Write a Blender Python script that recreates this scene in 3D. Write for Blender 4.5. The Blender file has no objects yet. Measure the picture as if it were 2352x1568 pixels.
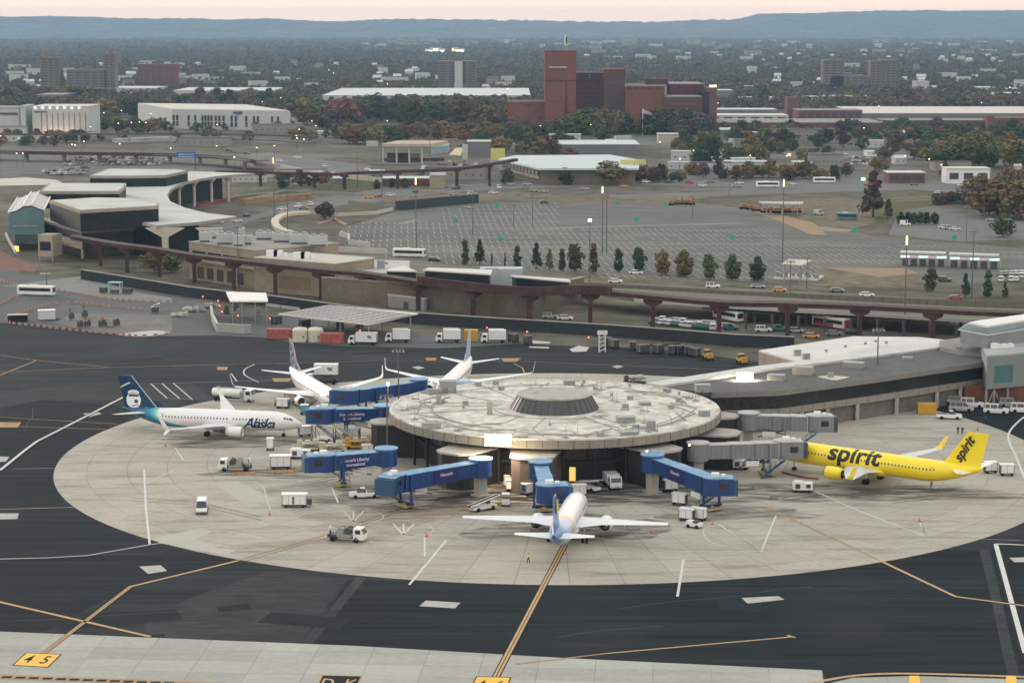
import bpy, bmesh, math, random
import numpy as np
from mathutils import Vector, Matrix
random.seed(7); np.random.seed(7)
SC = bpy.context.scene
COL = SC.collection
# ------------------------------------------------------------ camera
H = 84.0; FOC = 4770.0; W_ = 2352.0; H_ = 1568.0; YH = 60.0
PITCH = math.atan((H_/2-YH)/FOC)
cam = bpy.data.cameras.new("camera"); cam.sensor_width = 36.0; cam.lens = FOC/W_*36.0
cam.clip_start = 1.0; cam.clip_end = 60000.0
camo = bpy.data.objects.new("camera", cam); COL.objects.link(camo)
camo.location = (0, 0, H); camo.rotation_euler = (math.pi/2-PITCH, 0, 0)
SC.camera = camo
# ------------------------------------------------------------ world (dusk sky: soft peach horizon, cool overhead)
HAZE = 5.6e-5
SUN_EL, SUN_AZ = math.radians(9.0), math.radians(-38.0)
world = bpy.data.worlds.new("World"); SC.world = world; world.use_nodes = True
nt = world.node_tree; nt.nodes.clear()
def N(tree, typ, **kw):
    n = tree.nodes.new(typ)
    for k, v in kw.items():
        if k.startswith('i_'):
            n.inputs[int(k[2:]) if k[2:].isdigit() else k[2:]].default_value = v
        else: setattr(n, k, v)
    return n
tc = N(nt, 'ShaderNodeTexCoord'); sep = N(nt, 'ShaderNodeSeparateXYZ'); nt.links.new(tc.outputs['Generated'], sep.inputs[0])
mp = N(nt, 'ShaderNodeMapping'); mp.inputs['Scale'].default_value = (1.5, 1.5, 26.0); nt.links.new(tc.outputs['Generated'], mp.inputs[0])
nz = N(nt, 'ShaderNodeTexNoise'); nz.inputs['Scale'].default_value = 2.2; nz.inputs['Detail'].default_value = 4.0
nt.links.new(mp.outputs[0], nz.inputs[0])
ma = N(nt, 'ShaderNodeMath', operation='MULTIPLY_ADD'); ma.inputs[1].default_value = 0.035; nt.links.new(nz.outputs[0], ma.inputs[0])
nt.links.new(sep.outputs[2], ma.inputs[2])
rp = N(nt, 'ShaderNodeValToRGB'); nt.links.new(ma.outputs[0], rp.inputs[0])
cr = rp.color_ramp
SKY = [(0.0, (1.32, 0.92, 0.65)), (0.028, (1.24, 0.81, 0.61)), (0.07, (0.98, 0.73, 0.59)), (0.25, (0.92, 0.83, 0.75)), (0.55, (0.83, 0.82, 0.77)), (1.0, (0.75, 0.77, 0.75))]
while len(cr.elements) < len(SKY): cr.elements.new(0.5)
for e, (p, c) in zip(cr.elements, SKY): e.position = p; e.color = (*c, 1)
st = N(nt, 'ShaderNodeTexSky'); st.sky_type = 'NISHITA'; st.sun_disc = False
st.sun_elevation = SUN_EL; st.sun_rotation = SUN_AZ
add = N(nt, 'ShaderNodeMixRGB', blend_type='ADD'); add.inputs[0].default_value = 0.006
nt.links.new(rp.outputs[0], add.inputs[1]); nt.links.new(st.outputs[0], add.inputs[2])
bg = N(nt, 'ShaderNodeBackground'); bg.inputs[1].default_value = 1.0; nt.links.new(add.outputs[0], bg.inputs[0])
ow = N(nt, 'ShaderNodeOutputWorld'); nt.links.new(bg.outputs[0], ow.inputs[0])
sun = bpy.data.lights.new("sun", 'SUN'); sun.energy = 1.15; sun.angle = math.radians(12); sun.color = (1.0, 0.86, 0.74)
suno = bpy.data.objects.new("sun", sun); COL.objects.link(suno)
d = Vector((math.sin(SUN_AZ)*math.cos(SUN_EL), math.cos(SUN_AZ)*math.cos(SUN_EL), math.sin(SUN_EL)))
suno.rotation_euler = d.to_track_quat('Z', 'Y').to_euler()
SC.view_settings.view_transform = 'Standard'; SC.view_settings.look = 'None'
SC.view_settings.exposure = 0.55; SC.view_settings.gamma = 1.0; SC.view_settings.use_curve_mapping = False
SC.render.engine = 'CYCLES'
cy = SC.cycles; cy.use_denoising = True; cy.max_bounces = 5; cy.diffuse_bounces = 2; cy.glossy_bounces = 2
cy.transmission_bounces = 3; cy.volume_bounces = 0; cy.transparent_max_bounces = 6
cy.caustics_reflective = False; cy.caustics_refractive = False; cy.sample_clamp_indirect = 4.0
try: cy.denoiser = 'OPENIMAGEDENOISE'
except Exception: pass
# ------------------------------------------------------------ pixel -> place helpers (D = 2352x1568 picture units)
cP, sP = math.cos(PITCH), math.sin(PITCH)
REG = dict(D=None, U1=(0,0,2.767), U2=(830,0,2.767), U3=(1650,0,2.767), M1=(0,380,2.767), M2=(830,380,2.767), M3=(1650,380,2.767),
 A1=(0,800,3.36), A2=(500,800,3.36), A3=(900,800,2.6133), A4=(1650,750,2.767), B1=(0,1150,2.767), B2=(830,1100,2.766), B3=(1650,1100,2.766),
 K1=(750,900,4.9), K2=(1200,1080,5.808), K3=(1560,1060,5.88), K4=(470,980,7.127), K6=(2230,750,5.226), K7=(600,700,5.113), K8=(1040,780,5.113),
 N1=(0,400,6.533), N2=(300,480,5.88), N3=(0,640,5.6), N4=(400,690,7.35), N5=(600,560,5.88), N7=(680,400,5.6), N8=(930,900,5.88),
 F1=(900,320,3.5636), F2=(1680,280,4.704), F3=(2080,280,5.6), F4=(1780,1020,5.88), F6=(1600,620,4.704), F7=(60,240,3.36), F8=(1220,80,4.2))
def q(reg, x, y):
    r = REG[reg]
    if r is None: return x, y
    return (r[0]+x/r[2])*0.9408, (r[1]+y/r[2])*0.9408
def G(reg, x, y, z=0.0):
    """point where the sight line through a picture point meets height z"""
    x, y = q(reg, x, y); v = H_/2-y
    t = (H-z)/(FOC*sP-v*cP)
    return Vector((t*(x-W_/2), t*(FOC*cP+v*sP), z))
def GP(reg, pts, z=0.0): return [G(reg, a, b, z) for a, b in pts]
def ZAT(reg, y, Y):
    """height at depth Y of a thing whose image row is y"""
    _, y = q(reg, 0, y); v = H_/2-y
    return H-Y*(FOC*sP-v*cP)/(FOC*cP+v*sP)
def XAT(reg, x, y, Y):
    x, y = q(reg, x, y); v = H_/2-y
    return (x-W_/2)*Y/(FOC*cP+v*sP)
def spx(Y): return 4720.0/Y   # picture units per metre
# ------------------------------------------------------------ materials
MATS = {}
def mat(name, col, rough=0.7, var=0.12, scale=0.5, metal=0.0, emit=None, es=1.0, stretch=None, var2=0.0, scale2=6.0, rnd=0.0, spec=0.5, col2=None, coat=0.0, dirt=None):
    if name in MATS: return MATS[name]
    if rough >= .8: spec = min(spec, .06)
    m = bpy.data.materials.new(name); m.use_nodes = True; t = m.node_tree
    b = t.nodes['Principled BSDF']; b.inputs['Roughness'].default_value = rough; b.inputs['Metallic'].default_value = metal
    b.inputs['Specular IOR Level'].default_value = spec; b.inputs['Coat Weight'].default_value = coat
    L = t.links.new
    tc = N(t, 'ShaderNodeTexCoord'); src = tc.outputs['Object']
    if stretch:
        mp = N(t, 'ShaderNodeMapping'); mp.inputs['Scale'].default_value = stretch; L(src, mp.inputs[0]); src = mp.outputs[0]
    n1 = N(t, 'ShaderNodeTexNoise'); n1.inputs['Scale'].default_value = scale; n1.inputs['Detail'].default_value = 6.0; n1.inputs['Roughness'].default_value = 0.62; L(src, n1.inputs[0])
    mr = N(t, 'ShaderNodeMapRange'); mr.inputs[1].default_value = 0.28; mr.inputs[2].default_value = 0.72; L(n1.outputs[0], mr.inputs[0])
    mx = N(t, 'ShaderNodeMixRGB'); L(mr.outputs[0], mx.inputs[0])
    c2 = col2 or tuple(c*(1+var) for c in col); c1 = tuple(c*(1-var) for c in col) if not col2 else col
    mx.inputs[1].default_value = (*c1, 1); mx.inputs[2].default_value = (*c2, 1)
    out = mx.outputs[0]
    if var2 > 0:
        n2 = N(t, 'ShaderNodeTexNoise'); n2.inputs['Scale'].default_value = scale2; n2.inputs['Detail'].default_value = 3.0; L(src, n2.inputs[0])
        m2 = N(t, 'ShaderNodeMapRange'); m2.inputs[1].default_value = 0.3; m2.inputs[2].default_value = 0.7; m2.inputs[3].default_value = 1-var2; m2.inputs[4].default_value = 1+var2; L(n2.outputs[0], m2.inputs[0])
        mm = N(t, 'ShaderNodeMixRGB', blend_type='MULTIPLY'); mm.inputs[0].default_value = 1; L(out, mm.inputs[1]); L(m2.outputs[0], mm.inputs[2]); out = mm.outputs[0]
    if dirt:
        n3 = N(t, 'ShaderNodeTexNoise'); n3.inputs['Scale'].default_value = dirt[1]; n3.inputs['Detail'].default_value = 5.0; L(tc.outputs['Object'], n3.inputs[0])
        m3 = N(t, 'ShaderNodeMapRange'); m3.inputs[1].default_value = 0.52; m3.inputs[2].default_value = 0.72; m3.inputs[4].default_value = dirt[2]; L(n3.outputs[0], m3.inputs[0])
        mm = N(t, 'ShaderNodeMixRGB'); L(m3.outputs[0], mm.inputs[0]); L(out, mm.inputs[1]); mm.inputs[2].default_value = (*dirt[0], 1); out = mm.outputs[0]
    if rnd > 0:
        oi = N(t, 'ShaderNodeObjectInfo'); hs = N(t, 'ShaderNodeHueSaturation')
        m3 = N(t, 'ShaderNodeMapRange'); m3.inputs[3].default_value = 1-rnd; m3.inputs[4].default_value = 1+rnd; L(oi.outputs['Random'], m3.inputs[0]); L(m3.outputs[0], hs.inputs['Value'])
        m4 = N(t, 'ShaderNodeMapRange'); m4.inputs[3].default_value = 0.5-rnd*0.10; m4.inputs[4].default_value = 0.5+rnd*0.06
        wn = N(t, 'ShaderNodeTexWhiteNoise'); wn.noise_dimensions = '1D'; L(oi.outputs['Random'], wn.inputs['W']); L(wn.outputs[0], m4.inputs[0]); L(m4.outputs[0], hs.inputs['Hue'])
        L(out, hs.inputs['Color']); out = hs.outputs[0]
    L(out, b.inputs['Base Color'])
    if emit:
        b.inputs['Emission Color'].default_value = (*emit, 1); b.inputs['Emission Strength'].default_value = es
    MATS[name] = m; return m
# ------------------------------------------------------------ mesh builder
class MB:
    def __init__(s): s.v = []; s.f = []; s.m = []
    def add(s, vs, fs, mi=0):
        o = len(s.v); s.v.extend([tuple(v) for v in vs]); s.f.extend([tuple(i+o for i in f) for f in fs]); s.m.extend([mi]*len(fs)); return s
    def merge(s, other, mi=0):
        o = len(s.v); s.v.extend(other.v); s.f.extend([tuple(i+o for i in f) for f in other.f]); s.m.extend([x+mi for x in other.m]); return s
    def box(s, c, d, rz=0.0, mi=0, taper=1.0):
        cx, cy_, cz = c; a, b, h = d[0]/2, d[1]/2, d[2]; ca, sa = math.cos(rz), math.sin(rz); vs = []
        for z, k in ((0, 1.0), (h, taper)):
            for x, y in ((-a, -b), (a, -b), (a, b), (-a, b)):
                x *= k; y *= k; vs.append((cx+x*ca-y*sa, cy_+x*sa+y*ca, cz+z))
        return s.add(vs, [(0,3,2,1),(4,5,6,7),(0,1,5,4),(1,2,6,5),(2,3,7,6),(3,0,4,7)], mi)
    def prism(s, poly, z0, z1, mi=0, mtop=None, top=None):
        p = [(a[0], a[1]) for a in poly]; n = len(p)
        A = sum(p[i][0]*p[(i+1)%n][1]-p[(i+1)%n][0]*p[i][1] for i in range(n))
        rev = A < 0
        tp = [(a[0], a[1]) for a in top] if top else p
        if rev: p = p[::-1]; tp = tp[::-1]
        g = lambda z, i: z[i] if isinstance(z, (list, tuple)) else z
        idx = list(range(n))[::-1] if rev else list(range(n))
        vs = [(a[0], a[1], g(z0, idx[i])) for i, a in enumerate(p)]+[(a[0], a[1], g(z1, idx[i])) for i, a in enumerate(tp)]
        s.add(vs, [tuple(range(n))[::-1]]+[(i, (i+1)%n, n+(i+1)%n, n+i) for i in range(n)], mi)
        o = len(s.v)-2*n
        s.f.append(tuple(o+n+i for i in range(n))); s.m.append(mi if mtop is None else mtop); return s
    def flat(s, poly, z, mi=0):
        p = [(a[0], a[1], z) for a in poly]; n = len(p)
        A = sum(p[i][0]*p[(i+1)%n][1]-p[(i+1)%n][0]*p[i][1] for i in range(n))
        if A < 0: p = p[::-1]
        return s.add(p, [tuple(range(n))], mi)
    def cyl(s, p, q_, r0, r1=None, n=10, mi=0, cap=True):
        p = Vector(p); q_ = Vector(q_); r1 = r0 if r1 is None else r1; ax = (q_-p).normalized()
        u = ax.orthogonal().normalized(); w = ax.cross(u)
        vs = [p+(u*math.cos(2*math.pi*i/n)+w*math.sin(2*math.pi*i/n))*r0 for i in range(n)]+[q_+(u*math.cos(2*math.pi*i/n)+w*math.sin(2*math.pi*i/n))*r1 for i in range(n)]
        fs = [(i, (i+1)%n, n+(i+1)%n, n+i) for i in range(n)]
        if cap: fs += [tuple(range(n))[::-1], tuple(range(n, 2*n))]
        return s.add(vs, fs, mi)
    def swept(s, p, q_, w, h, mi=0, w2=None, h2=None):
        """box with upright sides whose bottom centre runs p -> q"""
        p = Vector(p); q_ = Vector(q_); e = Vector((q_.x-p.x, q_.y-p.y, 0)).normalized(); sd = Vector((-e.y, e.x, 0))
        w2 = w2 or w; h2 = h2 or h; Z = Vector((0, 0, 1))
        vs = [p-sd*w/2, p+sd*w/2, p+sd*w/2+Z*h, p-sd*w/2+Z*h, q_-sd*w2/2, q_+sd*w2/2, q_+sd*w2/2+Z*h2, q_-sd*w2/2+Z*h2]
        return s.add(vs, [(0,1,2,3),(7,6,5,4),(0,4,5,1),(2,6,7,3),(1,5,6,2),(0,3,7,4)], mi)
    def path(s, pts, w, h, mi=0):
        """mitred box beam along 3-D points (bottom centres)"""
        P = [Vector(p) for p in pts]; n = len(P); vs = []
        for i in range(n):
            a = P[max(i-1, 0)]; b = P[min(i+1, n-1)]; e = Vector((b.x-a.x, b.y-a.y, 0)).normalized(); sd = Vector((-e.y, e.x, 0))*w/2; Z = Vector((0, 0, h))
            vs += [P[i]-sd, P[i]+sd, P[i]+sd+Z, P[i]-sd+Z]
        fs = [(0,1,2,3), tuple(4*(n-1)+k for k in (3,2,1,0))]
        for i in range(n-1):
            o = 4*i
            for k in range(4): fs.append((o+k, o+4+k, o+4+(k+1)%4, o+(k+1)%4))
        return s.add(vs, fs, mi)
    def ribbon(s, pts, w, z, mi=0):
        P = [Vector((p[0], p[1], 0)) for p in pts]; n = len(P); vs = []
        for i in range(n):
            a = P[max(i-1, 0)]; b = P[min(i+1, n-1)]; e = (b-a).normalized(); sd = Vector((-e.y, e.x, 0))*w/2
            vs += [(P[i].x-sd.x, P[i].y-sd.y, z), (P[i].x+sd.x, P[i].y+sd.y, z)]
        return s.add(vs, [(2*i, 2*i+2, 2*i+3, 2*i+1) for i in range(n-1)], mi)
    def loft(s, rings, mi=0, cap=True, closed=True):
        n = len(rings[0]); vs = [v for r in rings for v in r]; fs = []
        for i in range(len(rings)-1):
            for k in range(n if closed else n-1):
                fs.append((i*n+k, i*n+(k+1)%n, (i+1)*n+(k+1)%n, (i+1)*n+k))
        if cap: fs += [tuple(range(n))[::-1], tuple((len(rings)-1)*n+k for k in range(n))]
        return s.add(vs, fs, mi)
    def xform(s, M):
        s.v = [tuple(M @ Vector(v)) for v in s.v]; return s
    def build(s, name, mats, parent=None, org=None, smooth=False):
        me = bpy.data.meshes.new(name)
        vs = s.v
        if parent is not None and org is None:
            p = parent; ox = Vector((0, 0, 0))
            while p is not None: ox += p.location; p = p.parent
            r_ = parent
            while r_.parent is not None: r_ = r_.parent
            org = ox if r_.get('_w') else None
        if org is not None: vs = [(v[0]-org[0], v[1]-org[1], v[2]-org[2]) for v in vs]
        me.from_pydata(vs, [], s.f)
        if not isinstance(mats, (list, tuple)): mats = [mats]
        for m in mats: me.materials.append(m)
        if len(mats) > 1: me.polygons.foreach_set('material_index', s.m)
        if smooth: me.polygons.foreach_set('use_smooth', [True]*len(s.f))
        me.update()
        o = bpy.data.objects.new(name, me); COL.objects.link(o)
        if parent is not None: o.parent = parent
        return o
def tag(o, label=None, cat=None, group=None, kind=None):
    if label: o['label'] = label
    if cat: o['category'] = cat
    if group: o['group'] = group
    if kind: o['kind'] = kind
    return o
def T(name, label, cat, loc=(0, 0, 0), rz=0.0, group=None, world_=False):
    o = bpy.data.objects.new(name, None); COL.objects.link(o); o.location = loc; o.rotation_euler = (0, 0, rz); o.empty_display_size = 0.5
    if world_: o['_w'] = 1
    return tag(o, label, cat, group)
def TW(name, label, cat, loc, group=None): return T(name, label, cat, loc, 0.0, group, True)
def copy_tree(o, parent=None):
    c = o.copy(); COL.objects.link(c); c.parent = parent
    for ch in list(o.children): copy_tree(ch, c)
    return c
def struct(name, mb, m, kind='structure'): return tag(mb.build(name, m), kind=kind)
# ------------------------------------------------------------ ground materials
def line_node(t, val, period, width):
    """1 on joint lines that repeat every `period`"""
    L = t.links.new
    a = N(t, 'ShaderNodeMath', operation='DIVIDE'); L(val, a.inputs[0]); a.inputs[1].default_value = period
    f = N(t, 'ShaderNodeMath', operation='FRACT'); L(a.outputs[0], f.inputs[0])
    c = N(t, 'ShaderNodeMath', operation='LESS_THAN'); L(f.outputs[0], c.inputs[0])
    if isinstance(width, float): c.inputs[1].default_value = width/period
    else: L(width, c.inputs[1])
    return c.outputs[0]
def concrete(name, col, polar=False, per=(7.6, 7.6), jd=0.80, streak=(0.02, 0.12, 1.0), rot=0.0, stains=0.25, patch=0.10):
    m = mat(name, col, rough=0.85, var=0.07, scale=0.05, var2=0.06, scale2=0.9, spec=0.3); t = m.node_tree; L = t.links.new
    b = t.nodes['Principled BSDF']; src = b.inputs['Base Color'].links[0].from_socket
    tc = N(t, 'ShaderNodeTexCoord'); mp = N(t, 'ShaderNodeMapping'); mp.inputs['Rotation'].default_value = (0, 0, rot); L(tc.outputs['Object'], mp.inputs[0])
    sp = N(t, 'ShaderNodeSeparateXYZ'); L(mp.outputs[0], sp.inputs[0])
    if polar:
        ln = N(t, 'ShaderNodeVectorMath', operation='LENGTH'); L(mp.outputs[0], ln.inputs[0])
        at = N(t, 'ShaderNodeMath', operation='ARCTAN2'); L(sp.outputs[1], at.inputs[0]); L(sp.outputs[0], at.inputs[1])
        l1 = line_node(t, ln.outputs['Value'], per[0], 0.16)
        w = N(t, 'ShaderNodeMath', operation='DIVIDE'); w.inputs[0].default_value = 0.16/(2*math.pi/72); L(ln.outputs['Value'], w.inputs[1])
        l2 = line_node(t, at.outputs[0], 2*math.pi/72, w.outputs[0])
        u, v = ln.outputs['Value'], at.outputs[0]; pv = 2*math.pi/72
    else:
        l1 = line_node(t, sp.outputs[0], per[0], 0.12); l2 = line_node(t, sp.outputs[1], per[1], 0.12); u, v = sp.outputs[0], sp.outputs[1]; pv = per[1]
    # slab to slab tone
    fl = []
    for s_, p_ in ((u, per[0]), (v, pv)):
        a = N(t, 'ShaderNodeMath', operation='DIVIDE'); L(s_, a.inputs[0]); a.inputs[1].default_value = p_
        f = N(t, 'ShaderNodeMath', operation='FLOOR'); L(a.outputs[0], f.inputs[0]); fl.append(f.outputs[0])
    cb = N(t, 'ShaderNodeCombineXYZ'); L(fl[0], cb.inputs[0]); L(fl[1], cb.inputs[1])
    wn = N(t, 'ShaderNodeTexWhiteNoise'); wn.noise_dimensions = '2D'; L(cb.outputs[0], wn.inputs['Vector'])
    mr = N(t, 'ShaderNodeMapRange'); mr.inputs[3].default_value = 1-patch; mr.inputs[4].default_value = 1+patch*0.6; L(wn.outputs[0], mr.inputs[0])
    m1 = N(t, 'ShaderNodeMixRGB', blend_type='MULTIPLY'); m1.inputs[0].default_value = 1; L(src, m1.inputs[1]); L(mr.outputs[0], m1.inputs[2])
    mxl = N(t, 'ShaderNodeMath', operation='MAXIMUM'); L(l1, mxl.inputs[0]); L(l2, mxl.inputs[1])
    nn = N(t, 'ShaderNodeTexNoise'); nn.inputs['Scale'].default_value = 0.06; L(tc.outputs['Object'], nn.inputs[0])
    m0 = N(t, 'ShaderNodeMath', operation='MULTIPLY'); L(mxl.outputs[0], m0.inputs[0]); L(nn.outputs[0], m0.inputs[1])
    m2 = N(t, 'ShaderNodeMixRGB'); L(m0.outputs[0], m2.inputs[0]); L(m1.outputs[0], m2.inputs[1]); m2.inputs[2].default_value = (*[c*(1-jd) for c in col], 1)
    # tyre and oil streaks
    ms = N(t, 'ShaderNodeMapping'); ms.inputs['Scale'].default_value = streak; ms.inputs['Rotation'].default_value = (0, 0, 0.15); L(tc.outputs['Object'], ms.inputs[0])
    ns = N(t, 'ShaderNodeTexNoise'); ns.inputs['Scale'].default_value = 1.0; ns.inputs['Detail'].default_value = 7.0; ns.inputs['Roughness'].default_value = 0.7; L(ms.outputs[0], ns.inputs[0])
    mq = N(t, 'ShaderNodeMapRange'); mq.inputs[1].default_value = 0.5; mq.inputs[2].default_value = 0.78; mq.inputs[4].default_value = stains; L(ns.outputs[0], mq.inputs[0])
    m4 = N(t, 'ShaderNodeMixRGB'); L(mq.outputs[0], m4.inputs[0]); L(m2.outputs[0], m4.inputs[1]); m4.inputs[2].default_value = (0.10, 0.095, 0.085, 1)
    L(m4.outputs[0], b.inputs['Base Color']); return m
mA = concrete('apron_concrete', (0.395, 0.37, 0.32), True, stains=0.75, streak=(0.05, 0.25, 1.0), jd=0.55, patch=0.06)
mS = concrete('taxiway_concrete', (0.37, 0.37, 0.34), False, (7.6, 5.0), 0.5, (0.02, 0.10, 1), 0.07, 0.35)
mTar = mat('tarmac', (0.027, 0.032, 0.037), 0.92, 0.22, 0.03, var2=0.30, scale2=0.25, spec=0.2, stretch=(0.12, 2.0, 1), dirt=((.07, .072, .07), .035, .35))
mTar2 = mat('tarmac_fresh', (0.016, 0.021, 0.025), 0.92, 0.2, 0.05, var2=0.35, scale2=0.45, spec=0.2, stretch=(0.05, 1.6, 1), dirt=((.045, .048, .05), .05, .3))
mTar3 = mat('tarmac_worn', (0.040, 0.044, 0.046), 0.92, 0.25, 0.04, var2=0.22, scale2=0.7, spec=0.2, stretch=(.3, 1.2, 1), dirt=((.075, .072, .065), .06, .5))
mRd = mat('road_asphalt', (0.16, 0.16, 0.155), 0.9, 0.12, 0.02, var2=0.08, scale2=0.4, spec=0.3)
mRd2 = mat('service_asphalt', (0.115, 0.118, 0.122), 0.9, 0.15, 0.04, var2=0.10, scale2=0.7, spec=0.3)
mLot = mat('lot_asphalt', (0.135, 0.137, 0.13), 0.9, 0.16, 0.012, var2=0.14, scale2=0.12, spec=0.2, stretch=(.5, 1, 1), dirt=((.20, .185, .155), .02, .8))
mBrn = mat('tired_roadway', (0.16, 0.15, 0.125), 0.9, 0.12, 0.03, var2=0.08, scale2=0.4, spec=0.3)
mGnd = mat('open_ground', (0.075, 0.075, 0.055), 0.95, 0.1, 0.012, col2=(0.14, 0.125, 0.10), var2=0.35, scale2=0.10, spec=0.1, dirt=((.19, .185, .175), .018, .8))
mDry = mat('dry_grass', (0.115, 0.105, 0.078), 0.95, 0.1, 0.03, col2=(0.19, 0.16, 0.115), var2=0.3, scale2=0.2, spec=0.1)
mGrs = mat('green_grass', (0.06, 0.075, 0.035), 0.95, 0.1, 0.03, col2=(0.12, 0.115, 0.06), var2=0.15, scale2=0.3, spec=0.1)
mDirt = mat('bare_dirt', (0.26, 0.19, 0.13), 0.95, 0.1, 0.05, col2=(0.33, 0.24, 0.17), spec=0.1)
mYel = mat('yellow_paint', (0.50, 0.30, 0.105), 0.7, 0.18, 0.4, col2=(0.36, 0.255, 0.14), var2=0.2, scale2=2)
mYB = mat('yellow_paint_fresh', (0.78, 0.44, 0.06), 0.7, 0.06, 0.4)
mOr = mat('faded_orange_paint', (0.36, 0.24, 0.14), 0.8, 0.2, 0.5)
mWh = mat('white_paint', (0.54, 0.54, 0.53), 0.7, 0.12, 0.5, var2=0.12, scale2=3)
mWf = mat('worn_white_paint', (0.46, 0.46, 0.45), 0.8, 0.1, 0.5)
mWg = mat('greyed_white_paint', (0.30, 0.30, 0.30), 0.8, 0.1, 0.5)
mBk = mat('black_paint', (0.02, 0.02, 0.022), 0.8, 0.1, 1)
mCon = mat('plain_concrete', (0.36, 0.35, 0.33), 0.85, 0.12, 0.3, var2=0.08, scale2=3)
mPale = mat('pale_slab', (0.45, 0.45, 0.44), 0.85, 0.1, 0.2, var2=0.1, scale2=2)
mKerb = mat('kerb_stone', (0.44, 0.43, 0.40), 0.85, 0.1, 0.3)
# ------------------------------------------------------------ ground, tarmac, apron
g = MB(); xs = [-14000, -5000, -2000, -800, 800, 2000, 5000, 14000]; ys = [-400, 200, 900, 2500, 6000, 12000, 20000]
for i in range(len(xs)-1):
    for j in range(len(ys)-1): g.flat([(xs[i], ys[j]), (xs[i+1], ys[j]), (xs[i+1], ys[j+1]), (xs[i], ys[j+1])], 0)
struct('ground', g, mGnd)
tm = MB(); tm.flat([(-260, 150), (260, 150)]+[(v.x, v.y) for v in GP('D', [(2650, 1000), (2352, 930), (1900, 850), (1500, 800), (1180, 790), (1000, 800), (800, 795), (660, 785), (600, 775), (500, 770), (380, 772), (240, 762), (60, 744), (0, 742), (-200, 735)])], 0.02)
struct('tarmac', tm, mTar)
sr = MB(); sr.flat(GP('D', [(-250, 745), (-250, 560), (0, 600), (60, 632), (190, 640), (550, 712), (900, 765), (1300, 800), (1740, 850), (1740, 870), (1180, 800), (1000, 803), (800, 797), (660, 787), (600, 777), (500, 772), (380, 774), (240, 764), (60, 746), (0, 744)]), 0.012)
struct('service_road', sr, mRd2)
AC = Vector((8.7, 404.0, 0)); AR = 97.4
ap = MB(); ap.flat([(AR*math.cos(a), AR*math.sin(a)) for a in np.linspace(0, 2*math.pi, 181)[:-1]], 0)
apo = struct('apron', ap, mA); apo.location = (AC.x, AC.y, 0.05)
fr = MB(); fr.flat(GP('D', [(800, 1330), (700, 1478), (1888, 1538), (1900, 1556), (2318, 1552), (2300, 1450), (2258, 1262), (2150, 1262), (1900, 1305), (1500, 1340), (1200, 1343), (1000, 1338)]), 0.026)
fr.flat(GP('D', [(2275, 1262), (2500, 1190), (2500, 1556), (2345, 1556), (2310, 1420)]), 0.026)
fr.flat(GP('D', [(-40, 948), (96, 918), (330, 935), (280, 975), (160, 1050), (122, 1100), (150, 1160), (350, 1250), (545, 1290), (300, 1345), (100, 1450), (-60, 1450)]), 0.026)
fr.flat(GP('D', [(2070, 985), (2100, 962), (2230, 900), (2420, 930), (2450, 1060), (2352, 1042), (2210, 967)]), 0.026)
struct('tarmac_overlay', fr, mTar2)
wn_ = MB(); wn_.flat(GP('D', [(790, 1330), (690, 1476), (350, 1462), (330, 1440), (350, 1410), (470, 1360), (620, 1310)]), 0.024)
wn_.ribbon(GP('D', [(830, 1325), (706, 1476)]), 1.6, 0.03); wn_.ribbon(GP('D', [(2260, 1262), (2285, 1360), (2320, 1520), (2335, 1568)]), 1.5, 0.03)
wn_.flat(GP('D', [(-60, 948), (96, 918), (500, 920), (440, 880), (200, 880), (0, 900)]), 0.023)
struct('tarmac_patches', wn_, mTar3)
tx = MB(); tx.flat([(-200, 150)]+[(v.x, v.y) for v in GP('D', [(-700, 1418), (0, 1450), (800, 1482), (1300, 1511), (1888, 1539), (1892, 1568), (1905, 1640)])]+[(60, 150)], 0.04)
tx.flat(GP('D', [(1890, 1572), (1960, 1556), (2100, 1552), (2352, 1560), (2500, 1562), (2500, 1640), (1890, 1640)]), 0.044)
struct('taxiway', tx, mS)
lp = MB()
for p in ([(345, 1237), (460, 1213), (486, 1221), (440, 1243), (560, 1258), (515, 1274), (370, 1248)], [(490, 1110), (545, 1105), (640, 1150), (560, 1155)]): lp.flat(GP('D', p), 0.056)
struct('new_concrete_slabs', lp, mat('new_concrete', (0.42, 0.40, 0.36), 0.85, 0.05, 0.2))
mh = MB()
for p in ([(320, 1301), (369, 1298), (384, 1311), (340, 1318)], [(963, 1392), (978, 1379), (1058, 1384), (1045, 1397)], [(1703, 1373), (1788, 1369), (1802, 1377), (1717, 1386)], [(-10, 1179), (43, 1179), (40, 1192), (-10, 1193)], [(-10, 1048), (22, 1049), (14, 1060), (-10, 1062)],
          [(2318, 1281), (2420, 1278), (2420, 1290), (2330, 1291)], [(190, 950), (222, 946), (234, 950), (205, 958)], [(946, 843), (962, 841), (976, 845), (960, 849)], [(1405, 842), (1420, 839), (1433, 842), (1418, 846)], [(470, 842), (470, 842.5), (470, 843)]): mh.flat(GP('D', p), 0.06)
struct('drain_slabs', mh, mat('drain_slab', (0.40, 0.39, 0.375), 0.85, 0.15, 0.6))
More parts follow.
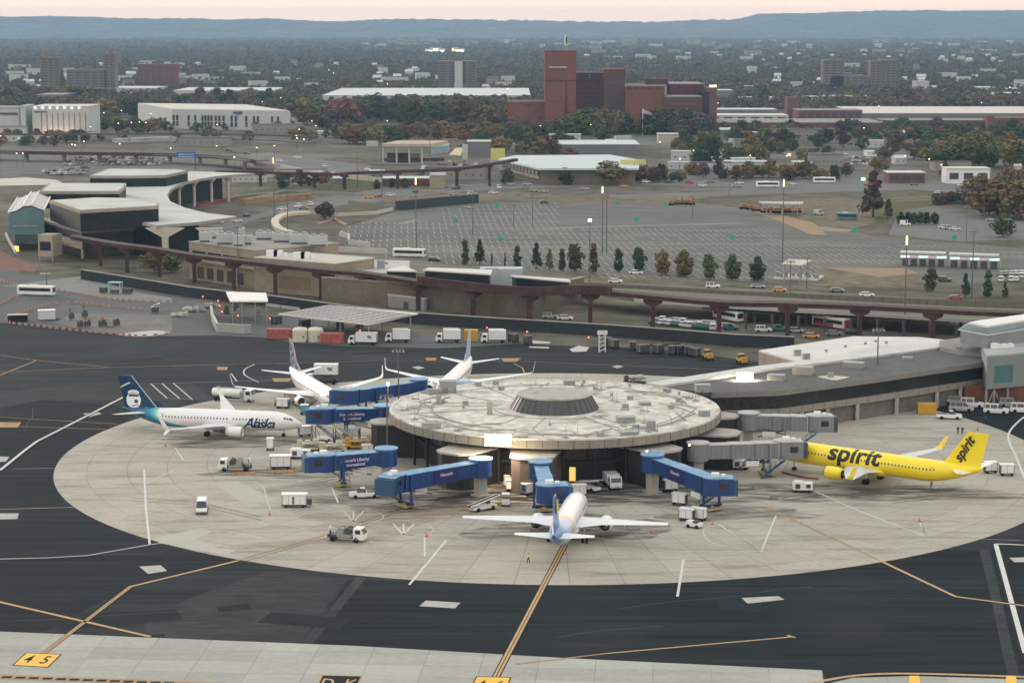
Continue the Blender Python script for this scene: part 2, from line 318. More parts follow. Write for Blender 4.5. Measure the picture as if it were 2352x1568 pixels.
# stains and painted shade on the stands: soft, with shapes of their own
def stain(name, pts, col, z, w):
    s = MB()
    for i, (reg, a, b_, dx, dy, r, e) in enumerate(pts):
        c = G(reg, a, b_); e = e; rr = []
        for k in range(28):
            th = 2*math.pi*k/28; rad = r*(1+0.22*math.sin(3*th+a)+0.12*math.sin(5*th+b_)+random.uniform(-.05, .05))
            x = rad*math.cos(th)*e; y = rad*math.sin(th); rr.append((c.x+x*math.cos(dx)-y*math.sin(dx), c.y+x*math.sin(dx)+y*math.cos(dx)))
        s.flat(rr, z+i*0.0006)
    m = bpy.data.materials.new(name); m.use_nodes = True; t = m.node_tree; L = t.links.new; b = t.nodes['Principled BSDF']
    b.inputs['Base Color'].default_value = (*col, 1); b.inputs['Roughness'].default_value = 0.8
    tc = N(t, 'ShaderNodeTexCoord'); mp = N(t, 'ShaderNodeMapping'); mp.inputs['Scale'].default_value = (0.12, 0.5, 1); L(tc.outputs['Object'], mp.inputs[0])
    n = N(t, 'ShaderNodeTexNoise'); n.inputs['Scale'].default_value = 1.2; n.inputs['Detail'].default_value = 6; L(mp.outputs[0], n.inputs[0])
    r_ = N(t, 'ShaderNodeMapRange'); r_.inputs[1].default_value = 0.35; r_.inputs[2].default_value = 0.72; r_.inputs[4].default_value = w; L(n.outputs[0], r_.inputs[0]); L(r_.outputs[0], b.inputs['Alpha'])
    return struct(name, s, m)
stain('oil_stains_and_shade', [('D', 560, 1012, 0, 0, 7, 2.6), ('D', 690, 1085, .1, 0, 5, 3.0), ('D', 980, 1150, .1, 0, 8, 2.6), ('D', 1280, 1215, .2, 0, 8, 1.8), ('D', 1480, 1140, 0, 0, 7, 3), ('D', 1930, 1130, .1, 0, 6, 3.4),
      ('D', 1700, 1180, .1, 0, 5, 2.6), ('D', 870, 1010, 0, 0, 6, 3), ('D', 1190, 1150, 0, 0, 6, 3), ('D', 1270, 1130, 0, 0, 8, 4), ('D', 1000, 1128, .1, 0, 6, 3.5), ('D', 1560, 1118, 0, 0, 6, 4), ('D', 1400, 1215, 0, 0, 6, 2), ('D', 2120, 1135, 0, 0, 6, 3.2)], (0.06, 0.052, 0.045), 0.058, 0.62)  # oil marks; those close to the round terminal also paint in its shade
stain('rust_stains', [('D', 560, 1085, 0.1, 0, 2.0, 2.8), ('D', 640, 1080, 0.1, 0, 3.0, 3.2), ('D', 720, 1072, 0.1, 0, 2, 3), ('D', 900, 1190, .3, 0, 7, 2.4), ('D', 1000, 1175, .2, 0, 6, 2.2), ('D', 760, 1240, .35, 0, 3, 6)], (0.34, 0.20, 0.11), 0.062, 0.33)
# tyre marks across the stands
tmk = MB()
for pts in ([(605, 1128), (720, 1112), (800, 1090)], [(610, 1131), (730, 1115), (860, 1085)], [(560, 1290), (760, 1232), (900, 1180), (1000, 1165)], [(900, 1140), (1000, 1125), (1120, 1118), (1300, 1128), (1430, 1132)], [(1800, 1150), (1900, 1135), (2050, 1128), (2250, 1136)],
            [(1480, 1160), (1560, 1170), (1620, 1195)], [(870, 1168), (960, 1150), (1040, 1140)], [(240, 1030), (380, 1020), (620, 1018)], [(300, 1150), (450, 1160), (600, 1195)], [(2050, 1155), (2150, 1145), (2290, 1150)]):
    w = GP('D', pts)
    for o_ in (0, 2.2): tmk.ribbon([(p.x, p.y+o_) for p in w], 0.45, 0.064)
m_ = mat('tyre_marks', (0.12, 0.115, 0.105), 0.9, 0.2, 0.3); m_.node_tree.nodes['Principled BSDF'].inputs['Alpha'].default_value = 0.3
struct('tyre_marks', tmk, m_)
sc_ = MB(); rq = random.Random(31)
for i in range(26):
    p = G('D', rq.uniform(-50, 2400), rq.choice((rq.uniform(1360, 1470), rq.uniform(790, 850), rq.uniform(1000, 1300)))); 
    if (p-AC).length < AR+4: continue
    a = rq.uniform(-.3, .5); w, d_ = rq.uniform(2, 9), rq.uniform(1, 3); c, s2 = math.cos(a), math.sin(a); sc_.flat([(p.x+u*c-v*s2, p.y+u*s2+v*c) for u, v in ((-w, -d_), (w, -d_), (w, d_), (-w, d_))], .031+i*.0004)
struct('asphalt_repairs', sc_, mat('asphalt_repair', (.0185, .0225, .026), .9, .2, .3))
ck_ = MB()
for i in range(34):
    p = G('D', rq.uniform(-50, 2400), rq.choice((rq.uniform(1350, 1470), rq.uniform(780, 850), rq.uniform(950, 1300)))); a = rq.choice((0.02, 1.5, .4))+rq.uniform(-.15, .15); pts = [(p.x, p.y)]
    for k in range(rq.randint(4, 9)): a += rq.uniform(-.18, .18); pts.append((pts[-1][0]+4*math.cos(a), pts[-1][1]+4*math.sin(a)))
    if any((Vector((x, y, 0))-AC).length < AR+1 for x, y in pts): continue
    ck_.ribbon(pts, .14, .046)
struct('sealed_cracks', ck_, mat('crack_sealant', (.085, .088, .088), .8, .1, 1))
# ------------------------------------------------------------ painted lines
def curve(pts, n=10):
    """Catmull-Rom through picture points"""
    P = [pts[0]]+list(pts)+[pts[-1]]; out = []
    for i in range(1, len(P)-2):
        for k in range(n):
            t = k/n; a, b, c, d_ = [np.array(P[i+j], float) for j in (-1, 0, 1, 2)]
            out.append(tuple(0.5*((2*b)+(-a+c)*t+(2*a-5*b+4*c-d_)*t*t+(-a+3*b-3*c+d_)*t**3)))
    out.append(tuple(pts[-1])); return out
yl = MB(); edge = MB(); wl = MB(); wf = MB(); yf = MB(); yw = MB(); wg = MB()
def ln(mb, pts, w, z=0.07, cur=False, reg='D'): mb.ribbon(GP(reg, curve(pts) if cur else pts), w, z)
for pts, w in (([(98, 1502), (300, 1347), (545, 1288)], .62), ([(-20, 1378), (345, 1462)], .62), ([(1138, 1556), (1297, 1252)], .8)): ln(yl, pts, w)
for pts, w in (([(98, 1502), (300, 1347)], .85), ([(1138, 1556), (1297, 1252)], 1.1)): ln(edge, pts, w, 0.066)
ln(edge, [(1138, 1556), (1297, 1252)], .12, 0.074); ln(edge, [(98, 1502), (300, 1347)], .10, 0.074)
for pts, w in (([(545, 1288), (700, 1245), (830, 1200)], .4), ([(1185, 1525), (1400, 1500)], .4), ([(1773, 1171), (2018, 1286)], .5)): ln(yf, pts, w)
ln(yf, [(1758, 1166), (1773, 1171)], 1.6)
for pts, w in (([(1400, 1500), (1815, 1463)], .4), ([(1808, 1459), (1826, 1464)], .5), ([(2018, 1286), (2195, 1370), (2420, 1400)], .6)): ln(yl, pts, w)
ln(yl, [(1840, 1574), (1960, 1552), (2100, 1547), (2400, 1556)], .7, .07, True)
ln(yf, [(-20, 1553), (470, 1571), (600, 1576)], 1.7)
for k in range(14):
    a = G('D', -15+k*31, 1554+k*1.12); edge.box((a.x, a.y, 0.072), (1.3, .8, .004), -0.02)
for pts, w in (([(0, 816), (84, 828), (252, 844), (532, 837)], .35), ([(532, 837), (900, 829), (1200, 830), (1720, 852)], .25), ([(0, 862), (84, 828)], .5), ([(0, 855), (252, 844)], .3), ([(0, 958), (269, 974)], .3), ([(0, 978), (241, 986)], .3),
               ([(0, 1170), (170, 1165)], .35), ([(1180, 835), (1200, 845), (1205, 858)], .4)): ln(yf, pts, w)
for p in ([(-5, 970), (49, 970), (40, 982), (-5, 982)], [(497, 843), (524, 843), (521, 850), (500, 850)], [(625, 869), (672, 869), (662, 877), (630, 877)], [(977, 822), (1003, 822), (1000, 828), (980, 828)], [(1150, 823), (1197, 823), (1186, 831), (1158, 831)]): yf.flat(GP('D', p), 0.072)
ln(wl, [(0, 1080), (56, 1035), (84, 1014), (196, 957), (311, 898)], .6); ln(edge, [(0, 1080), (56, 1035), (84, 1014), (196, 957), (311, 898)], 1.5, 0.062)
for p in ([(347, 882), (384, 915)], [(372, 881), (413, 916)], [(398, 880), (442, 918)], [(531, 858), (544, 876)]): ln(wf, p, .35)
ln(wg, [(340, 882), (644, 873)], .25); ln(wg, [(384, 915), (442, 917)], .2); ln(wf, [(585, 837), (563, 848), (563, 862), (594, 878)], .4, .07, True)
for p, w in (([(331, 1078), (335, 1165), (344, 1252)], .38), ([(333, 1112), (368, 1094), (402, 1079)], .22), ([(402, 1028), (421, 1056)], .25), ([(940, 1343), (1025, 1241)], .4), ([(975, 1235), (976, 1278)], .3), ([(1570, 1285), (1556, 1370)], .4),
             ([(1782, 1185), (1748, 1268), (1649, 1203)], .35), ([(2113, 1201), (2127, 1232), (1967, 1171), (1872, 1128)], .3), ([(762, 1119), (777, 1155)], .3)): ln(wl, p, w)
for p, w, c_ in (([(0, 1284), (110, 1281), (200, 1276), (344, 1251), (380, 1246)], .4, 0), ([(585, 1107), (605, 1119), (612, 1146), (621, 1172), (610, 1185), (578, 1189)], .3, 1), ([(1640, 1206), (1615, 1219), (1634, 1246), (1688, 1259), (1748, 1268)], .3, 1), ([(1552, 1266), (1745, 1267)], .2, 0),
                 ([(2127, 1232), (2229, 1201)], .25, 0), ([(344, 1206), (440, 1185)], .2, 0), ([(344, 1207), (420, 1243)], .2, 0), ([(340, 1133), (460, 1120), (600, 1095)], .12, 0), ([(1820, 1220), (2110, 1230)], .15, 0)): ln(wf, p, w, .07, bool(c_))
for x0, y0 in ((830, 1187), (945, 1217)):
    for a, b_ in (((x0-42, y0-14), (x0-18, y0+11)), ((x0-18, y0-14), (x0-18, y0+11)), ((x0+6, y0-14), (x0-18, y0+11)), ((x0-26, y0+11), (x0+6, y0+12))): ln(wl if x0 > 900 else wf, [a, b_], .32)
    ln(wf, [(x0-14, y0+11), (x0+20, y0+12), (x0+45, y0+6), (x0+50, y0-1), (x0+35, y0-12), (x0+5, y0-14)], .28, .07, True)
    ln(wf, [(x0-10, y0+2), (x0+40, y0+4)], .14)
ln(wl, [(2287, 1249), (2420, 1254)], .5); ln(wl, [(2287, 1249), (2355, 1500)], .75); ln(edge, [(2287, 1249), (2355, 1500)], 1.5, 0.062)
ln(wl, [(2380, 948), (2352, 958), (2321, 988), (2317, 1012), (2334, 1049), (2358, 1110), (2380, 1160)], .45, .07, True)
ln(wg, [(30, 1077), (130, 1075)], .25); ln(wg, [(2190, 1235), (2352, 1242)], .2)
for nm, mb, m in (('yellow_taxi_lines', yl, mYel), ('line_borders', edge, mBk), ('white_stand_lines', wl, mWh), ('worn_white_lines', wf, mWf), ('faded_yellow_lines', yf, mOr), ('greyed_lines', wg, mWg)):
    struct(nm, mb, m)
# gate numbers painted on the concrete
def text_mesh(s, size, bold=0.0, shear=0.0, space=1.0, cut=None):
    cu = bpy.data.curves.new('lettering', 'FONT'); cu.body = s; cu.size = size; cu.offset = bold; cu.shear = shear; cu.space_character = space; cu.align_x = 'CENTER'; cu.align_y = 'CENTER'; cu.resolution_u = 4
    ob = bpy.data.objects.new('lettering', cu); COL.objects.link(ob)
    dg = bpy.context.evaluated_depsgraph_get(); me = ob.evaluated_get(dg).to_mesh()
    bm = bmesh.new(); bm.from_mesh(me); ob.evaluated_get(dg).to_mesh_clear()
    bpy.data.objects.remove(ob); bpy.data.curves.remove(cu)
    if cut:
        ys_ = [v.co.y for v in bm.verts]; y = min(ys_)+cut
        while y < max(ys_):
            geom = list(bm.verts)+list(bm.edges)+list(bm.faces); bmesh.ops.bisect_plane(bm, geom=geom, plane_co=(0, y, 0), plane_no=(0, 1, 0)); y += cut
    bm.verts.ensure_lookup_table(); bm.verts.index_update()
    V = [(v.co.x, v.co.y) for v in bm.verts]; F = [tuple(v.index for v in f.verts) for f in bm.faces]; bm.free(); return V, F
def ground_sign(quad, text, base, edgec, txt, size, wid=1.0, org=None, nm='gate_number_marking', bd=0.0):
    Q = GP('D', quad); s = MB(); s.flat(Q, 0.078); 
    c = sum(Q, Vector())/4; big = [c+(p-c)*1.07 for p in Q]; s.flat(big, 0.075, 1)
    ex = ((Q[2]-Q[1])+(Q[3]-Q[0])).normalized(); ey = ((Q[1]-Q[0])+(Q[2]-Q[3])).normalized()
    V, F = text_mesh(text, size, bd, 0, 1.25); org = org or c
    vs = [(org.x+ex.x*a*wid+ey.x*b_, org.y+ex.y*a*wid+ey.y*b_, 0.081) for a, b_ in V]
    s.add(vs, F, 2); struct(nm, s, [base, edgec, txt])
ground_sign([(32, 1527), (61, 1500), (138, 1503.5), (109, 1532)], '4 5', mYB, mBk, mBk, 4.6, .5, bd=.05)
ground_sign([(1078, 1590), (1096, 1554.5), (1171, 1556.5), (1158, 1592)], '4 6', mYB, mBk, mBk, 4.6, .5, bd=.05)
ground_sign([(725, 1585), (742, 1551), (829, 1553.5), (812, 1588)], 'D K', mBk, mYel, mYel, 4.4, .55, bd=.05)
yb = MB()
for x in (2100, 2322): yb.flat(GP('D', [(x-13, 1575), (x-11, 1552), (x+11, 1552), (x+15, 1575)]), 0.08)
struct('yellow_hold_blocks', yb, mYB)
# ------------------------------------------------------------ car park, roads, verges behind
lt = MB(); LOT = [(770, 545), (790, 522), (850, 505), (905, 487), (1095, 468), (1180, 466), (1560, 462), (1700, 478), (1880, 512), (2020, 545), (2420, 575), (2420, 645), (2050, 650), (1780, 650), (1400, 640), (1060, 612), (900, 598), (800, 570)]
lt.flat(GP('D', LOT), 0.03); struct('car_park', lt, mLot)
lw = [(p.x, p.y) for p in GP('D', LOT)]
def inside(x, y, P):
    c = False; n = len(P)
    for i in range(n):
        x1, y1 = P[i]; x2, y2 = P[(i+1) % n]
        if (y1 > y) != (y2 > y) and x < (x2-x1)*(y-y1)/(y2-y1)+x1: c = not c
    return c
bay = MB(); rng = random.Random(3)
dirv = Vector((math.cos(-0.10), math.sin(-0.10))); nrm = Vector((-dirv.y, dirv.x))
O0 = Vector((120, 760))
for j in range(-9, 22):
    row = O0+nrm*(j*18.0)
    for side in (0,):
        for i in range(-150, 170):
            c = row+dirv*(i*2.75)
            e = c+nrm*11.0-dirv*2.3
            px = W_/2+c.x*4740/c.y
            if not inside(c.x, c.y, lw) or not inside(e.x, e.y, lw): continue
            yy = YH+H*4740/c.y
            if (yy < 520 and px > 1290) or (yy < 506 and px < 1010) or (520 < yy < 552 and px > 1800) or rng.random() < 0.06: continue
            if px > 1900 and yy > 600: continue
            bay.ribbon([c, e], 0.19, 0.045)
struct('parking_bay_lines', bay, mWf)
wk = MB()
for p, w in (([(850, 527), (1165, 527)], 1.6), ([(1250, 524), (1660, 514), (1710, 513)], 4.5), ([(1000, 573), (1340, 565), (1700, 560), (1900, 555)], 2.0), ([(880, 582), (1060, 576)], 2), ([(1065, 612), (1900, 655)], 1.0), ([(920, 514), (960, 505)], 4)): wk.ribbon(GP('D', p), w, 0.055)
struct('car_park_islands', wk, mat('island_paving', (0.235, 0.225, 0.20), .9, .12, .2))
rd = MB()
for p in ([(600, 500), (720, 480), (1000, 445), (1200, 432), (1500, 425), (1800, 432), (2420, 440), (2420, 420), (1900, 412), (1500, 415), (1200, 418), (900, 430), (700, 460), (560, 500), (480, 520), (520, 530)],
          [(540, 355), (620, 350), (760, 370), (900, 385), (1100, 392), (1160, 398), (1100, 412), (850, 408), (720, 400), (640, 390), (600, 372)], [(1560, 350), (2420, 345), (2420, 365), (1560, 362)], [(1060, 318), (1700, 325), (1700, 334), (1060, 332)],
          [(2040, 540), (2060, 498), (2120, 488), (2420, 495), (2420, 548), (2200, 555)], [(1400, 448), (2100, 424), (2420, 455), (2420, 462), (2100, 436), (1420, 456)]): rd.flat(GP('D', p), 0.03+.004*(rz_ := globals().get('rz_', 0)+1))
struct('highway', rd, mRd)
lot2 = MB()
for p in ([(1560, 378), (1900, 372), (1960, 400), (1580, 412)], [(0, 352), (560, 362), (600, 386), (430, 400), (0, 400)], [(2240, 330), (2420, 322), (2420, 385), (2300, 375)], [(700, 300), (900, 296), (900, 312), (700, 316)]): lot2.flat(GP('D', p), 0.028)
struct('far_car_parks', lot2, mLot)
dg_ = MB()
for p in ([(1850, 455), (2010, 455), (2030, 505), (1960, 525), (1880, 515), (1700, 480)], [(1180, 462), (1380, 446), (1700, 446), (1560, 462), (1300, 468)], [(1820, 620), (2050, 618), (2150, 640), (2060, 662), (1840, 655)], [(1100, 618), (1400, 645), (1900, 668), (1900, 660), (1400, 633), (1150, 612)], [(2050, 452), (2240, 450), (2240, 466), (2050, 468)], [(1900, 315), (2352, 312), (2352, 328), (1900, 330)], [(840, 455), (1180, 440), (1300, 450), (960, 470)]): dg_.flat(GP('D', p), 0.035)
struct('dry_verges', dg_, mDry)
gg = MB()
for p in ([(2010, 465), (2200, 458), (2200, 466), (2080, 480), (2020, 520), (1990, 480)], [(760, 410), (920, 412), (940, 432), (760, 432)], [(550, 440), (640, 430), (760, 425), (760, 445), (560, 462)], [(2100, 435), (2352, 440), (2352, 448), (2100, 446)], [(2060, 688), (2352, 690), (2352, 700), (2100, 697)], [(2060, 530), (2352, 555), (2352, 560), (2090, 538)], [(800, 460), (860, 468), (850, 490), (800, 492)]): gg.flat(GP('D', p), 0.038)
struct('grass_verges', gg, mGrs)
dd = MB()
for p in ([(1720, 482), (1760, 486), (1870, 512), (1900, 540), (1860, 538), (1800, 512)], [(1900, 615), (2080, 616), (2110, 628), (2020, 636)], [(1880, 520), (1960, 528), (1940, 534), (1890, 530)]): dd.flat(GP('D', p), 0.04)
struct('dirt_patches', dd, mDirt)
rr = MB(); rr.flat(GP('D', [(820, 580), (1060, 612), (1400, 646), (1900, 672), (2500, 705), (2500, 730), (1950, 706), (1520, 680), (1250, 655), (900, 622), (770, 590)]), 0.034)
struct('airport_road', rr, mBrn)
rl = MB()
for p, w in (([(1380, 652), (1620, 665)], .8), ([(1950, 690), (2160, 702)], .8), ([(780, 590), (1000, 612)], .6)): rl.ribbon(GP('D', p), w, 0.05)
for p in ([(1400, 452), (2110, 426)], [(1560, 436), (1930, 434)]): rl.ribbon(GP('D', p), 1.6, 0.05)
struct('road_markings', rl, mWg)
cp = MB(); cp.flat(GP('D', [(-60, 412), (60, 408), (128, 413), (152, 424), (-60, 428)]), 0.05); struct('pale_apron_beyond', cp, mat('pale_apron', (0.50, 0.47, 0.42), .85, .05, .05))
w2 = MB(); w2.flat(GP('N3', [(0, 330), (720, 240), (1110, 190), (1450, 290), (1900, 420), (2352, 490), (2352, 560), (1600, 520), (900, 400), (720, 380), (300, 330)]), 0.03); struct('worn_service_pavement', w2, mat('light_asphalt', (0.21, 0.215, 0.21), .9, .15, .1, var2=.1, scale2=1))
w3 = MB(); w3.flat(GP('N3', [(740, 830), (1000, 700), (2352, 720), (2352, 950), (2200, 1000), (1300, 960)]), 0.034); struct('construction_pavement', w3, mat('dusty_asphalt', (0.17, 0.165, 0.155), .9, .25, .15, var2=.15, scale2=1))
w4 = MB()
for p in ([(1580, 990), (1900, 950), (2150, 930), (2340, 960), (2100, 1010), (1800, 1015)], ): w4.flat(GP('N3', p), 0.05)
for p in ([(1290, 270), (1330, 262), (1560, 280), (1540, 300), (1300, 300)], [(1285, 335), (1540, 345), (1530, 362), (1290, 352)], [(1790, 370), (1900, 330), (2040, 345), (2000, 400), (1830, 405)]): w4.flat(GP('K8', p), 0.05)
struct('pale_patches', w4, mPale)
# ------------------------------------------------------------ shared object materials
mSkinW = mat('white_fuselage', (0.80, 0.81, 0.82), 0.28, 0.03, 0.4, coat=0.3)
mWing = mat('wing_grey', (0.58, 0.60, 0.62), 0.35, 0.06, 0.6)
mMetal = mat('bare_metal', (0.45, 0.46, 0.47), 0.3, 0.08, 1.0, metal=0.7)
mTyre = mat('tyre_rubber', (0.02, 0.02, 0.021), 0.85, 0.1, 2)
mDark = mat('dark_steel', (0.055, 0.058, 0.062), 0.6, 0.15, 1)
mGlass = mat('dark_glass', (0.015, 0.02, 0.026), 0.12, 0.2, 0.7, spec=0.8)
mWin = mat('cabin_window', (0.12, 0.14, 0.17), 0.3, 0.1, 1)
mWhiteV = mat('white_vehicle_paint', (0.74, 0.76, 0.76), 0.35, 0.05, 1.2, var2=0.06, scale2=4, coat=0.2)
mGreyV = mat('grey_equipment_paint', (0.27, 0.29, 0.29), 0.5, 0.15, 1.5)
mNavy = mat('navy_paint', (0.012, 0.03, 0.10), 0.35, 0.1, 1)
mYelEq = mat('weathered_yellow_equipment', (0.42, 0.34, 0.13), 0.6, 0.2, 2)
def livery(name, base, kind, L_=39.5):
    m = mat(name, base, 0.28, 0.02, 0.4, coat=0.3); t = m.node_tree; L = t.links.new; b = t.nodes['Principled BSDF']
    tc = N(t, 'ShaderNodeTexCoord'); sp = N(t, 'ShaderNodeSeparateXYZ'); L(tc.outputs['Object'], sp.inputs[0])
    def math_(op, a, b_, c=None):
        n = N(t, 'ShaderNodeMath', operation=op)
        for i, x in enumerate((a, b_, c)):
            if x is None: continue
            if isinstance(x, (int, float)): n.inputs[i].default_value = x
            else: L(x, n.inputs[i])
        return n.outputs[0]
    X, Y, Z = sp.outputs[0], sp.outputs[1], sp.outputs[2]
    rp = N(t, 'ShaderNodeValToRGB'); e = rp.color_ramp
    if kind == 'alaska':     # value grows towards the tail; sweeps forward along the belly
        lo = math_('MAXIMUM', math_('SUBTRACT', 3.9, Z), 0.0)
        v = math_('ADD', math_('MULTIPLY', X, -1/12.0), math_('MULTIPLY_ADD', math_('MULTIPLY', lo, lo), 0.11, -(L_-9.0)/12.0))
        cols = [(0.0, base), (0.02, (0.55, 0.72, 0.42)), (0.07, (0.10, 0.55, 0.62)), (0.16, (0.02, 0.26, 0.42)), (0.34, (0.012, 0.10, 0.20)), (0.8, (0.008, 0.035, 0.10))]
    elif kind == 'allegiant':
        v = math_('ADD', math_('MULTIPLY', X, -1/14.0), math_('MULTIPLY_ADD', Z, 0.05, -(L_-13.5)/14.0-0.27))
        cols = [(0.0, base), (0.03, (0.80, 0.52, 0.12)), (0.10, (0.78, 0.60, 0.26)), (0.14, (0.55, 0.58, 0.72)), (0.45, (0.36, 0.48, 0.70)), (0.62, (0.03, 0.17, 0.42)), (0.9, (0.02, 0.11, 0.33))]
    while len(e.elements) < len(cols): e.elements.new(0.5)
    for el, (p, c) in zip(e.elements, cols): el.position = p; el.color = (*c, 1)
    L(v, rp.inputs[0]); L(rp.outputs[0], b.inputs['Base Color']); return m
def airfoil(le, te, y, z, th, up=(0, 0, 1)):
    """6-point section, x runs back from the nose (negative local x)"""
    c = te-le; P = []
    for f, h in ((0, 0), (0.12, .55), (0.40, 1.0), (0.75, .55), (1, 0.05), (1, -0.05), (0.70, -.35), (0.35, -.55), (0.10, -.38)):
        P.append((-(le+f*c), y+up[1]*h*th*c, z+up[2]*h*th*c))
    return P
def airplane(label, nose, h, spec, group=None, name='passenger_airplane'):
    S = dict(L=39.5, r=1.95, rz=2.02, zc=3.2, wb=13.0, span=17.2, zw=2.35, ez=1.65, ey=4.85, eb=11.2, er=1.06, el=4.6, gear=(4.0, 19.6), winglet=2.5, body=mSkinW, fin=mSkinW, wing=mWing, eng=mSkinW, stab=mWing, tip=mSkinW, split=False, hs=7.15, fh=7.1, cone=0.16)
    S.update(spec); L_, r, zc, rz = S['L'], S['r'], S['zc'], S['rz']
    R = T(name, label, 'airplane', (nose[0], nose[1], 0), math.atan2(h[1], h[0]), group)
    # fuselage
    st_ = []; n = 28
    for b, k, dz in ((0, .02, -.62), (.25, .20, -.58), (.8, .37, -.50), (1.6, .55, -.38), (2.6, .72, -.24), (3.8, .87, -.11), (5.2, .965, -.03), (7, 1, 0)): st_.append((b, k, k, dz))
    t0 = L_-12.5
    for b in np.linspace(9, t0, 8): st_.append((b, 1, 1, 0))
    for f in (.15, .3, .45, .6, .75, .88, .97, 1.0):
        b = t0+f*(12.5-.6); k = 1-f**1.75*(1-.13); st_.append((b, k, k, (f**1.7)*(rz*.80)))
    rings = []
    for b, kw, kh, dz in st_:
        rings.append([(-b, r*kw*math.sin(2*math.pi*i/n), zc+dz+rz*kh*math.cos(2*math.pi*i/n)) for i in range(n)])
    fus = MB().loft(rings).build('fuselage', S['body'], R, smooth=True)
    def rad(b):
        for i in range(len(st_)-1):
            if st_[i][0] <= b <= st_[i+1][0]:
                f = (b-st_[i][0])/(st_[i+1][0]-st_[i][0]+1e-9); return tuple(st_[i][j]*(1-f)+st_[i+1][j]*f for j in (1, 2, 3))
        return (1, 1, 0)
    def onf(b, a, sd, e=1.012):
        """point on the skin: station b, angle a above the waist, side sd"""
        kw, kh, dz = rad(b); return (-b, sd*r*kw*e*math.cos(a), zc+dz+rz*kh*e*math.sin(a))
    for sd in (1, -1):
        b = 7.0; pr = None
        while b < L_-9.5:
            if not (S['wb']+1.2 < b < S['wb']+2.2):
                if pr is None or b > L_-12.8:
                    o = MB().add([onf(b, .15, sd, 1.009), onf(b+.30, .15, sd, 1.009), onf(b+.30, .34, sd, 1.009), onf(b, .34, sd, 1.009)], [(0, 1, 2, 3)]).build('cabin_window', mWin, fus)
                    if pr is None and b >= 7: pr = o; pb = b
                else: o = pr.copy(); COL.objects.link(o); o.location = (-(b-pb), 0, 0)
            b += .70
    dr = MB()
    for sd in (1, -1):
        for b in (5.4, L_-10.3): 
            for a0, a1, b0, b1 in ((-.45, .5, 0, .05), (-.45, .5, .85, .9), (.46, .5, 0, .9)): dr.add([onf(b+b0, a0, sd, 1.009), onf(b+b1, a0, sd, 1.009), onf(b+b1, a1, sd, 1.009), onf(b+b0, a1, sd, 1.009)], [(0, 1, 2, 3)])
    dr.build('door_seam', mGreyV, fus)
    ck = MB()
    for sd in (1, -1):
        for b0, b1, a0, a1 in ((1.65, 2.5, .62, .98), (2.55, 3.0, .55, .86), (3.05, 3.5, .52, .78)):
            ck.add([onf(b0, a0, sd), onf(b1, a0, sd), onf(b1, a1, sd), onf(b0+.12, a1, sd)], [(0, 1, 2, 3)])
    ck.build('cockpit_window', mGlass, fus)
    # belly fairing
    fr_ = []
    for b, k in ((S['wb']-.5, .3), (S['wb']+1.5, .85), (S['wb']+4, 1), (S['wb']+7.5, .95), (S['wb']+9.5, .3)):
        fr_.append([(-b, (r*.98*k+.15)*math.sin(2*math.pi*i/14), zc-rz*.62+(rz*.55*k)*math.cos(2*math.pi*i/14)) for i in range(14)])
    MB().loft(fr_).build('belly_fairing', S.get('belly', S['body']) if S.get('belly') else mSkinW if S['body'] == mSkinW else S['eng'], R, smooth=True)
    wb, sp_, zw = S['wb'], S['span'], S['zw']
    for sd in (1, -1):
        sec = [airfoil(wb-.4, wb+7.6, sd*.8, zw, .11), airfoil(wb+.2, wb+7.4, sd*1.9, zw+.08, .105), airfoil(wb+2.2, wb+6.7, sd*5.6, zw+.50, .09), airfoil(wb+5.4, wb+8.4, sd*11.5, zw+1.1, .08), airfoil(wb+sp_*.515, wb+sp_*.515+1.55, sd*sp_, zw+1.72, .07)]
        wg_ = MB().loft(sec).build('wing', S['wing'], R, smooth=False)
        fl = MB()
        for y in (3.4, 6.6, 9.6, 12.4):
            f = y/sp_; te = wb+7.3-.1*y if y < 5.6 else wb+6.7+(y-5.6)*.27; z = zw+.1+y*.095
            fl.loft([[( -(te-1.9), sd*y+.05*math.cos(a), z-.18+.05*math.sin(a)) for a in (0, 1.57, 3.14, 4.71)], [(-(te-.8), sd*y+.16*math.cos(a), z-.30+.2*math.sin(a)) for a in (0, 1.57, 3.14, 4.71)], [(-(te+.5), sd*y+.05*math.cos(a), z-.12+.05*math.sin(a)) for a in (0, 1.57, 3.14, 4.71)]])
        fl.build('flap_fairing', S['wing'], wg_)
        tb = wb+sp_*.515; tz = zw+1.72
        if S['winglet']:
            hW = S['winglet']
            MB().loft([[(-(tb+f), sd*(sp_+.02+g_), tz) for f, g_ in ((0, 0), (.5, .08), (1.55, .02), (.5, -.05))], [(-(tb+.7+f*.7), sd*(sp_+.42+g_), tz+.5) for f, g_ in ((0, 0), (.5, .08), (1.55, .02), (.5, -.05))],
                       [(-(tb+2.0+f*.42), sd*(sp_+.75+g_*.6), tz+hW) for f, g_ in ((0, 0), (.5, .08), (1.55, .02), (.5, -.05))]]).build('winglet', S['tip'], wg_)
            if S['split']:
                MB().loft([[(-(tb+.3+f*.7), sd*(sp_+.02), tz+g_) for f, g_ in ((0, 0), (.5, .05), (1.5, 0), (.5, -.05))], [(-(tb+1.2+f*.3), sd*(sp_+.75), tz-.95+g_) for f, g_ in ((0, 0), (.5, .04), (1.5, 0), (.5, -.04))]]).build('lower_winglet', mSkinW, wg_)
        # engine
        ey, ez, eb, er, el = sd*S['ey'], S['ez'], S['eb'], S['er'], S['el']; n2 = 20
        def ring(b, rr, zz=0, rr2=None): return [(-b, ey+rr*math.sin(2*math.pi*i/n2), ez+zz+(rr2 or rr)*math.cos(2*math.pi*i/n2)) for i in range(n2)]
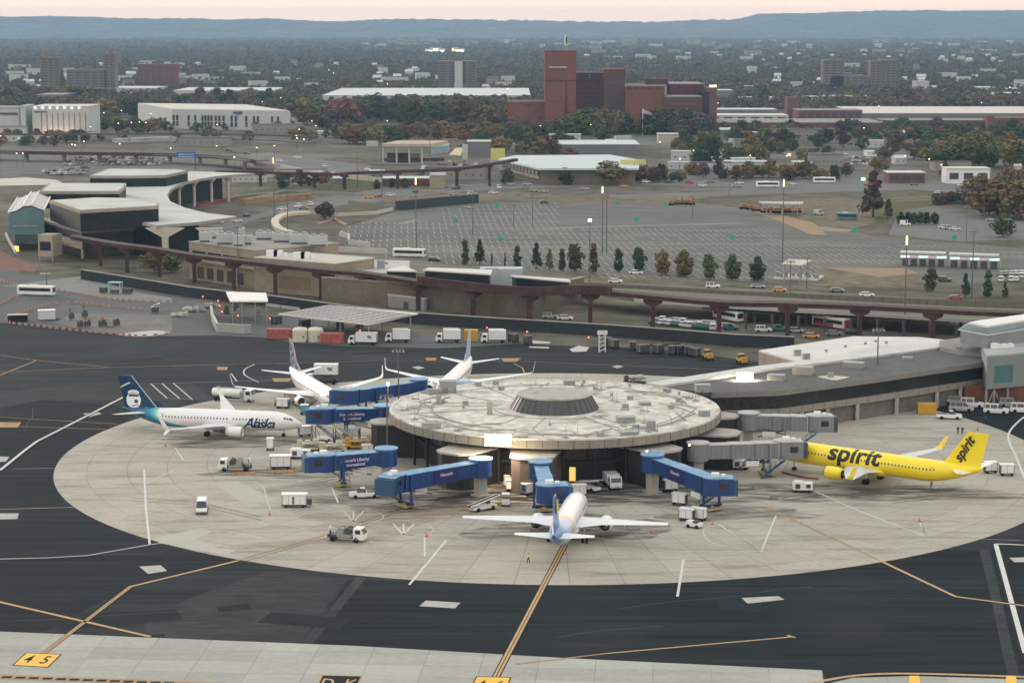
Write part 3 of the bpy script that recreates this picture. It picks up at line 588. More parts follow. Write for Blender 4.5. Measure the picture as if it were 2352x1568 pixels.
        en = MB().loft([ring(eb+.9, er*.80), ring(eb+.05, er*.86), ring(eb-.05, er*.93), ring(eb+.15, er*1.0), ring(eb+1.4, er*1.06), ring(eb+2.6, er*.98), ring(eb+3.5, er*.80), ring(eb+3.45, er*.72)], cap=False).build('engine', S['eng'], R, smooth=True)
        MB().loft([ring(eb+.16, er*1.004), ring(eb-.055, er*.935), ring(eb+.02, er*.86)], cap=False).build('intake_lip', mMetal, en, smooth=True)
        MB().loft([ring(eb+.85, er*.82), ring(eb+.86, er*.25), ring(eb+.5, er*.02)], cap=False).build('fan', mDark, en)
        MB().loft([ring(eb+3.3, er*.60, .02), ring(eb+el*.92, er*.42, .03), ring(eb+el+.5, er*.10, .03)]).build('exhaust_cone', mDark, en, smooth=True)
        MB().loft([[(-(eb+1.0), ey-.05, ez+er*.95), (-(eb+1.0), ey+.05, ez+er*.95), (-(eb+1.3), ey+.05, ez+er*1.1), (-(eb+1.3), ey-.05, ez+er*1.1)], [(-(eb+3.2), ey-.2, ez+er*.7), (-(eb+3.2), ey+.2, ez+er*.7), (-(eb+3.2), ey+.2, zw+.45), (-(eb+3.2), ey-.2, zw+.45)], [(-(eb+5.2), ey-.08, ez+er*.9), (-(eb+5.2), ey+.08, ez+er*.9), (-(eb+5.2), ey+.08, zw+.35), (-(eb+5.2), ey-.08, zw+.35)]]).build('pylon', S['eng'], en)
        # main gear
        gb = S['gear'][1]; gr = MB().cyl((-gb, sd*2.86, .6), (-gb+.1, sd*2.7, zw), .14, .18).cyl((-gb, sd*2.5, .6), (-gb, sd*3.2, .6), .1)
        go = gr.build('landing_gear', mMetal, R)
        for yy in (2.52, 3.2): MB().cyl((-gb, sd*yy-.17, .57), (-gb, sd*yy+.17, .57), .57, n=18).build('wheel', mTyre, go)
        # stabilizer
        hb = L_-6.6; hz = zc+rz*.42
        MB().loft([airfoil(hb, hb+4.1, sd*.35, hz, .085), airfoil(hb+S['hs']*.62, hb+S['hs']*.62+1.35, sd*S['hs'], hz+.75, .07)]).build('stabilizer', S['stab'], R)
    nb = S['gear'][0]; ng = MB().cyl((-nb, 0, .4), (-nb+.15, 0, zc-rz*.8), .09, .12).cyl((-nb, -.25, .36), (-nb, .25, .36), .07).build('nose_gear', mMetal, R)
    for yy in (-.24, .24): MB().cyl((-nb, yy-.1, .36), (-nb, yy+.1, .36), .36, n=16).build('wheel', mTyre, ng)
    # fin
    fb = L_-9.2; fz = zc+rz*.72; fh = S['fh']
    def fsec(le, te, z, th): c = te-le; return [(-(le+f*c), hh*th, z) for f, hh in ((0, 0), (.12, .6), (.4, 1), (.8, .45), (1, .06), (1, -.06), (.8, -.45), (.4, -1), (.12, -.6))]
    fin = MB().loft([fsec(fb+.1, L_-1.2, fz-.3, .20), fsec(fb+.8, L_-1.05, fz+.3, .20), fsec(fb+fh*.84, L_+.35, fz+fh, .11)])
    if S.get('fillet', True): fin.loft([fsec(fb-3.2, fb+1.2, zc+rz*.93, .05), fsec(fb-1.0, fb+1.2, zc+rz*1.12, .05), fsec(fb+1.0, fb+2.2, zc+rz*1.12+1.25, .06)])
    fo = fin.build('tail_fin', S['fin'], R)
    MB().cyl((-L_+.9, 0, zc+rz*.80), (-L_+.35, 0, zc+rz*.84), .16, .10, n=10).build('tail_cone_exhaust', mDark, fus)
    MB().loft([[(-b_, .04*s_, zc+rz+z_) for b_, z_, s_ in ((11, 0, 1), (11.4, 0, 1), (11.5, .35, 1), (11.3, .35, 1))], [(-b_, .04*s_, zc+rz+z_) for b_, z_, s_ in ((11, 0, -1), (11.4, 0, -1), (11.5, .35, -1), (11.3, .35, -1))]]).build('antenna', mSkinW, fus)
    return R, fus, fo, onf, dict(zc=zc, rz=rz, r=r, L=L_, fb=fb, fz=fz, fh=fh, rad=rad)
def skin_text(fus, onf, P, s, b0, size, sd, toward_nose, m, bold, shear=0.0, v0=0.0, e=1.014, sx=1.0, name='airline_lettering', space=1.0):
    V, F = text_mesh(s, size, bold, shear, space, cut=.16); mb = MB(); vs = []
    for a, b_ in V:
        b = b0-a*sx if toward_nose else b0+a*sx
        vs.append(onf(b, (b_+v0)/P['rz'], sd, e))
    mb.add(vs, F); return mb.build(name, m, fus)
def fin_art(fo, P, polys, m, name, y=.22, side=(1, -1), off=0.0):
    mb = MB()
    for sd in side:
        for pl in polys: mb.add([(-(P['fb']+a), sd*(y-.012*b_+off), P['fz']+b_) for a, b_ in pl], [tuple(range(len(pl)))])
    return mb.build(name, m, fo)
# --- white jet with a teal and navy tail
mAS = livery('teal_swoosh_livery', (0.80, 0.81, 0.82), 'alaska', 39.5)
h = Vector((math.cos(math.radians(-10.7)), math.sin(math.radians(-10.7))))
mFinN = mat('midnight_blue_fin', (0.010, 0.045, 0.11), .3, .1, .5, coat=.3)
R1, fus, fo, onf, P = airplane('white jet with navy and teal tail fin bearing a face, left of the round terminal', (-43.4, 421.6), h, dict(body=mAS, fin=mFinN, stab=mSkinW, tip=mSkinW, split=True, belly=mSkinW))
mText = mat('midnight_lettering', (0.006, 0.03, 0.09), .4, .05, 1)
for sd in (1, -1): skin_text(fus, onf, P, 'Alaska', 8.7, 3.1, sd, sd < 0, mText, .055, .45, -.35, sx=.93, space=.86)
mFace = mat('emblem_white', (0.80, 0.82, 0.85), .4, .03, 1); mFd = mat('emblem_blue', (0.02, 0.06, 0.17), .4, .05, 1)
def ell(cx, cy_, a, b_, n=20, t=0): return [(cx+a*math.cos(2*math.pi*i/n)*math.cos(t)-b_*math.sin(2*math.pi*i/n)*math.sin(t), cy_+a*math.cos(2*math.pi*i/n)*math.sin(t)+b_*math.sin(2*math.pi*i/n)*math.cos(t)) for i in range(n)]
em = fin_art(fo, P, [ell(6.1, 2.0, 1.6, 1.75), ell(6.1, 3.6, 1.25, .55), [(5.0, .6), (5.6, .2), (5.5, -.3), (4.9, -.1)]], mFace, 'emblem', .32)
fin_art(fo, P, [ell(5.55, 1.75, .42, .40), [(4.9, 2.75), (7.2, 2.75), (7.1, 3.2), (5.0, 3.15)], [(5.0, 1.0), (6.6, .62), (6.5, .82), (5.1, 1.15)]], mFd, 'emblem_detail', .36)
for pl in ([(3.2, .6), (3.5, .6), (4.6, -.7), (4.2, -.75)], [(6.7, 5.5), (7.9, 5.0), (8.9, 4.5), (8.9, 4.85), (7.9, 5.4), (6.9, 5.85)]): fin_art(fo, P, [pl], mat('pale_green_stripe', (.45, .62, .55), .4, .05, 1), 'fin_stripe', .33)
fin_art(fo, P, [[(.6, .15), (6.4, 7.1), (6.65, 7.1), (.95, .15)]], mat('pale_blue_edge', (.40, .52, .60), .4, .05, 1), 'fin_edge', .16)
# --- yellow jet
mSp = mat('yellow_fuselage', (0.93, 0.73, 0.02), .28, .03, .4, coat=.3)
hs_ = Vector((-.788, .616)).normalized()
R2, fus, fo, onf, P = airplane('bright yellow jet with black lettering parked nose-in right of the round terminal', (50.0, 392.4), hs_, dict(L=44.5, r=1.98, rz=2.07, zc=3.75, wb=16.8, zw=2.4, ez=2.05, ey=5.75, eb=15.3, er=1.18, gear=(5.1, 22.0), body=mSp, fin=mSp, eng=mSp, stab=mSkinW, tip=mSp, hs=6.2, fh=6.6, fillet=False))
mBT = mat('black_lettering', (0.012, 0.014, 0.012), .4, .05, 1)
for sd in (1, -1): skin_text(fus, onf, P, 'spirit', 18.6, 4.7, sd, sd < 0, mBT, .13, .12, 1.3, sx=1.12, space=1.0)
V, F = text_mesh('spirit', 2.5, .07, .25, 1.0); tb = MB()
for sd in (1, -1):
    ang = math.radians(58); vs = []
    for a, b_ in V:
        a2 = a*(1 if sd > 0 else -1)
        u = a*math.cos(ang)*(1)-b_*math.sin(ang); v = a*math.sin(ang)+b_*math.cos(ang)
        if sd < 0: u = -a*math.cos(ang)*-1-b_*math.sin(ang)
        vs.append((-(P['fb']+5.0+u), sd*.30, P['fz']+3.3+v))
    tb.add(vs, F)
tb.build('fin_lettering', mBT, fo)
# --- white and blue jet at the front stand
mAl = livery('blue_tail_livery', (0.80, 0.81, 0.82), 'allegiant', 36.5)
mFinA = mat('royal_blue_fin', (0.02, 0.14, 0.36), .3, .1, .5, coat=.3, col2=(0.03, .22, .48))
R3, fus, fo, onf, P = airplane('white jet with a blue and orange tail parked nose-in below the round terminal', (6.35+.148*36.5, 314.5+.989*36.5), (.148, .989), dict(L=36.5, r=2.0, rz=2.1, zc=3.75, wb=12.0, zw=2.9, ez=2.05, ey=5.75, eb=10.4, er=1.18, gear=(5.1, 17.7), body=mAl, fin=mFinA, eng=mSkinW, stab=mSkinW, winglet=0, wing=mat('pale_wing', (.68, .70, .72), .35, .05, .6), hs=6.3, fh=6.4, fillet=False, belly=mSkinW, span=16.8))
fin_art(fo, P, [ell(5.6, 4.4, 1.2, 1.2, 16)], mat('sun_orange', (.85, .50, .10), .4, .05, 1), 'sun_emblem', .32)
# --- two white jets behind
R4, fus, fo, onf, P = airplane('white jet with a dark checkered fin behind the blue boarding bridges', (-38.0, 444.5), (.36, -.933), dict(fin=mat('plum_grey_fin', (.09, .075, .11), .35, .3, .8, col2=(.55, .53, .56)), tip=mSkinW, wing=mSkinW, stab=mSkinW))
fin_art(fo, P, [[(2.2+i, .8+j), (3.0+i, .8+j), (3.2+i, 1.6+j), (2.4+i, 1.6+j)] for i, j in ((0, 0), (2, 1), (3.2, .2), (2.8, 2.6), (4.2, 2), (4.4, 3.6), (5.5, 4.4), (5.2, .8))], mFd, 'fin_pattern', .30)
R5, fus, fo, onf, P = airplane('white jet with slim pale blue tail fin beyond the far rim of the round terminal', (-16.0, 458.0), (-.154, -.988), dict(fin=mat('slate_blue_fin', (.42, .50, .58), .35, .1, .8), tip=mSkinW, wing=mSkinW, stab=mSkinW, body=mSkinW))
# ------------------------------------------------------------ round satellite terminal
mFas = mat('precast_fascia', (0.27, 0.25, 0.215), .85, .1, .3, var2=.12, scale2=2.0, dirt=((.16, .15, .13), .3, .5))
mRoofW = mat('white_membrane_roof', (0.57, 0.55, 0.50), .85, .14, .12, var2=.22, scale2=.55, dirt=((.22, .20, .17), .2, 1.0))
mDGl = mat('tinted_glass', (0.012, 0.016, 0.018), .25, .3, .25, var2=.5, scale2=.8, spec=.6)
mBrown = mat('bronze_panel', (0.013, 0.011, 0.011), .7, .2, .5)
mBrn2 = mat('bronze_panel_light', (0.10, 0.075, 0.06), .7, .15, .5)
def lamp_mat(n, c, s): return mat(n, c, .5, .0, 1, emit=c, es=s)
mFloodW = lamp_mat('warm_floodlight', (1.0, 0.80, 0.48), 14); mFloodY = lamp_mat('white_floodlight', (1.0, 0.92, 0.66), 14)
mRedL = lamp_mat('red_obstruction_light', (1.0, 0.10, 0.08), 4); mGrnL = lamp_mat('green_signal_light', (.05, .9, .5), 1.0)
SX, SY = 8.4, 404.0; RZ = 9.35
def cx_(r, a, z): return (SX+r*math.cos(a), SY+r*math.sin(a), z)
sat = TW('round_terminal', 'circular airport terminal with pale flat roof and central dark conical skylight', 'terminal building', (SX, SY, 0))
n = 96; A = [2*math.pi*i/n for i in range(n)]
rf = MB().loft([[cx_(r, a, z) for a in A] for r, z in ((32.6, RZ+.02), (32.55, RZ+.25), (32.0, RZ+.25), (31.9, RZ), (22, RZ+.05), (10, RZ+.08))], cap=False)
rf.flat([cx_(10, a, 0)[:2] for a in A], RZ+.08)
roof = rf.build('roof', mRoofW, sat)
fs = MB().loft([[cx_(r, a, z) for a in A] for r, z in ((31.6, RZ-1.75), (32.75, RZ-1.55), (32.75, RZ-.02), (32.62, RZ+.02))], cap=False); fs.merge(MB().loft([[cx_(r, a, z) for a in A] for r, z in ((26, RZ-1.7), (31.6, RZ-1.75))], cap=False))
fas = fs.build('fascia', mFas, sat)
jn = MB()
for i in range(0, 72):
    a = 2*math.pi*i/72; jn.box(cx_(32.765, a, RZ-1.53), (.03, .10, 1.5), a)
jn.build('fascia_seam', mDark, fas)
MB().loft([[cx_(26.4, a, z) for a in A] for z in (4.3, RZ-1.7)], cap=False).build('glazing', mDGl, sat)
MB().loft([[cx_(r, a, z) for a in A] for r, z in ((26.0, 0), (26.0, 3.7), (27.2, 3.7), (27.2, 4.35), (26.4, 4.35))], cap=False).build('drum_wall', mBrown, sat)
mul = MB()
for i in range(72):
    a = 2*math.pi*i/72; mul.box(cx_(26.45, a, 4.35), (.12, .12, RZ-6.1), a)
mul.build('mullions', mDark, sat)
sk = MB().loft([[cx_(r, a, z) for a in A] for r, z in ((8.75, RZ+.08), (7.15, RZ+2.75), (6.9, RZ+2.75))], cap=False)
sko = sk.build('skylight', mat('skylight_panels', (.055, .058, .06), .5, .2, .4), sat)
rb = MB()
for i in range(36):
    a = 2*math.pi*i/36; rb.cyl(cx_(8.8, a, RZ+.1), cx_(7.2, a, RZ+2.75), .07, n=4)
rb.build('skylight_ribs', mDark, sko)
MB().loft([[cx_(r, a, z) for a in A] for r, z in ((7.3, RZ+2.72), (7.4, RZ+2.98), (7.0, RZ+2.98), (0.1, RZ+3.2))], cap=False).build('skylight_cap', mat('cap_roof', (.40, .385, .35), .85, .1, .3, dirt=((.2, .17, .14), .35, .6)), sko)
# roof equipment: conduit runs, vents, lightning rods, small units
mConduit = mat('roof_conduit', (.34, .335, .31), .8, .2, 1)
cd = MB()
def rp_(r, deg): a = math.radians(deg); return cx_(r, a, RZ+.07)
for r, a0, a1 in ((24.5, 150, 240), (24.1, 150, 240), (26.5, 30, 130), (25.5, -60, 0), (28, 200, 280), (12, 180, 300)):
    pts = [rp_(r, a) for a in np.linspace(a0, a1, 24)]; cd.path(pts, .12, .10)
for i in range(16):
    d0 = random.uniform(0, 360); cd.path([rp_(random.uniform(10, 14), d0), rp_(random.uniform(18, 24), d0+random.uniform(-8, 8)), rp_(29.5, d0+random.uniform(-12, 12))], .12, .1)
for i in range(10):
    d0 = random.uniform(0, 360); cd.path([rp_(27, d0), rp_(28, d0+25), rp_(24, d0+40)], .14, .14)
cd.build('conduit_run', mConduit, roof)
rn = random.Random(11)
for i in range(58):
    a = rn.uniform(0, 360); r = rn.choice((29.6, 29.6, 29.8, 26, 23, 18, 14)); c = rp_(r, a); v = MB()
    k = i % 4
    if k == 0: v.box(c, (1.4, .7, .12), math.radians(a)).box((c[0], c[1], c[2]+.12), (.25, .25, .35), 0).cyl(c, (c[0], c[1], c[2]+1.9), .045, n=5)
    elif k == 1: v.cyl(c, (c[0], c[1], c[2]+.5), .28, .24, n=10).cyl((c[0], c[1], c[2]+.5), (c[0], c[1], c[2]+.62), .42, .3, n=10)
    elif k == 2: v.box(c, (1.1, .8, .7), math.radians(a+20)).box((c[0], c[1], c[2]+.7), (1.2, .9, .08), math.radians(a+20))
    else: v.box(c, (1.8, .25, .2), math.radians(a)).cyl((c[0]+.6, c[1], c[2]), (c[0]+.6, c[1], c[2]+1.3), .05, n=5).cyl((c[0]-.5, c[1], c[2]), (c[0]-.5, c[1], c[2]+.7), .05, n=5)
    v.build('roof_vent', mGreyV if k != 1 else mConduit, roof)
for (rg, x, y, w, d_, hh) in (('N8', 1560, 655, 1.0, .9, 2.4), ('N8', 830, 510, 1.0, .9, 1.7), ('N8', 960, 330, 3.4, 2.2, 2.3), ('A3', 500, 395, 2.5, 2, 1.2), ('A3', 2130, 405, 3, 2.2, 1.4), ('A3', 1280, 362, 2.4, 1, .8), ('A3', 1640, 600, 3.4, 2.2, 1.0), ('A3', 1800, 645, 1.6, 1.4, 1.5), ('A3', 1660, 685, 3.2, 1.8, .7), ('A3', 400, 635, 3.6, 1.0, .8), ('A3', 970, 695, 2.4, 1.0, .8), ('A3', 1760, 490, 2.2, 2.2, .5), ('A3', 2140, 560, 2.2, 1, .9), ('A3', 420, 420, 3, 1.2, .9)):
    c = G(rg, x, y, RZ+.05); v = MB().box(c, (w, d_, hh), .1).box((c[0], c[1], c[2]+hh), (w*1.08, d_*1.08, .1), .1)
    if w > 2: v.box((c[0]+w*.2, c[1]-d_*.6, c[2]), (w*.4, .5, hh*.5), .1)
    v.build('rooftop_unit', mGreyV if w > 1.2 else mConduit, roof)
# pods below the rim
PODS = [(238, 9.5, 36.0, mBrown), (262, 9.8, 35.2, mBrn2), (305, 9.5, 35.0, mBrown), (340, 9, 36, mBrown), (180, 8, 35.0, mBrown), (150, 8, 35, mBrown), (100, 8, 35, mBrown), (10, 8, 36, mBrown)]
for deg, w, r1, m in PODS:
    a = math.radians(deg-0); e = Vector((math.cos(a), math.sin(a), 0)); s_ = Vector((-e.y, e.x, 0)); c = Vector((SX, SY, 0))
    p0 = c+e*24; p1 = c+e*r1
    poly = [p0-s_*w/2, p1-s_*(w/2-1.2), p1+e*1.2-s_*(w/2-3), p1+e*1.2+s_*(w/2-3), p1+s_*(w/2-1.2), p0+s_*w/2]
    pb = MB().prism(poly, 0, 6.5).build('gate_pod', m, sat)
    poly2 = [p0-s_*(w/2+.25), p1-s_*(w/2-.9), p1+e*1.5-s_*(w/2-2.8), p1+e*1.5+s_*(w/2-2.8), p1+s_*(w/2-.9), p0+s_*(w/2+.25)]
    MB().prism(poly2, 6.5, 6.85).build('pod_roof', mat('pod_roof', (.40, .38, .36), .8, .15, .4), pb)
    dr = MB(); f0 = p1+e*1.22; dr.box((f0.x-s_.x*1.2, f0.y-s_.y*1.2, 0), (.06, 1.1, 2.3), a); dr.build('service_door', mDark, pb)
    sg = MB(); sg.box((f0.x+s_.x*.6, f0.y+s_.y*.6, 3.6), (.05, 1.25, 1.2), a); sg.build('gate_sign', mat('sign_white', (.8, .8, .78), .5, .03, 1), pb)
dl = G('D', 1315, 1112, 0); dl_z = 2.0
MB().box((dl.x, dl.y+1.2, .4), (1.15, .10, 2.6), 0).build('lit_doorway', lamp_mat('amber_light', (1.0, .50, .12), .75), sat)
sgp = G('D', 1350, 1020, RZ-1.5); MB().box((sgp.x, sgp.y-.25, RZ-1.45), (1.35, .06, 1.15), 0).build('rim_sign', mat('sign_white', (.8, .8, .78), .5, .03, 1), sat)
# columns and ground floor clutter under the rim
for deg in list(range(200, 345, 12)):
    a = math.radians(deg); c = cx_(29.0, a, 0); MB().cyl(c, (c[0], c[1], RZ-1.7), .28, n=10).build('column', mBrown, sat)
# ------------------------------------------------------------ floodlights
def flood_bank(name, label, pos, n_, w, hgt, m, pole=None, ang=0.0, size=.5, light=None, rows=2):
    t = TW(name, label, 'floodlight', pos); fr = MB(); 
    if pole is not None:
        MB().cyl((pos[0], pos[1], pole), (pos[0], pos[1], pos[2]), .16, .10, n=8).build('pole', mDark, t)
    fr.box((pos[0], pos[1], pos[2]-.06), (w, .10, .10), ang); fr.build('bracket', mDark, t)
    for r_ in range(rows):
        for i in range(n_):
            u = (i-(n_-1)/2)*w/max(n_, 1); x = pos[0]+u*math.cos(ang); y = pos[1]+u*math.sin(ang)
            MB().box((x, y, pos[2]+r_*size*1.08), (size*.62, .22, size*.7), ang).build('lamp', m, t)
    if light:
        l = bpy.data.lights.new('floodlight', 'AREA'); l.shape = 'RECTANGLE'; l.size = w; l.size_y = .8; l.energy = light; l.color = (1, .80, .52)
        lo = bpy.data.objects.new('lamp_light', l); COL.objects.link(lo); lo.parent = t; lo.location = (0, -1.2, .4); lo.rotation_euler = (math.radians(38), 0, 0)
    return t
p = G('D', 1144, 1012, RZ+.6); flood_bank('floodlight_bank', 'blazing warm floodlight bank on the near rim of the round roof', (p.x, p.y, RZ-.3), 7, 4.9, 1, mFloodW, light=1900, size=.74, rows=3)
# light on a mast by the connector
g0 = G('D', 1709, 968); zt = ZAT('D', 870, g0.y)
flood_bank('mast_floodlight', 'brilliant white floodlight cluster on a mast at the connector roof', (g0.x, g0.y, zt), 5, 3.8, 1, mFloodY, pole=0, size=.74, light=2600)
g0 = G('D', 892, 998); flood_bank('mast_floodlight', 'white floodlight on a mast beside the upper left blue bridges', (g0.x, g0.y, ZAT('D', 884, g0.y)), 1, .9, 1, mFloodY, pole=0, size=.7, rows=1, light=200)
p = G('D', 1486, 1034, RZ-2.2); flood_bank('rim_floodlight', 'small white floodlight below the right rim of the round roof', (p.x, p.y, RZ-2.6), 1, .6, 1, mFloodY, size=.45, rows=1)
p = G('D', 1583, 1029, 6.6); flood_bank('rim_floodlight', 'tiny white lamp over the grey boarding walkway entrance', (p.x, p.y, 7.1), 1, .5, 1, mFloodY, size=.35, rows=1)
# ------------------------------------------------------------ boarding bridges
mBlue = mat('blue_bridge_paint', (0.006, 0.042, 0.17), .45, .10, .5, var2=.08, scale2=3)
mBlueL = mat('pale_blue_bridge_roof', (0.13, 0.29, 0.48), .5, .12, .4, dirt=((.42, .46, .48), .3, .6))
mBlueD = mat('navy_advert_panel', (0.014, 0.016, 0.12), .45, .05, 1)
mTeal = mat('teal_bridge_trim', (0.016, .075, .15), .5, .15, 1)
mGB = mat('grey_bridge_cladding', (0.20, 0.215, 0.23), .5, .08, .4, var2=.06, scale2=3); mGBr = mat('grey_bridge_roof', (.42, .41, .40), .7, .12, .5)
mYe = mYelEq
def bridge(label, rot, cab, zr, zc, yaw, wheels=.84, body=mBlue, roofm=mBlueL, sections=3, adv=.5, hgt=2.75, cabw=3.4, rotunda=True, leg=True, cabin_box=False, lines=('Newark Liberty', ), group='blue boarding bridges', stair=True):
    """rot, cab: ground points (x, y); zr, zc: floor heights; yaw: heading of the cab mouth"""
    r_ = Vector((rot[0], rot[1], zr)); c_ = Vector((cab[0], cab[1], zc)); e = (c_-r_); Ln = e.length; en = e/Ln; ef = Vector((e.x, e.y, 0)).normalized(); sd = Vector((-ef.y, ef.x, 0)); ang = math.atan2(ef.y, ef.x)
    t = TW('boarding_bridge', label, 'boarding bridge', (rot[0], rot[1], 0), group)
    if rotunda:
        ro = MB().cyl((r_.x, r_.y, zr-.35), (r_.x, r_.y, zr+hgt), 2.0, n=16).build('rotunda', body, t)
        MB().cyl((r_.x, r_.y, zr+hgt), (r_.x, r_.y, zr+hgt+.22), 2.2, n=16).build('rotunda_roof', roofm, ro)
        MB().box((r_.x, r_.y, 0), (1.9, 1.5, zr-.35), ang).box((r_.x, r_.y, 0), (2.8, 2.4, .3), ang).build('support_column', mCon, t)
    tun = []
    a0 = 1.2 if rotunda else 0.0
    for k in range(sections):
        f0 = a0+(Ln-a0-1.5)*k/sections; f1 = a0+(Ln-a0-1.5)*(k+1)/sections+(.25 if k < sections-1 else 0); w = 2.5+.22*k; hh = hgt+.16*k-.3
        p0 = r_+en*f0; p1 = r_+en*f1; z_ = -.08*k
        tb = MB().swept(p0+Vector((0, 0, z_)), p1+Vector((0, 0, z_)), w, hh)
        to = tb.build('tunnel', body, t); tun.append((to, p0, p1, w, hh, z_))
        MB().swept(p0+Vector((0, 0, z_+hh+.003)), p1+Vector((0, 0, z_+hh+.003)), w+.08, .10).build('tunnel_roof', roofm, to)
        rb = MB(); nn = max(4, int((f1-f0)/.9))
        for i in range(nn+1):
            pp = p0.lerp(p1, i/nn); rb.swept(pp+Vector((0, 0, z_+.02))-en*.05, pp+Vector((0, 0, z_+.02))+en*.05, w+.07, hh-.05)
        rb.build('wall_ribs', body if body != mGB else mat('grey_bridge_rib', (.15, .165, .18), .5, .1, 1), to)
        MB().swept(p1+Vector((0, 0, z_-.05))-en*.18, p1+Vector((0, 0, z_-.05)), w+.22, hh+.2).build('end_frame', mTeal if body != mGB else mGBr, to)
    if adv:
        to, p0, p1, w, hh, z_ = tun[min(1, len(tun)-1)]
        L2 = min(5.2 if len(lines) == 1 else 7.0, (p1-p0).length*.95)
        for s_ in (1, -1):
            pp = p0.lerp(p1, adv)-en*(L2/2)+sd*s_*(w/2+.06); q2 = pp+en*L2
            ad = MB().swept(pp+Vector((0, 0, z_+.02)), q2+Vector((0, 0, z_+.02)), .05, hh-.06).build('advert_panel', mBlueD, to)
            V, F = text_mesh(lines[0], .62, .012, 0, 1.0); mid = (pp+q2)/2+Vector((0, 0, z_+hh*.62)); ed = en*(1 if s_ < 0 else -1)
            mb = MB()
            for li in range(len(lines)):
                V, F = text_mesh(lines[li], .85 if li == 0 else .75, .03, 0, .95)
                mb.add([mid+ed*a+Vector((0, 0, b_-li*.85))+sd*s_*.06 for a, b_ in V], F)
            mb.build('advert_lettering', mat('pale_lilac_lettering', (.42, .44, .58), .5, .05, 1), to)
    # cab
    y = Vector((math.cos(yaw), math.sin(yaw), 0)); cm = c_
    cb = MB().cyl((cm.x, cm.y, zc-.25), (cm.x, cm.y, zc+hgt+.05), 1.95, n=14)
    co = cb.build('cab', body, t)
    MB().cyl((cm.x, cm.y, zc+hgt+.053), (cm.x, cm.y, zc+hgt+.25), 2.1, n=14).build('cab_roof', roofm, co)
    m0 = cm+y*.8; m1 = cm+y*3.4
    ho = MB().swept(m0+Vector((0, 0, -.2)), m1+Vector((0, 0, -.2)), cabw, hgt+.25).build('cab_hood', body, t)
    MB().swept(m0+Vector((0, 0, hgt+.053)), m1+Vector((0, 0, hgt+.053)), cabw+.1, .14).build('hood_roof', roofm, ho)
    MB().swept(m1+Vector((0, 0, .1)), m1+y*.06+Vector((0, 0, .1)), cabw-.7, hgt-.5).build('mouth', mDark, ho)
    MB().swept(m1+Vector((0, 0, -.15)), m1+y*.75+Vector((0, 0, -.15)), cabw+.1, hgt+.1, w2=cabw+.3).build('canopy', mTeal if body != mGB else mDark, ho)
    yn = Vector((-y.y, y.x, 0))
    for s_ in (1, -1):
        wn_ = cm+y*1.6+yn*s_*(cabw/2+.02)
        MB().box((wn_.x, wn_.y, zc+1.0), (1.5, .05, 1.1), yaw).build('cab_window', mGlass, ho)
    hv = cm+y*.3; MB().box((hv.x, hv.y, zc+hgt+.26), (1.3, 1.1, .6), yaw).box((hv.x+y.x*1.4, hv.y+y.y*1.4, zc+hgt+.26), (.7, .9, .35), yaw).build('air_conditioner', mWhiteV, co)
    # wheel carriage
    if leg:
        wp = r_+en*(Ln*wheels); wz = wp.z-.2; lg = MB()
        for s_ in (1, -1):
            b = wp+sd*s_*1.75; lg.box((b.x, b.y, .9), (.34, .34, wz+hgt-.9), ang)
        lg.swept(wp+Vector((0, 0, -.45))-sd*1.8, wp+Vector((0, 0, -.45))+sd*1.8, .45, .4); lg.swept(Vector((wp.x, wp.y, .75))-sd*2.1, Vector((wp.x, wp.y, .75))+sd*2.1, .7, .45)
        lo = lg.build('lift_column', mBlue if body == mBlue else mGB, t)
        bg_ = MB().box((wp.x, wp.y, .35), (2.4, 3.0, .4), ang).cyl((wp.x, wp.y, .7), (wp.x, wp.y, 1.0), .5).build('bogie', mYe, t)
        for s_ in (1, -1):
            b = wp+sd*s_*1.25; MB().cyl((b.x-sd.x*.2, b.y-sd.y*.2, .62), (b.x+sd.x*.2, b.y+sd.y*.2, .62), .62, n=16).build('wheel', mTyre, bg_)
        ab = wp-en*3.2; MB().box((ab.x-sd.x*.5, ab.y-sd.y*.5, wz-1.25), (2.6, 1.2, 1.0), ang).build('equipment_box', mWhiteV, t)
        cl = MB(); cl.cyl(wp+Vector((0, 0, -.3)), r_+en*(Ln*wheels-5.5)+Vector((0, 0, -1.9)), .12, n=6); cl.cyl(wp-sd*.9+Vector((0, 0, -1.0)), r_+en*(Ln*wheels-4.5)-sd*.9+Vector((0, 0, -.2)), .12, n=6); cl.build('cable_arm', mDark, t)
    if stair:
        s0 = cm-y*.3-yn*2.2; s1 = s0-ef*4.6-yn*.4; stt = MB()
        stt.swept((s0.x, s0.y, zc-.4), (s1.x, s1.y, .15), .9, .16)
        for k in (-1, 1): stt.swept((s0.x+yn.x*.45*k, s0.y+yn.y*.45*k, zc+.6), (s1.x+yn.x*.45*k, s1.y+yn.y*.45*k, 1.2), .05, .06)
        for i in range(6):
            f = i/5; b = Vector((s0.x, s0.y, zc-.4)).lerp(Vector((s1.x, s1.y, .15)), f)
            for k in (-1, 1): stt.box((b.x+yn.x*.45*k, b.y+yn.y*.45*k, b.z), (.05, .05, 1.05))
        stt.build('stair', mTeal, t)
    return t
def g2(x, y): p = G('D', x, y); return (p.x, p.y)
pi = math.pi
bridge('blue bridge at lower left whose square cab faces the viewer, pickup parked beside it', g2(1104, 1138), g2(906, 1170), 4.0, 3.5, -pi*.62, adv=.35, lines=('Newark', ), wheels=.87)
bridge('blue bridge nearest left of the brown pods with two lines of lettering', g2(888, 1112), g2(748, 1118), 4.0, 3.3, pi*1.08, adv=.6, lines=('Newark Liberty', 'International'), wheels=.72, sections=3)
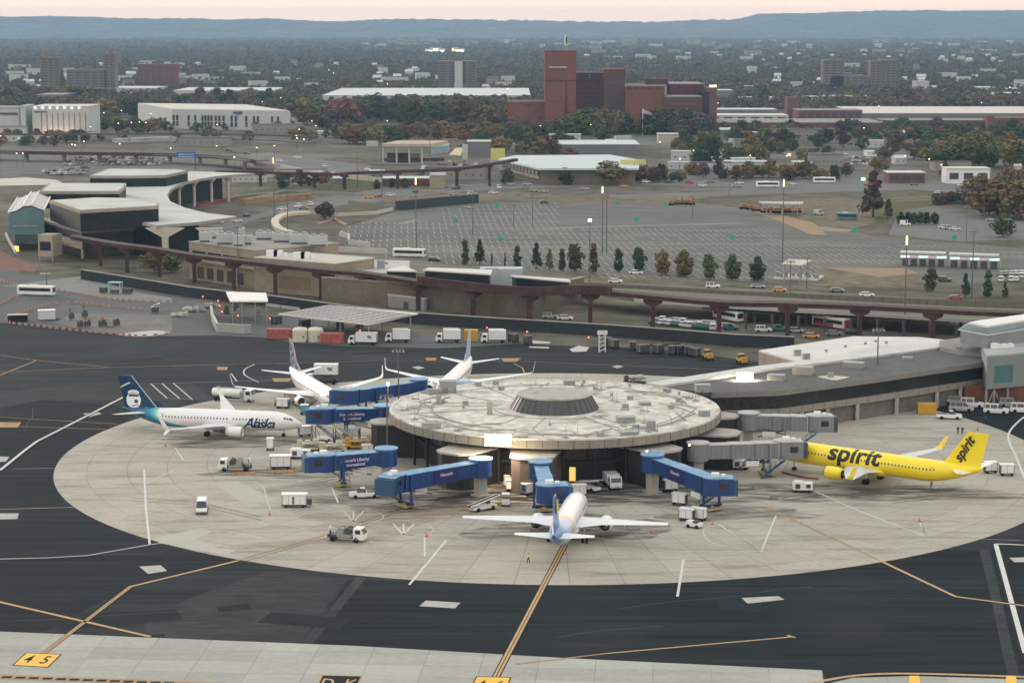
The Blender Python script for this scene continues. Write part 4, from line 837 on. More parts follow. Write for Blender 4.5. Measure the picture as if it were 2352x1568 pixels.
bridge('blue bridge level with the left edge of the round roof, facing the teal tailed jet', g2(882, 1006), g2(750, 1012), 4.0, 4.0, pi*1.02, adv=.75, lines=('Newark Liberty', 'International'), wheels=.66)
bridge('rearmost blue bridge reaching the nose of the white jet with checkered fin', g2(962, 940), g2(805, 966), 4.0, 4.0, pi*.93, adv=0, wheels=.7)
bridge('blue bridge pointing at the viewer, ending at the blue tailed jet', g2(1241, 1150), g2(1257, 1196), 4.4, 3.6, 0.12, adv=0, wheels=.55, sections=2, stair=False)
bridge('blue bridge at lower right with its cab turned right above baggage carts', g2(1498, 1130), g2(1638, 1174), 4.2, 3.3, -0.03, adv=.45, lines=('Newark', ), wheels=.97)
bridge('blue bridge stub behind the far rim at the slim blue tailed jet', g2(1145, 952), g2(1075, 950), 4.2, 4.0, pi*.9, adv=0, leg=False, stair=False, sections=2)
bridge('grey ribbed bridge meeting the nose of the yellow jet', g2(1602, 1100), g2(1800, 1090), 4.0, 3.6, .05, body=mGB, roofm=mGBr, adv=0, wheels=.8, hgt=2.9, group='grey boarding bridges')
bridge('grey ribbed bridge retracted beneath the connector with an empty stand', g2(1718, 1028), g2(1872, 1032), 4.2, 4.0, .02, body=mGB, roofm=mGBr, adv=0, wheels=.55, hgt=2.9, group='grey boarding bridges')
# ------------------------------------------------------------ connector concourse (upper right)
mGravel = mat('dark_gravel_roof', (.125, .125, .125), .95, .12, .3, var2=.12, scale2=3); mEdge = mat('metal_coping', (.50, .51, .50), .6, .1, .4, dirt=((.3, .3, .28), .3, .5))
zc_ = 9.0
con = TW('connector_concourse', 'long dark-roofed concourse with black window band joining the round terminal', 'terminal building', tuple(G('A4', 1200, 800)))
top_f = GP('A4', [(240, 575), (700, 560), (1300, 480), (2100, 365), (2700, 270)], zc_)   # front roof edge
top_b = GP('A4', [(-150, 535), (560, 425), (1000, 372), (1900, 255), (2700, 150)], zc_)
rp2 = [Vector((v.x, v.y, 0)) for v in top_f]+[Vector((v.x, v.y, 0)) for v in top_b[::-1]]
MB().prism(rp2, zc_-1.1, zc_).build('roof', mGravel, con)
for nm, z0, z1, ins, m in (('window_band', 6.0-1.0, zc_-1.1, .8, mDGl), ('spandrel', 3.7, 5.0, -.05, mFas), ('ground_floor_wall', 0, 3.7, 1.3, mat('dim_wall', (.16, .15, .145), .8, .2, .5))):
    pts = [(v.x, v.y+ins) for v in top_f]; bk = [(v.x, v.y-.5) for v in top_b[::-1]]
    MB().prism(pts+bk, z0, z1).build(nm, m, con)
cop = MB().path([(v.x, v.y-.06, zc_-1.15) for v in top_f], .2, 1.2).build('parapet', mat('parapet_panel', (.21, .205, .195), .85, .1, .3, var2=.08, scale2=2), con)
MB().path([(v.x, v.y, zc_+.02) for v in top_b], 4.6, .5).build('gutter_strip', mEdge, con)
jn = MB(); 
for i in range(len(top_f)-1):
    a, b = top_f[i], top_f[i+1]; nn = int((b-a).length/3)
    for k in range(nn):
        p_ = a.lerp(b, k/nn); jn.box((p_.x, p_.y-.02, 3.8), (.08, .12, 1.2)); 
jn.build('spandrel_seam', mDark, con)
for i, x in enumerate((460, 860, 1035, 1240, 1500, 1770, 1930, 2090, 2300)):
    # piers under the spandrel
    f = None
    for k in range(len(top_f)-1):
        xa = W_/2+top_f[k].x*4720/top_f[k].y; xb = W_/2+top_f[k+1].x*4720/top_f[k+1].y; xx = q('A4', x, 0)[0]
        if xa <= xx <= xb: f = top_f[k].lerp(top_f[k+1], (xx-xa)/(xb-xa))
    if f: MB().box((f.x, f.y+.45, 0), (.8, .8, 3.75), 0).build('pier', mCon, con)
mWhRoof = mat('white_low_roof', (.60, .59, .58), .8, .06, .1, dirt=((.42, .41, .40), .08, .6))
for (x, y, w, d_, h_) in ((680, 490, 3.6, 2.4, 1.2), (860, 450, 4.2, 3, 1.7), (1200, 405, 4.6, 2.8, 1.2), (1565, 352, 2.4, 1.4, .6), (1910, 310, 1, 1, 1.6), (1045, 470, 1.2, .8, .9)):
    c = G('A4', x, y, zc_); MB().box(c, (w, d_, h_), -.35).box((c.x+w*.25, c.y-d_*.55, c.z), (w*.3, .7, h_*.6), -.35).build('rooftop_unit', mGreyV if w != 4.2 else mat('tan_unit', (.33, .32, .28), .7, .1, 1), con)
tp = GP('A4', [(950, 468), (1030, 456), (1180, 470), (1090, 492), (1050, 490)], zc_+.03); MB().flat(tp, zc_+.03).build('roof_patch', mat('cream_patch', (.52, .50, .42), .8, .1, 1), con)
# white roofed annex behind the connector
ann = TW('annex', 'low annex with a broad white roof tucked behind the dark concourse', 'building', tuple(G('A4', 1100, 300)))
ap_ = GP('A4', [(560, 290), (860, 375), (1920, 230), (1640, 200), (1200, 195)], 6.5)
MB().prism(ap_, 0, 6.1).build('wall', mat('tan_wall', (.33, .28, .24), .85, .1, .5), ann)
MB().prism([Vector((v.x, v.y, 0)) for v in ap_], 6.1, 6.5).build('roof', mWhRoof, ann)
for x, y in ((820, 325), (880, 350), (1015, 300), (1145, 270), (1280, 250), (1420, 245), (1350, 235)):
    c = G('A4', x, y, 6.5); k = 1.6 if x < 900 else .6; MB().box(c, (k, k*.7, k*.8), .2).box((c.x, c.y, c.z+k*.8), (k*1.1, k*.8, .08), .2).build('roof_vent', mGreyV, ann)
# ------------------------------------------------------------ terminal at the right edge
mTW = mat('grey_green_cladding', (.20, .235, .235), .6, .1, .3, var2=.06, scale2=2); mTRoof = mat('pale_metal_roof', (.62, .64, .64), .4, .05, .3); mTGl = mat('teal_glazing', (.10, .20, .22), .2, .12, .5, spec=.7); mTR2 = mat('sloping_zinc', (.22, .29, .31), .45, .08, .3)
ter = TW('terminal_pavilion', 'grey-green terminal block with a pale stepped roof cut by the right edge', 'terminal building', tuple(G('K6', 1200, 1150)))
base = GP('K6', [(940, 640), (1900, 560), (1900, 300), (860, 480)], 11.5); fy = base[0].y
bx = [Vector((v.x, v.y, 0)) for v in base]
MB().prism(bx, 4.3, 11.5).build('upper_storey', mTW, ter)
MB().prism([Vector((v.x*1.0, v.y+.25, 0)) for v in base], 11.5, 11.9).build('flat_roof', mat('terrace_roof', (.36, .37, .36), .8, .15, .3), ter)
gp_ = base[0].lerp(base[1], .17); 
for k in range(7):
    f = .115+k*.036; p_ = base[0].lerp(base[1], f); MB().box((p_.x, p_.y-.10, 5.6), (.62, .12, 3.9), 0).build('window', mTGl, ter)
for f in (.02, .12, .30, .50):
    p_ = base[0].lerp(base[1], f); MB().cyl((p_.x, p_.y+1, 0), (p_.x, p_.y+1, 4.3), .3, n=8).build('column', mGreyV, ter)
br = MB(); p0 = base[0].lerp(base[1], .03); p1 = base[0].lerp(base[1], .12); p2 = base[0].lerp(base[1], .21)
br.cyl((p0.x, p0.y+.8, .2), (p1.x, p1.y+.8, 4.2), .12, n=6).cyl((p2.x, p2.y+.8, .2), (p1.x, p1.y+.8, 4.2), .12, n=6); br.build('brace', mCon, ter)
MB().box((p1.x+2, p1.y+8, 0), (16, 10, 4.2), 0).build('undercroft', mat('rust_brick', (.16, .07, .05), .8, .3, .6), ter)
eav = GP('K6', [(570, 280), (960, 352), (1900, 185), (1900, 60), (700, 200)], 15.0)
e2 = GP('K6', [(700, 215), (950, 262), (1900, 105), (1900, 40), (820, 190)], 16.6)
MB().prism([v for v in GP('K6', [(600, 300), (940, 360), (1900, 205), (1900, 100), (720, 230)], 14.8)], 11.9, 14.8).build('clerestory_wall', mTW, ter)
MB().prism([(v.x, v.y) for v in eav], 14.8, 15.05).build('eaves', mTRoof, ter)
MB().prism([(v.x, v.y) for v in eav], 15.06, 16.6, top=[(v.x, v.y) for v in e2]).build('sloping_roof', mTR2, ter)
MB().prism([(v.x, v.y) for v in e2], 16.6, 17.0).build('ridge_roof', mTRoof, ter)
blk = GP('K6', [(320, 450), (850, 500), (940, 620), (330, 545)], 10.4)
for (x, y, w, h_) in ((1040, 520, 2.2, 1), (1150, 515, 1.8, .8), (1230, 510, 1.6, .8), (980, 490, 1.2, 1.4), (890, 450, .8, 1)):
    c = G('K6', x, y, 11.9); MB().box(c, (w, 1.2, h_), 0).box((c.x, c.y, c.z+h_), (w*.6, .8, .2), 0).build('rooftop_unit', mWhiteV, ter)
lnk = GP('K6', [(330, 440), (600, 400), (860, 440), (860, 520), (940, 610), (600, 580), (330, 520)], 9.6)
MB().prism(lnk, 9.02, 9.9).build('link_roof', mat('tan_grey_roof', (.27, .265, .245), .85, .1, .4), ter)
# ------------------------------------------------------------ vehicles
PAINT = dict(white=mat('car_white', (.74, .75, .76), .3, .03, 1, coat=.4), silver=mat('car_silver', (.38, .40, .41), .3, .05, 1, metal=.3, coat=.3), dark=mat('car_dark', (.035, .04, .045), .25, .1, 1, coat=.4),
  grey=mat('car_grey', (.16, .17, .18), .3, .08, 1, coat=.3), red=mat('car_red', (.35, .045, .04), .3, .05, 1, coat=.4), orange=mat('taxi_orange', (.62, .27, .07), .35, .05, 1, coat=.3), blue=mat('car_blue', (.03, .08, .18), .3, .05, 1, coat=.4),
  yellow=mat('vehicle_yellow', (.65, .36, .03), .4, .08, 1), green=mat('car_green', (.03, .14, .12), .3, .05, 1), tan=mat('car_tan', (.42, .37, .29), .3, .05, 1))
mHead = lamp_mat('headlamp', (1.0, .96, .86), 3.0); mTail = mat('tail_lamp', (.4, .02, .02), .3, 0, 1)
mDirt = mat('undercarriage', (.025, .025, .026), .8, .2, 2)
def car_parts(kind, Lc=4.7, Wc=1.85):
    """-> body, glass, roof, tyre builders"""
    hw = Wc/2; body = MB(); gl = MB(); rf_ = MB(); S = dict(sedan=((-.45, .30, .14, -.32), 1.0, 1.42), suv=((-.48, .26, .10, -.44), 1.05, 1.75), van=((-.49, .36, .24, -.48), 1.15, 2.25), pickup=((-.04, .26, .14, .0), 1.1, 1.85))[kind]
    (a, b, c, d_), zb, zr = S
    prof = {'sedan': ((-.5, .5, .85), (-.46, .28, .98), (-.30, .2, 1.0), (.25, .2, .98), (.42, .22, .85), (.495, .35, .70), (.5, .42, .6)), 'suv': ((-.5, .45, .95), (-.47, .25, 1.08), (-.2, .22, 1.08), (.24, .22, 1.06), (.45, .25, 1.0), (.5, .4, .85)),
            'van': ((-.5, .35, 1.2), (-.47, .25, 1.2), (.3, .25, 1.18), (.47, .28, 1.0), (.5, .4, .8)), 'pickup': ((-.5, .5, 1.05), (-.49, .4, 1.1), (-.07, .35, 1.1), (-.05, .3, 1.12), (.26, .3, 1.12), (.47, .35, 1.05), (.5, .45, .9))}[kind]
    rings = []
    for x, z0, z1 in prof:
        k = 1.0 if abs(x) < .45 else .9
        rings.append([(x*Lc, -hw*k*.96, z0), (x*Lc, -hw*k, z0+(z1-z0)*.4), (x*Lc, -hw*k*.94, z1), (x*Lc, hw*k*.94, z1), (x*Lc, hw*k, z0+(z1-z0)*.4), (x*Lc, hw*k*.96, z0)])
    body.loft(rings)
    gl.add([(a*Lc, -hw*.9, zb), (b*Lc, -hw*.9, zb), (b*Lc, hw*.9, zb), (a*Lc, hw*.9, zb), (d_*Lc, -hw*.70, zr-.06), (c*Lc, -hw*.70, zr-.06), (c*Lc, hw*.70, zr-.06), (d_*Lc, hw*.70, zr-.06)], [(4, 5, 6, 7), (0, 1, 5, 4), (1, 2, 6, 5), (2, 3, 7, 6), (3, 0, 4, 7)])
    rf_.box(((c+d_)/2*Lc, 0, zr-.06), ((c-d_)*Lc+.08, hw*1.46, .07))
    if kind in ('van', 'suv'):
        for x in (d_*Lc+.05, (c+d_)/2*Lc-.3, c*Lc-.2):
            for s_ in (1, -1): rf_.swept((x-.09, s_*hw*.80, zb-.02), (x+.09, s_*hw*.80, zb-.02), .24, zr-zb)
    if kind == 'van':
        for s_ in (1, -1): rf_.add([(-.49*Lc, s_*hw*.95, zb-.05), (.02*Lc, s_*hw*.95, zb-.05), (.02*Lc, s_*hw*.74, zr-.02), (-.49*Lc, s_*hw*.74, zr-.02)], [(0, 1, 2, 3)])
        rf_.add([(-.495*Lc, -hw*.93, zb-.05), (-.495*Lc, hw*.93, zb-.05), (-.49*Lc, hw*.74, zr-.02), (-.49*Lc, -hw*.74, zr-.02)], [(0, 1, 2, 3)])
    ty = [(x*Lc, s_*(hw-.1)) for x in (-.30, .31) for s_ in (1, -1)]
    return body, gl, rf_, ty
ARCH = {}
def car_far(kind, col, Lc=4.7):
    key = (kind, col, Lc)
    if key not in ARCH:
        b, g_, r_, ty = car_parts(kind, Lc, 2.05 if kind == 'van' else 1.85); m = MB().merge(b, 0).merge(g_, 1).merge(r_, 0)
        for x, y in ty: m.cyl((x, y-.1, .33), (x, y+.1, .33), .33, n=10, mi=2)
        o = m.build('car' if kind in ('sedan', 'suv') else kind if kind != 'pickup' else 'pickup_truck', [PAINT[col], mGlass, mTyre]); COL.objects.unlink(o); ARCH[key] = o
    c = ARCH[key].copy(); COL.objects.link(c); return c
def place(o, x, y, hd, z=0.02, reg='D'):
    p = G(reg, x, y, z); o.location = p; o.rotation_euler = (0, 0, math.radians(hd)); return o
def near_vehicle(kind, col, name, label, cat, x, y, hd, group=None, Lc=4.9, lights=False):
    p = G('D', x, y); t = T(name, label, cat, (p.x, p.y, .06), math.radians(hd), group); W2 = 2.05 if kind == 'van' else 1.9
    b, g_, r_, ty = car_parts(kind, Lc, W2)
    b.build('body', PAINT[col], t); go = g_.build('window', mGlass, t); r_.build('roof', PAINT[col], t)
    for x_, y_ in ty: MB().cyl((x_, y_-.12, .36), (x_, y_+.12, .36), .36, n=14).build('wheel', mTyre, t)
    for s_ in (1, -1): MB().box((Lc*.485, s_*W2*.34, .62), (.12, .34, .16)).build('headlight', mHead if lights else mat('lamp_glass', (.6, .6, .58), .2, 0, 1), t)
    MB().box((Lc*.49, 0, .36), (.1, W2*.8, .2)).build('bumper', mDirt, t)
    if kind == 'pickup': MB().box((-Lc*.28, 0, 1.0), (Lc*.40, W2*.72, .12)).build('cargo_bed', mDark, t)
    return t
near_vehicle('van', 'white', 'van', 'lone white van driving towards the viewer on the open concrete', 'van', 464, 1176, -84, lights=True)
near_vehicle('pickup', 'white', 'pickup_truck', 'white crew-cab pickup beside the lower left blue bridge', 'pickup truck', 838, 1143, 187, Lc=5.6)
def rig(name, label, cat, x, y, hd, group=None, z=.06):
    p = G('D', x, y); return T(name, label, cat, (p.x, p.y, z), math.radians(hd), group)
def wheels(t, pts, r=.45, w=.3):
    for x, y in pts: MB().cyl((x, y-w/2, r), (x, y+w/2, r), r, n=12).build('wheel', mTyre, t)
def truck_cab(t, x, w=2.2, h_=2.5, L_=1.9, col=mWhiteV, z0=.5):
    c = MB().loft([[(x-L_/2, s_*w/2, z) for s_, z in ((-1, z0), (1, z0), (1, h_), (-1, h_))], [(x+L_*.25, s_*w/2, z) for s_, z in ((-1, z0), (1, z0), (1, h_), (-1, h_))], [(x+L_*.48, s_*w/2, z) for s_, z in ((-1, z0), (1, z0), (1, z0+(h_-z0)*.5), (-1, z0+(h_-z0)*.5))], [(x+L_*.5, s_*w/2, z) for s_, z in ((-1, z0), (1, z0), (1, z0+.3), (-1, z0+.3))]])
    co = c.build('cab', col, t)
    a = (x+L_*.27, z0+(h_-z0)*.93); b = (x+L_*.485, z0+(h_-z0)*.53)
    MB().add([(a[0]+.03, -w*.44, a[1]), (a[0]+.03, w*.44, a[1]), (b[0]+.03, w*.44, b[1]), (b[0]+.03, -w*.44, b[1])], [(3, 2, 1, 0)]).build('windscreen', mGlass, co)
    for s_ in (1, -1): MB().box((x-L_*.05, s_*w/2, z0+(h_-z0)*.52), (L_*.5, .03, (h_-z0)*.36)).build('side_window', mGlass, co)
    for s_ in (1, -1): MB().box((x+L_*.5, s_*w*.36, z0+.12), (.06, .3, .18)).build('headlight', mat('lamp_glass', (.6, .6, .58), .2, 0, 1), co)
def chassis(t, x0, x1, w=.9, z=.55): MB().box(((x0+x1)/2, 0, z), (x1-x0, w, .22)).build('chassis', mDirt, t)
def fuel_truck(label, x, y, hd):
    t = rig('fuel_truck', label, 'fuel truck', x, y, hd); chassis(t, -5, 4.2)
    rings = []
    for xx, k in ((-5.2, .86), (-5.0, 1), (1.3, 1), (1.6, .86)): rings.append([(xx, 1.2*k*math.sin(2*math.pi*i/16), 1.95+.95*k*math.cos(2*math.pi*i/16)) for i in range(16)])
    tk = MB().loft(rings).build('tank', mWhiteV, t, smooth=False)
    MB().box((-1.8, 0, 2.88), (5.6, .5, .15)).box((-4, 0, 3.0), (.8, .8, .15)).box((0, 0, 3.0), (.6, .6, .15)).build('walkway', mGreyV, tk)
    g_ = MB().box((2.1, 0, .6), (.9, 2.2, 1.5)); g_.build('hose_cabinet', mGreyV, t)
    truck_cab(t, 3.6, 2.3, 2.7, 2.0); wheels(t, [(a, s_*1.0) for a in (-4.2, -3.1, 2.9+.9) for s_ in (1, -1)])
fuel_truck('white tanker truck with silver walkway between the two tailed jets at left', 540, 921, -14)
def service_truck(label, x, y, hd, k=1.0):
    t = rig('hydrant_truck', label, 'service truck', x, y, hd); chassis(t, -3.2, 3.0); truck_cab(t, 2.3, 2.2, 2.35, 1.8)
    MB().box((-.2, 0, .77), (2.6, 2.0, .5)).build('pump_deck', mGreyV, t); MB().box((-2.3, 0, .77), (1.5, 2.1, .35)).build('rear_deck', mDark, t)
    for xx in (-.9, .4): MB().cyl((xx, -.8, 1.75), (xx, .8, 1.75), .45, n=14).cyl((xx, -.85, 1.75), (xx, -.8, 1.75), .62, n=14).cyl((xx, .8, 1.75), (xx, .85, 1.75), .62, n=14).build('hose_reel', mGreyV if xx < 0 else mDark, t)
    MB().cyl((-1.9, -.7, 1.1), (-1.9, -.7, 2.3), .05, n=6).cyl((-2.9, -.7, 1.1), (-2.9, -.7, 2.3), .05, n=6).cyl((-2.9, .7, 1.1), (-2.9, .7, 2.3), .05, n=6).cyl((-1.9, -.7, 2.3), (-2.9, -.7, 2.3), .05, n=6).cyl((-2.9, -.7, 2.3), (-2.9, .7, 2.3), .05, n=6).build('rail', mWhiteV, t)
    MB().cyl((-2.7, -1.0, .9), (-2.5, -1.0, 1.9), .13, n=8).cyl((-2.4, .9, .9), (-1.2, .5, 1.7), .12, n=8).cyl((-1.2, .5, 1.7), (.9, .6, 1.4), .1, n=8).build('hose', mTyre, t)
    wheels(t, [(a, s_*.95) for a in (-2.2, 1.9) for s_ in (1, -1)])
service_truck('white-cab hose truck driving alone on the lower left concrete', 797, 1242, -14)
service_truck('hose truck with dark reels parked left of the white equipment carts', 540, 1081, 178)
def box_cart(label, x, y, hd, L_=2.6, W2=1.5, hh=1.7, top=mWhiteV, side=mWhiteV, curtain=mNavy, z0=.55, name='baggage_cart', cat='baggage cart', group='covered baggage carts'):
    t = rig(name, label, cat, x, y, hd, group); MB().box((0, 0, z0-.15), (L_, W2, .15)).build('deck', mDirt, t)
    MB().box((0, 0, z0), (L_*.96, W2*.9, hh-.15)).build('side_curtain', side, t)
    if curtain is not None:
        for s_ in (1, -1): MB().box((L_*.49*s_, 0, z0+.1), (.06, W2*.8, hh-.4)).build('end_panel', curtain, t)
    MB().box((0, 0, z0+hh-.15), (L_*1.04, W2*1.06, .14)).build('canopy', top, t)
    if L_ > 2.3:
        k_ = max(2, int(L_/1.1))
        for i in range(k_+1): MB().box((-L_*.46+i*L_*.92/k_, 0, z0+.05), (.05, W2*.905, hh-.3)).build('door_seam', mDark, t)
    for a in (-1, 1):
        for b in (-1, 1): MB().box((a*L_*.49, b*W2*.48, z0), (.07, .07, hh-.15)).build('post', mGreyV, t)
    wheels(t, [(a*L_*.34, b*W2*.42) for a in (-1, 1) for b in (-1, 1)], .24, .16)
    MB().cyl((L_/2, 0, .4), (L_/2+.8, 0, .3), .04, n=5).build('tow_bar', mDark, t); return t
box_cart('white covered cart behind its navy neighbour in the cluster right of the blue bridge', 1561, 1160, -25)
box_cart('rightmost white cart of the cluster below the lower right blue bridge', 1604, 1195, -30, side=mWhiteV, curtain=None)
box_cart('nearest navy-ended cart in the cluster below the lower right blue bridge', 1578, 1196, -28, side=mWhiteV, curtain=mNavy)
box_cart('white cart with navy curtain close behind the tail of the yellow jet', 2312, 1092, 0, curtain=mNavy, side=mWhiteV)
MB_ = MB()
box_cart('white cart with navy side parked by the engine of the checkered-fin jet', 650, 938, -12, L_=2.8)
box_cart('sky-blue covered container right of the teal tailed jet nose', 700, 952, 0, L_=1.8, side=mat('sky_blue_curtain', (.05, .32, .48), .5, .1, 1), group='small containers on the apron')
box_cart('narrow tall white container standing alone under the jet nose lettered in blue', 621, 1034, 90, L_=1.5, W2=1.4, hh=2.0, curtain=None, group='small containers on the apron')
box_cart('small black and white container directly behind the yellow tail cone', 2274, 1086, 10, L_=2.4, curtain=mTyre)
def tug(label, x, y, hd, canopy=True, col=mWhiteV):
    t = rig('tug', label, 'baggage tug', x, y, hd, 'small tugs'); MB().box((0, 0, .35), (2.6, 1.4, .55)).box((.7, 0, .9), (1.0, 1.2, .3)).build('body', col, t)
    MB().box((-.4, 0, .9), (.6, 1.1, .35)).build('seat', mDark, t)
    if canopy:
        f = MB()
        for a in (-.9, .4):
            for b in (-1, 1): f.cyl((a, b*.6, .9), (a, b*.6, 2.0), .04, n=5)
        f.build('frame', mDark, t); MB().box((-.25, 0, 2.0), (1.6, 1.4, .08)).build('canopy', mWhiteV, t)
    wheels(t, [(a, b*.62) for a in (-.8, .8) for b in (-1, 1)], .34, .22)
tug('small white-roofed tug between the brown pod and the blue bridge pointing forward', 1162, 1160, -90)
tug('tiny white tug at the front of the cart cluster', 1594, 1212, 150, False)
def belt_loader(label, x, y, hd):
    t = rig('belt_loader', label, 'belt loader', x, y, hd, 'belt loaders'); MB().box((0, 0, .4), (5.0, 1.5, .5)).build('body', mWhiteV, t)
    MB().swept((-3.2, -.1, .95), (3.3, -.1, 2.2), .8, .18).build('belt', mTyre, t)
    for s_ in (-1, 1): MB().swept((-3.2, -.1+s_*.46, .98), (3.3, -.1+s_*.46, 2.23), .07, .28).build('belt_rail', mWhiteV, t)
    MB().box((1.6, .8, .9), (.8, .5, .6)).build('seat', mDark, t); wheels(t, [(a, b*.7) for a in (-1.6, 1.6) for b in (-1, 1)], .38, .24)
belt_loader('belt loader on the open concrete below the brown pod', 1110, 1172, 38); belt_loader('belt loader in the shade right of the amber-lit doorway', 1352, 1126, -50)
def box_truck(label, x, y, hd, lift=0.0, L_=5.6, logo=False, side=mWhiteV, name='box_truck', cat='truck', group=None, ladder=False, hh=2.3):
    t = rig(name, label, cat, x, y, hd, group); chassis(t, -L_/2-.6, L_/2+1.6); z0 = .95+lift
    bo = MB().box((-.5, 0, z0), (L_, 2.4, hh)).build('cargo_box', side, t)
    MB().box((-.5, 0, z0+hh+.002), (L_+.06, 2.46, .08)).build('box_roof', mWhiteV, bo)
    MB().box((-.5, 0, z0-.12), (L_+.04, 2.44, .12)).build('skirt', mDark, bo); MB().box((-.5-L_/2-.02, 0, z0+.1), (.04, 2.0, hh-.3)).build('rear_door', mGreyV, bo)
    MB().box((-.5+L_/2+.03, 0, z0+.3), (.06, 1.9, hh*.5)).build('front_panel', mGreyV, bo)
    if logo:
        g_ = mat('green_emblem', (.03, .20, .14), .5, .1, 1)
        for s_ in (1, -1):
            em = MB()
            for dx, dz, w_, a in ((0, 0, 1.3, .7), (0, 0, 1.3, -.7), (.35, .15, .9, .2)):
                c, s2 = math.cos(a), math.sin(a); x0 = -1.6 if s_ > 0 else 0.6
                em.add([(x0+dx+u*c-v*s2, s_*1.225, z0+hh*.55+dz+u*s2+v*c) for u, v in ((-w_/2, -.14), (w_/2, -.14), (w_/2, .14), (-w_/2, .14))], [(0, 1, 2, 3)])
            em.build('emblem', g_, bo)
    if lift > 0:
        sc = MB()
        for s_ in (-1, 1): sc.cyl((-2.3, s_*.8, .8), (1.3, s_*.8, z0), .08, n=6).cyl((1.3, s_*.8, .8), (-2.3, s_*.8, z0), .08, n=6)
        sc.build('scissor_lift', mDark, t)
    if ladder: MB().box((-.2, 0, z0+hh+.35), (L_*.9, 1.0, .12)).box((1.6, 0, z0+hh+.1), (.15, .9, .3)).box((-2.6, 0, z0+hh+.1), (.15, .9, .3)).build('roof_gantry', mWhiteV, t)
    truck_cab(t, L_/2+.7, 2.2, 2.4, 1.8); wheels(t, [(a, b*1.0) for a in (-L_/2+.5, L_/2+.6) for b in (-1, 1)])
    return t
box_truck('white catering truck with raised box and green emblem behind the checkered-fin jet', 745, 882, 178, lift=1.5, logo=True)
box_truck('long white box truck with green emblem at the left end of the truck row', 838, 792, 172, logo=True, group='trucks parked in a row by the blast fence')
box_truck('white gantry-roofed truck second from left in the row', 918, 786, 180, L_=4.6, ladder=True, group='trucks parked in a row by the blast fence')
box_truck('white gantry-roofed truck touching the mustard container', 1034, 786, 180, L_=4.6, ladder=True, group='trucks parked in a row by the blast fence')
box_truck('white gantry-roofed truck at the right end of the row', 1138, 787, 180, L_=4.6, ladder=True, group='trucks parked in a row by the blast fence')
def container(label, x, y, hd, m, L_=6.1, hh=2.6, W2=2.4, name='shipping_container', cat='container', group=None):
    t = rig(name, label, cat, x, y, hd, group, .03); b = MB().box((0, 0, .1), (L_, W2, hh)).build('shell', m, t)
    rb = MB(); n = int(L_/.5)
    for i in range(n+1): rb.box((-L_/2+.1+i*(L_-.2)/n, 0, .25), (.12, W2+.08, hh-.3))
    rb.build('shell_rib', m, b); MB().box((L_/2+.02, 0, .25), (.04, W2*.86, hh-.35)).build('door', m, t); MB().box((0, 0, hh+.1), (L_+.05, W2+.05, .05)).build('lid', m, t); return t
mRedC = mat('faded_red_container', (.36, .09, .075), .7, .15, .8, dirt=((.45, .25, .2), .8, .5)); container('faded red container left of the two cream tanks', 643, 778, -3, mRedC, 6.6); container('faded red container right of the two cream tanks', 764, 788, -3, mRedC, 6.2)
container('mustard yellow container in the middle of the truck row', 1082, 783, 0, mat('mustard', (.55, .30, .03), .6, .1, 1), 3.6, 2.9); container('small mustard container at the left of the parked white vans', 2128, 950, -4, mat('mustard', (.55, .30, .03), .6, .1, 1), 4.0, 2.2)
mCream = mat('cream_tank', (.56, .55, .45), .6, .08, .6)
for x, w in ((690, 'left'), (725, 'right')):
    t = rig('storage_tank', 'cream upright storage tank, %s one of the pair between red containers' % w, 'storage tank', x, 783, 0, 'cream storage tanks', .03)
    MB().loft([[(2.1*k*math.cos(2*pi*i/20), 2.1*k*math.sin(2*pi*i/20), z) for i in range(20)] for k, z in ((1, 0), (1, 3.0), (.85, 3.5), (.3, 3.75))]).build('shell', mCream, t, smooth=False)
    MB().cyl((.3, -.2, 3.6), (.3, -.2, 4.0), .25).build('hatch', mGreyV, t); MB().box((1.0, -1.92, 1.2), (.4, .1, .4)).build('gauge', mDark, t); MB().box((0, 0, -.02), (4.8, 4.8, .12)).build('plinth', mCon, t)
def gpu(label, x, y, hd, L_=3.2):
    t = rig('ground_power_unit', label, 'ground power unit', x, y, hd, 'white ground units'); MB().box((0, 0, .5), (L_, 1.7, 1.3)).box((-L_*.2, 0, 1.8), (L_*.45, 1.5, .25)).build('housing', mWhiteV, t)
    MB().box((L_*.28, -.87, .9), (.8, .05, .7)).box((-L_*.25, -.87, .75), (.9, .05, .9)).build('louvre', mDark, t); MB().box((0, 0, .3), (L_*1.04, 1.75, .2)).build('chassis', mDirt, t)
    wheels(t, [(a*L_*.32, b*.75) for a in (-1, 1) for b in (-1, 1)], .3, .2)
gpu('white rounded ground unit alone in front of the yellow jet engine', 1843, 1130, -4, 3.6); gpu('white ground unit with dark opening behind the left carts', 690, 1053, -3, 4.0); gpu('white ground unit by the rotunda of the grey bridge over the yellow jet', 1700, 1078, 2, 3.0)
t = box_cart('white slatted trailer parked right of the lone van', 677, 1164, 0, L_=4.4, W2=1.9, hh=1.9, curtain=None, side=mWhiteV, name='service_trailer', cat='trailer', group=None)
MB().box((2.6, 0, .5), (.8, 1.2, .9)).build('engine_housing', mDark, t); MB().box((-.2, -.9, .7), (.25, .06, 1.3)).build('latch_column', mDark, t)
box_cart('white-roofed open cart with dark middle left of the second blue bridge', 645, 1076, 3, L_=4.0, W2=2.0, hh=2.1, curtain=mDark, name='equipment_cart', cat='cart', group=None)
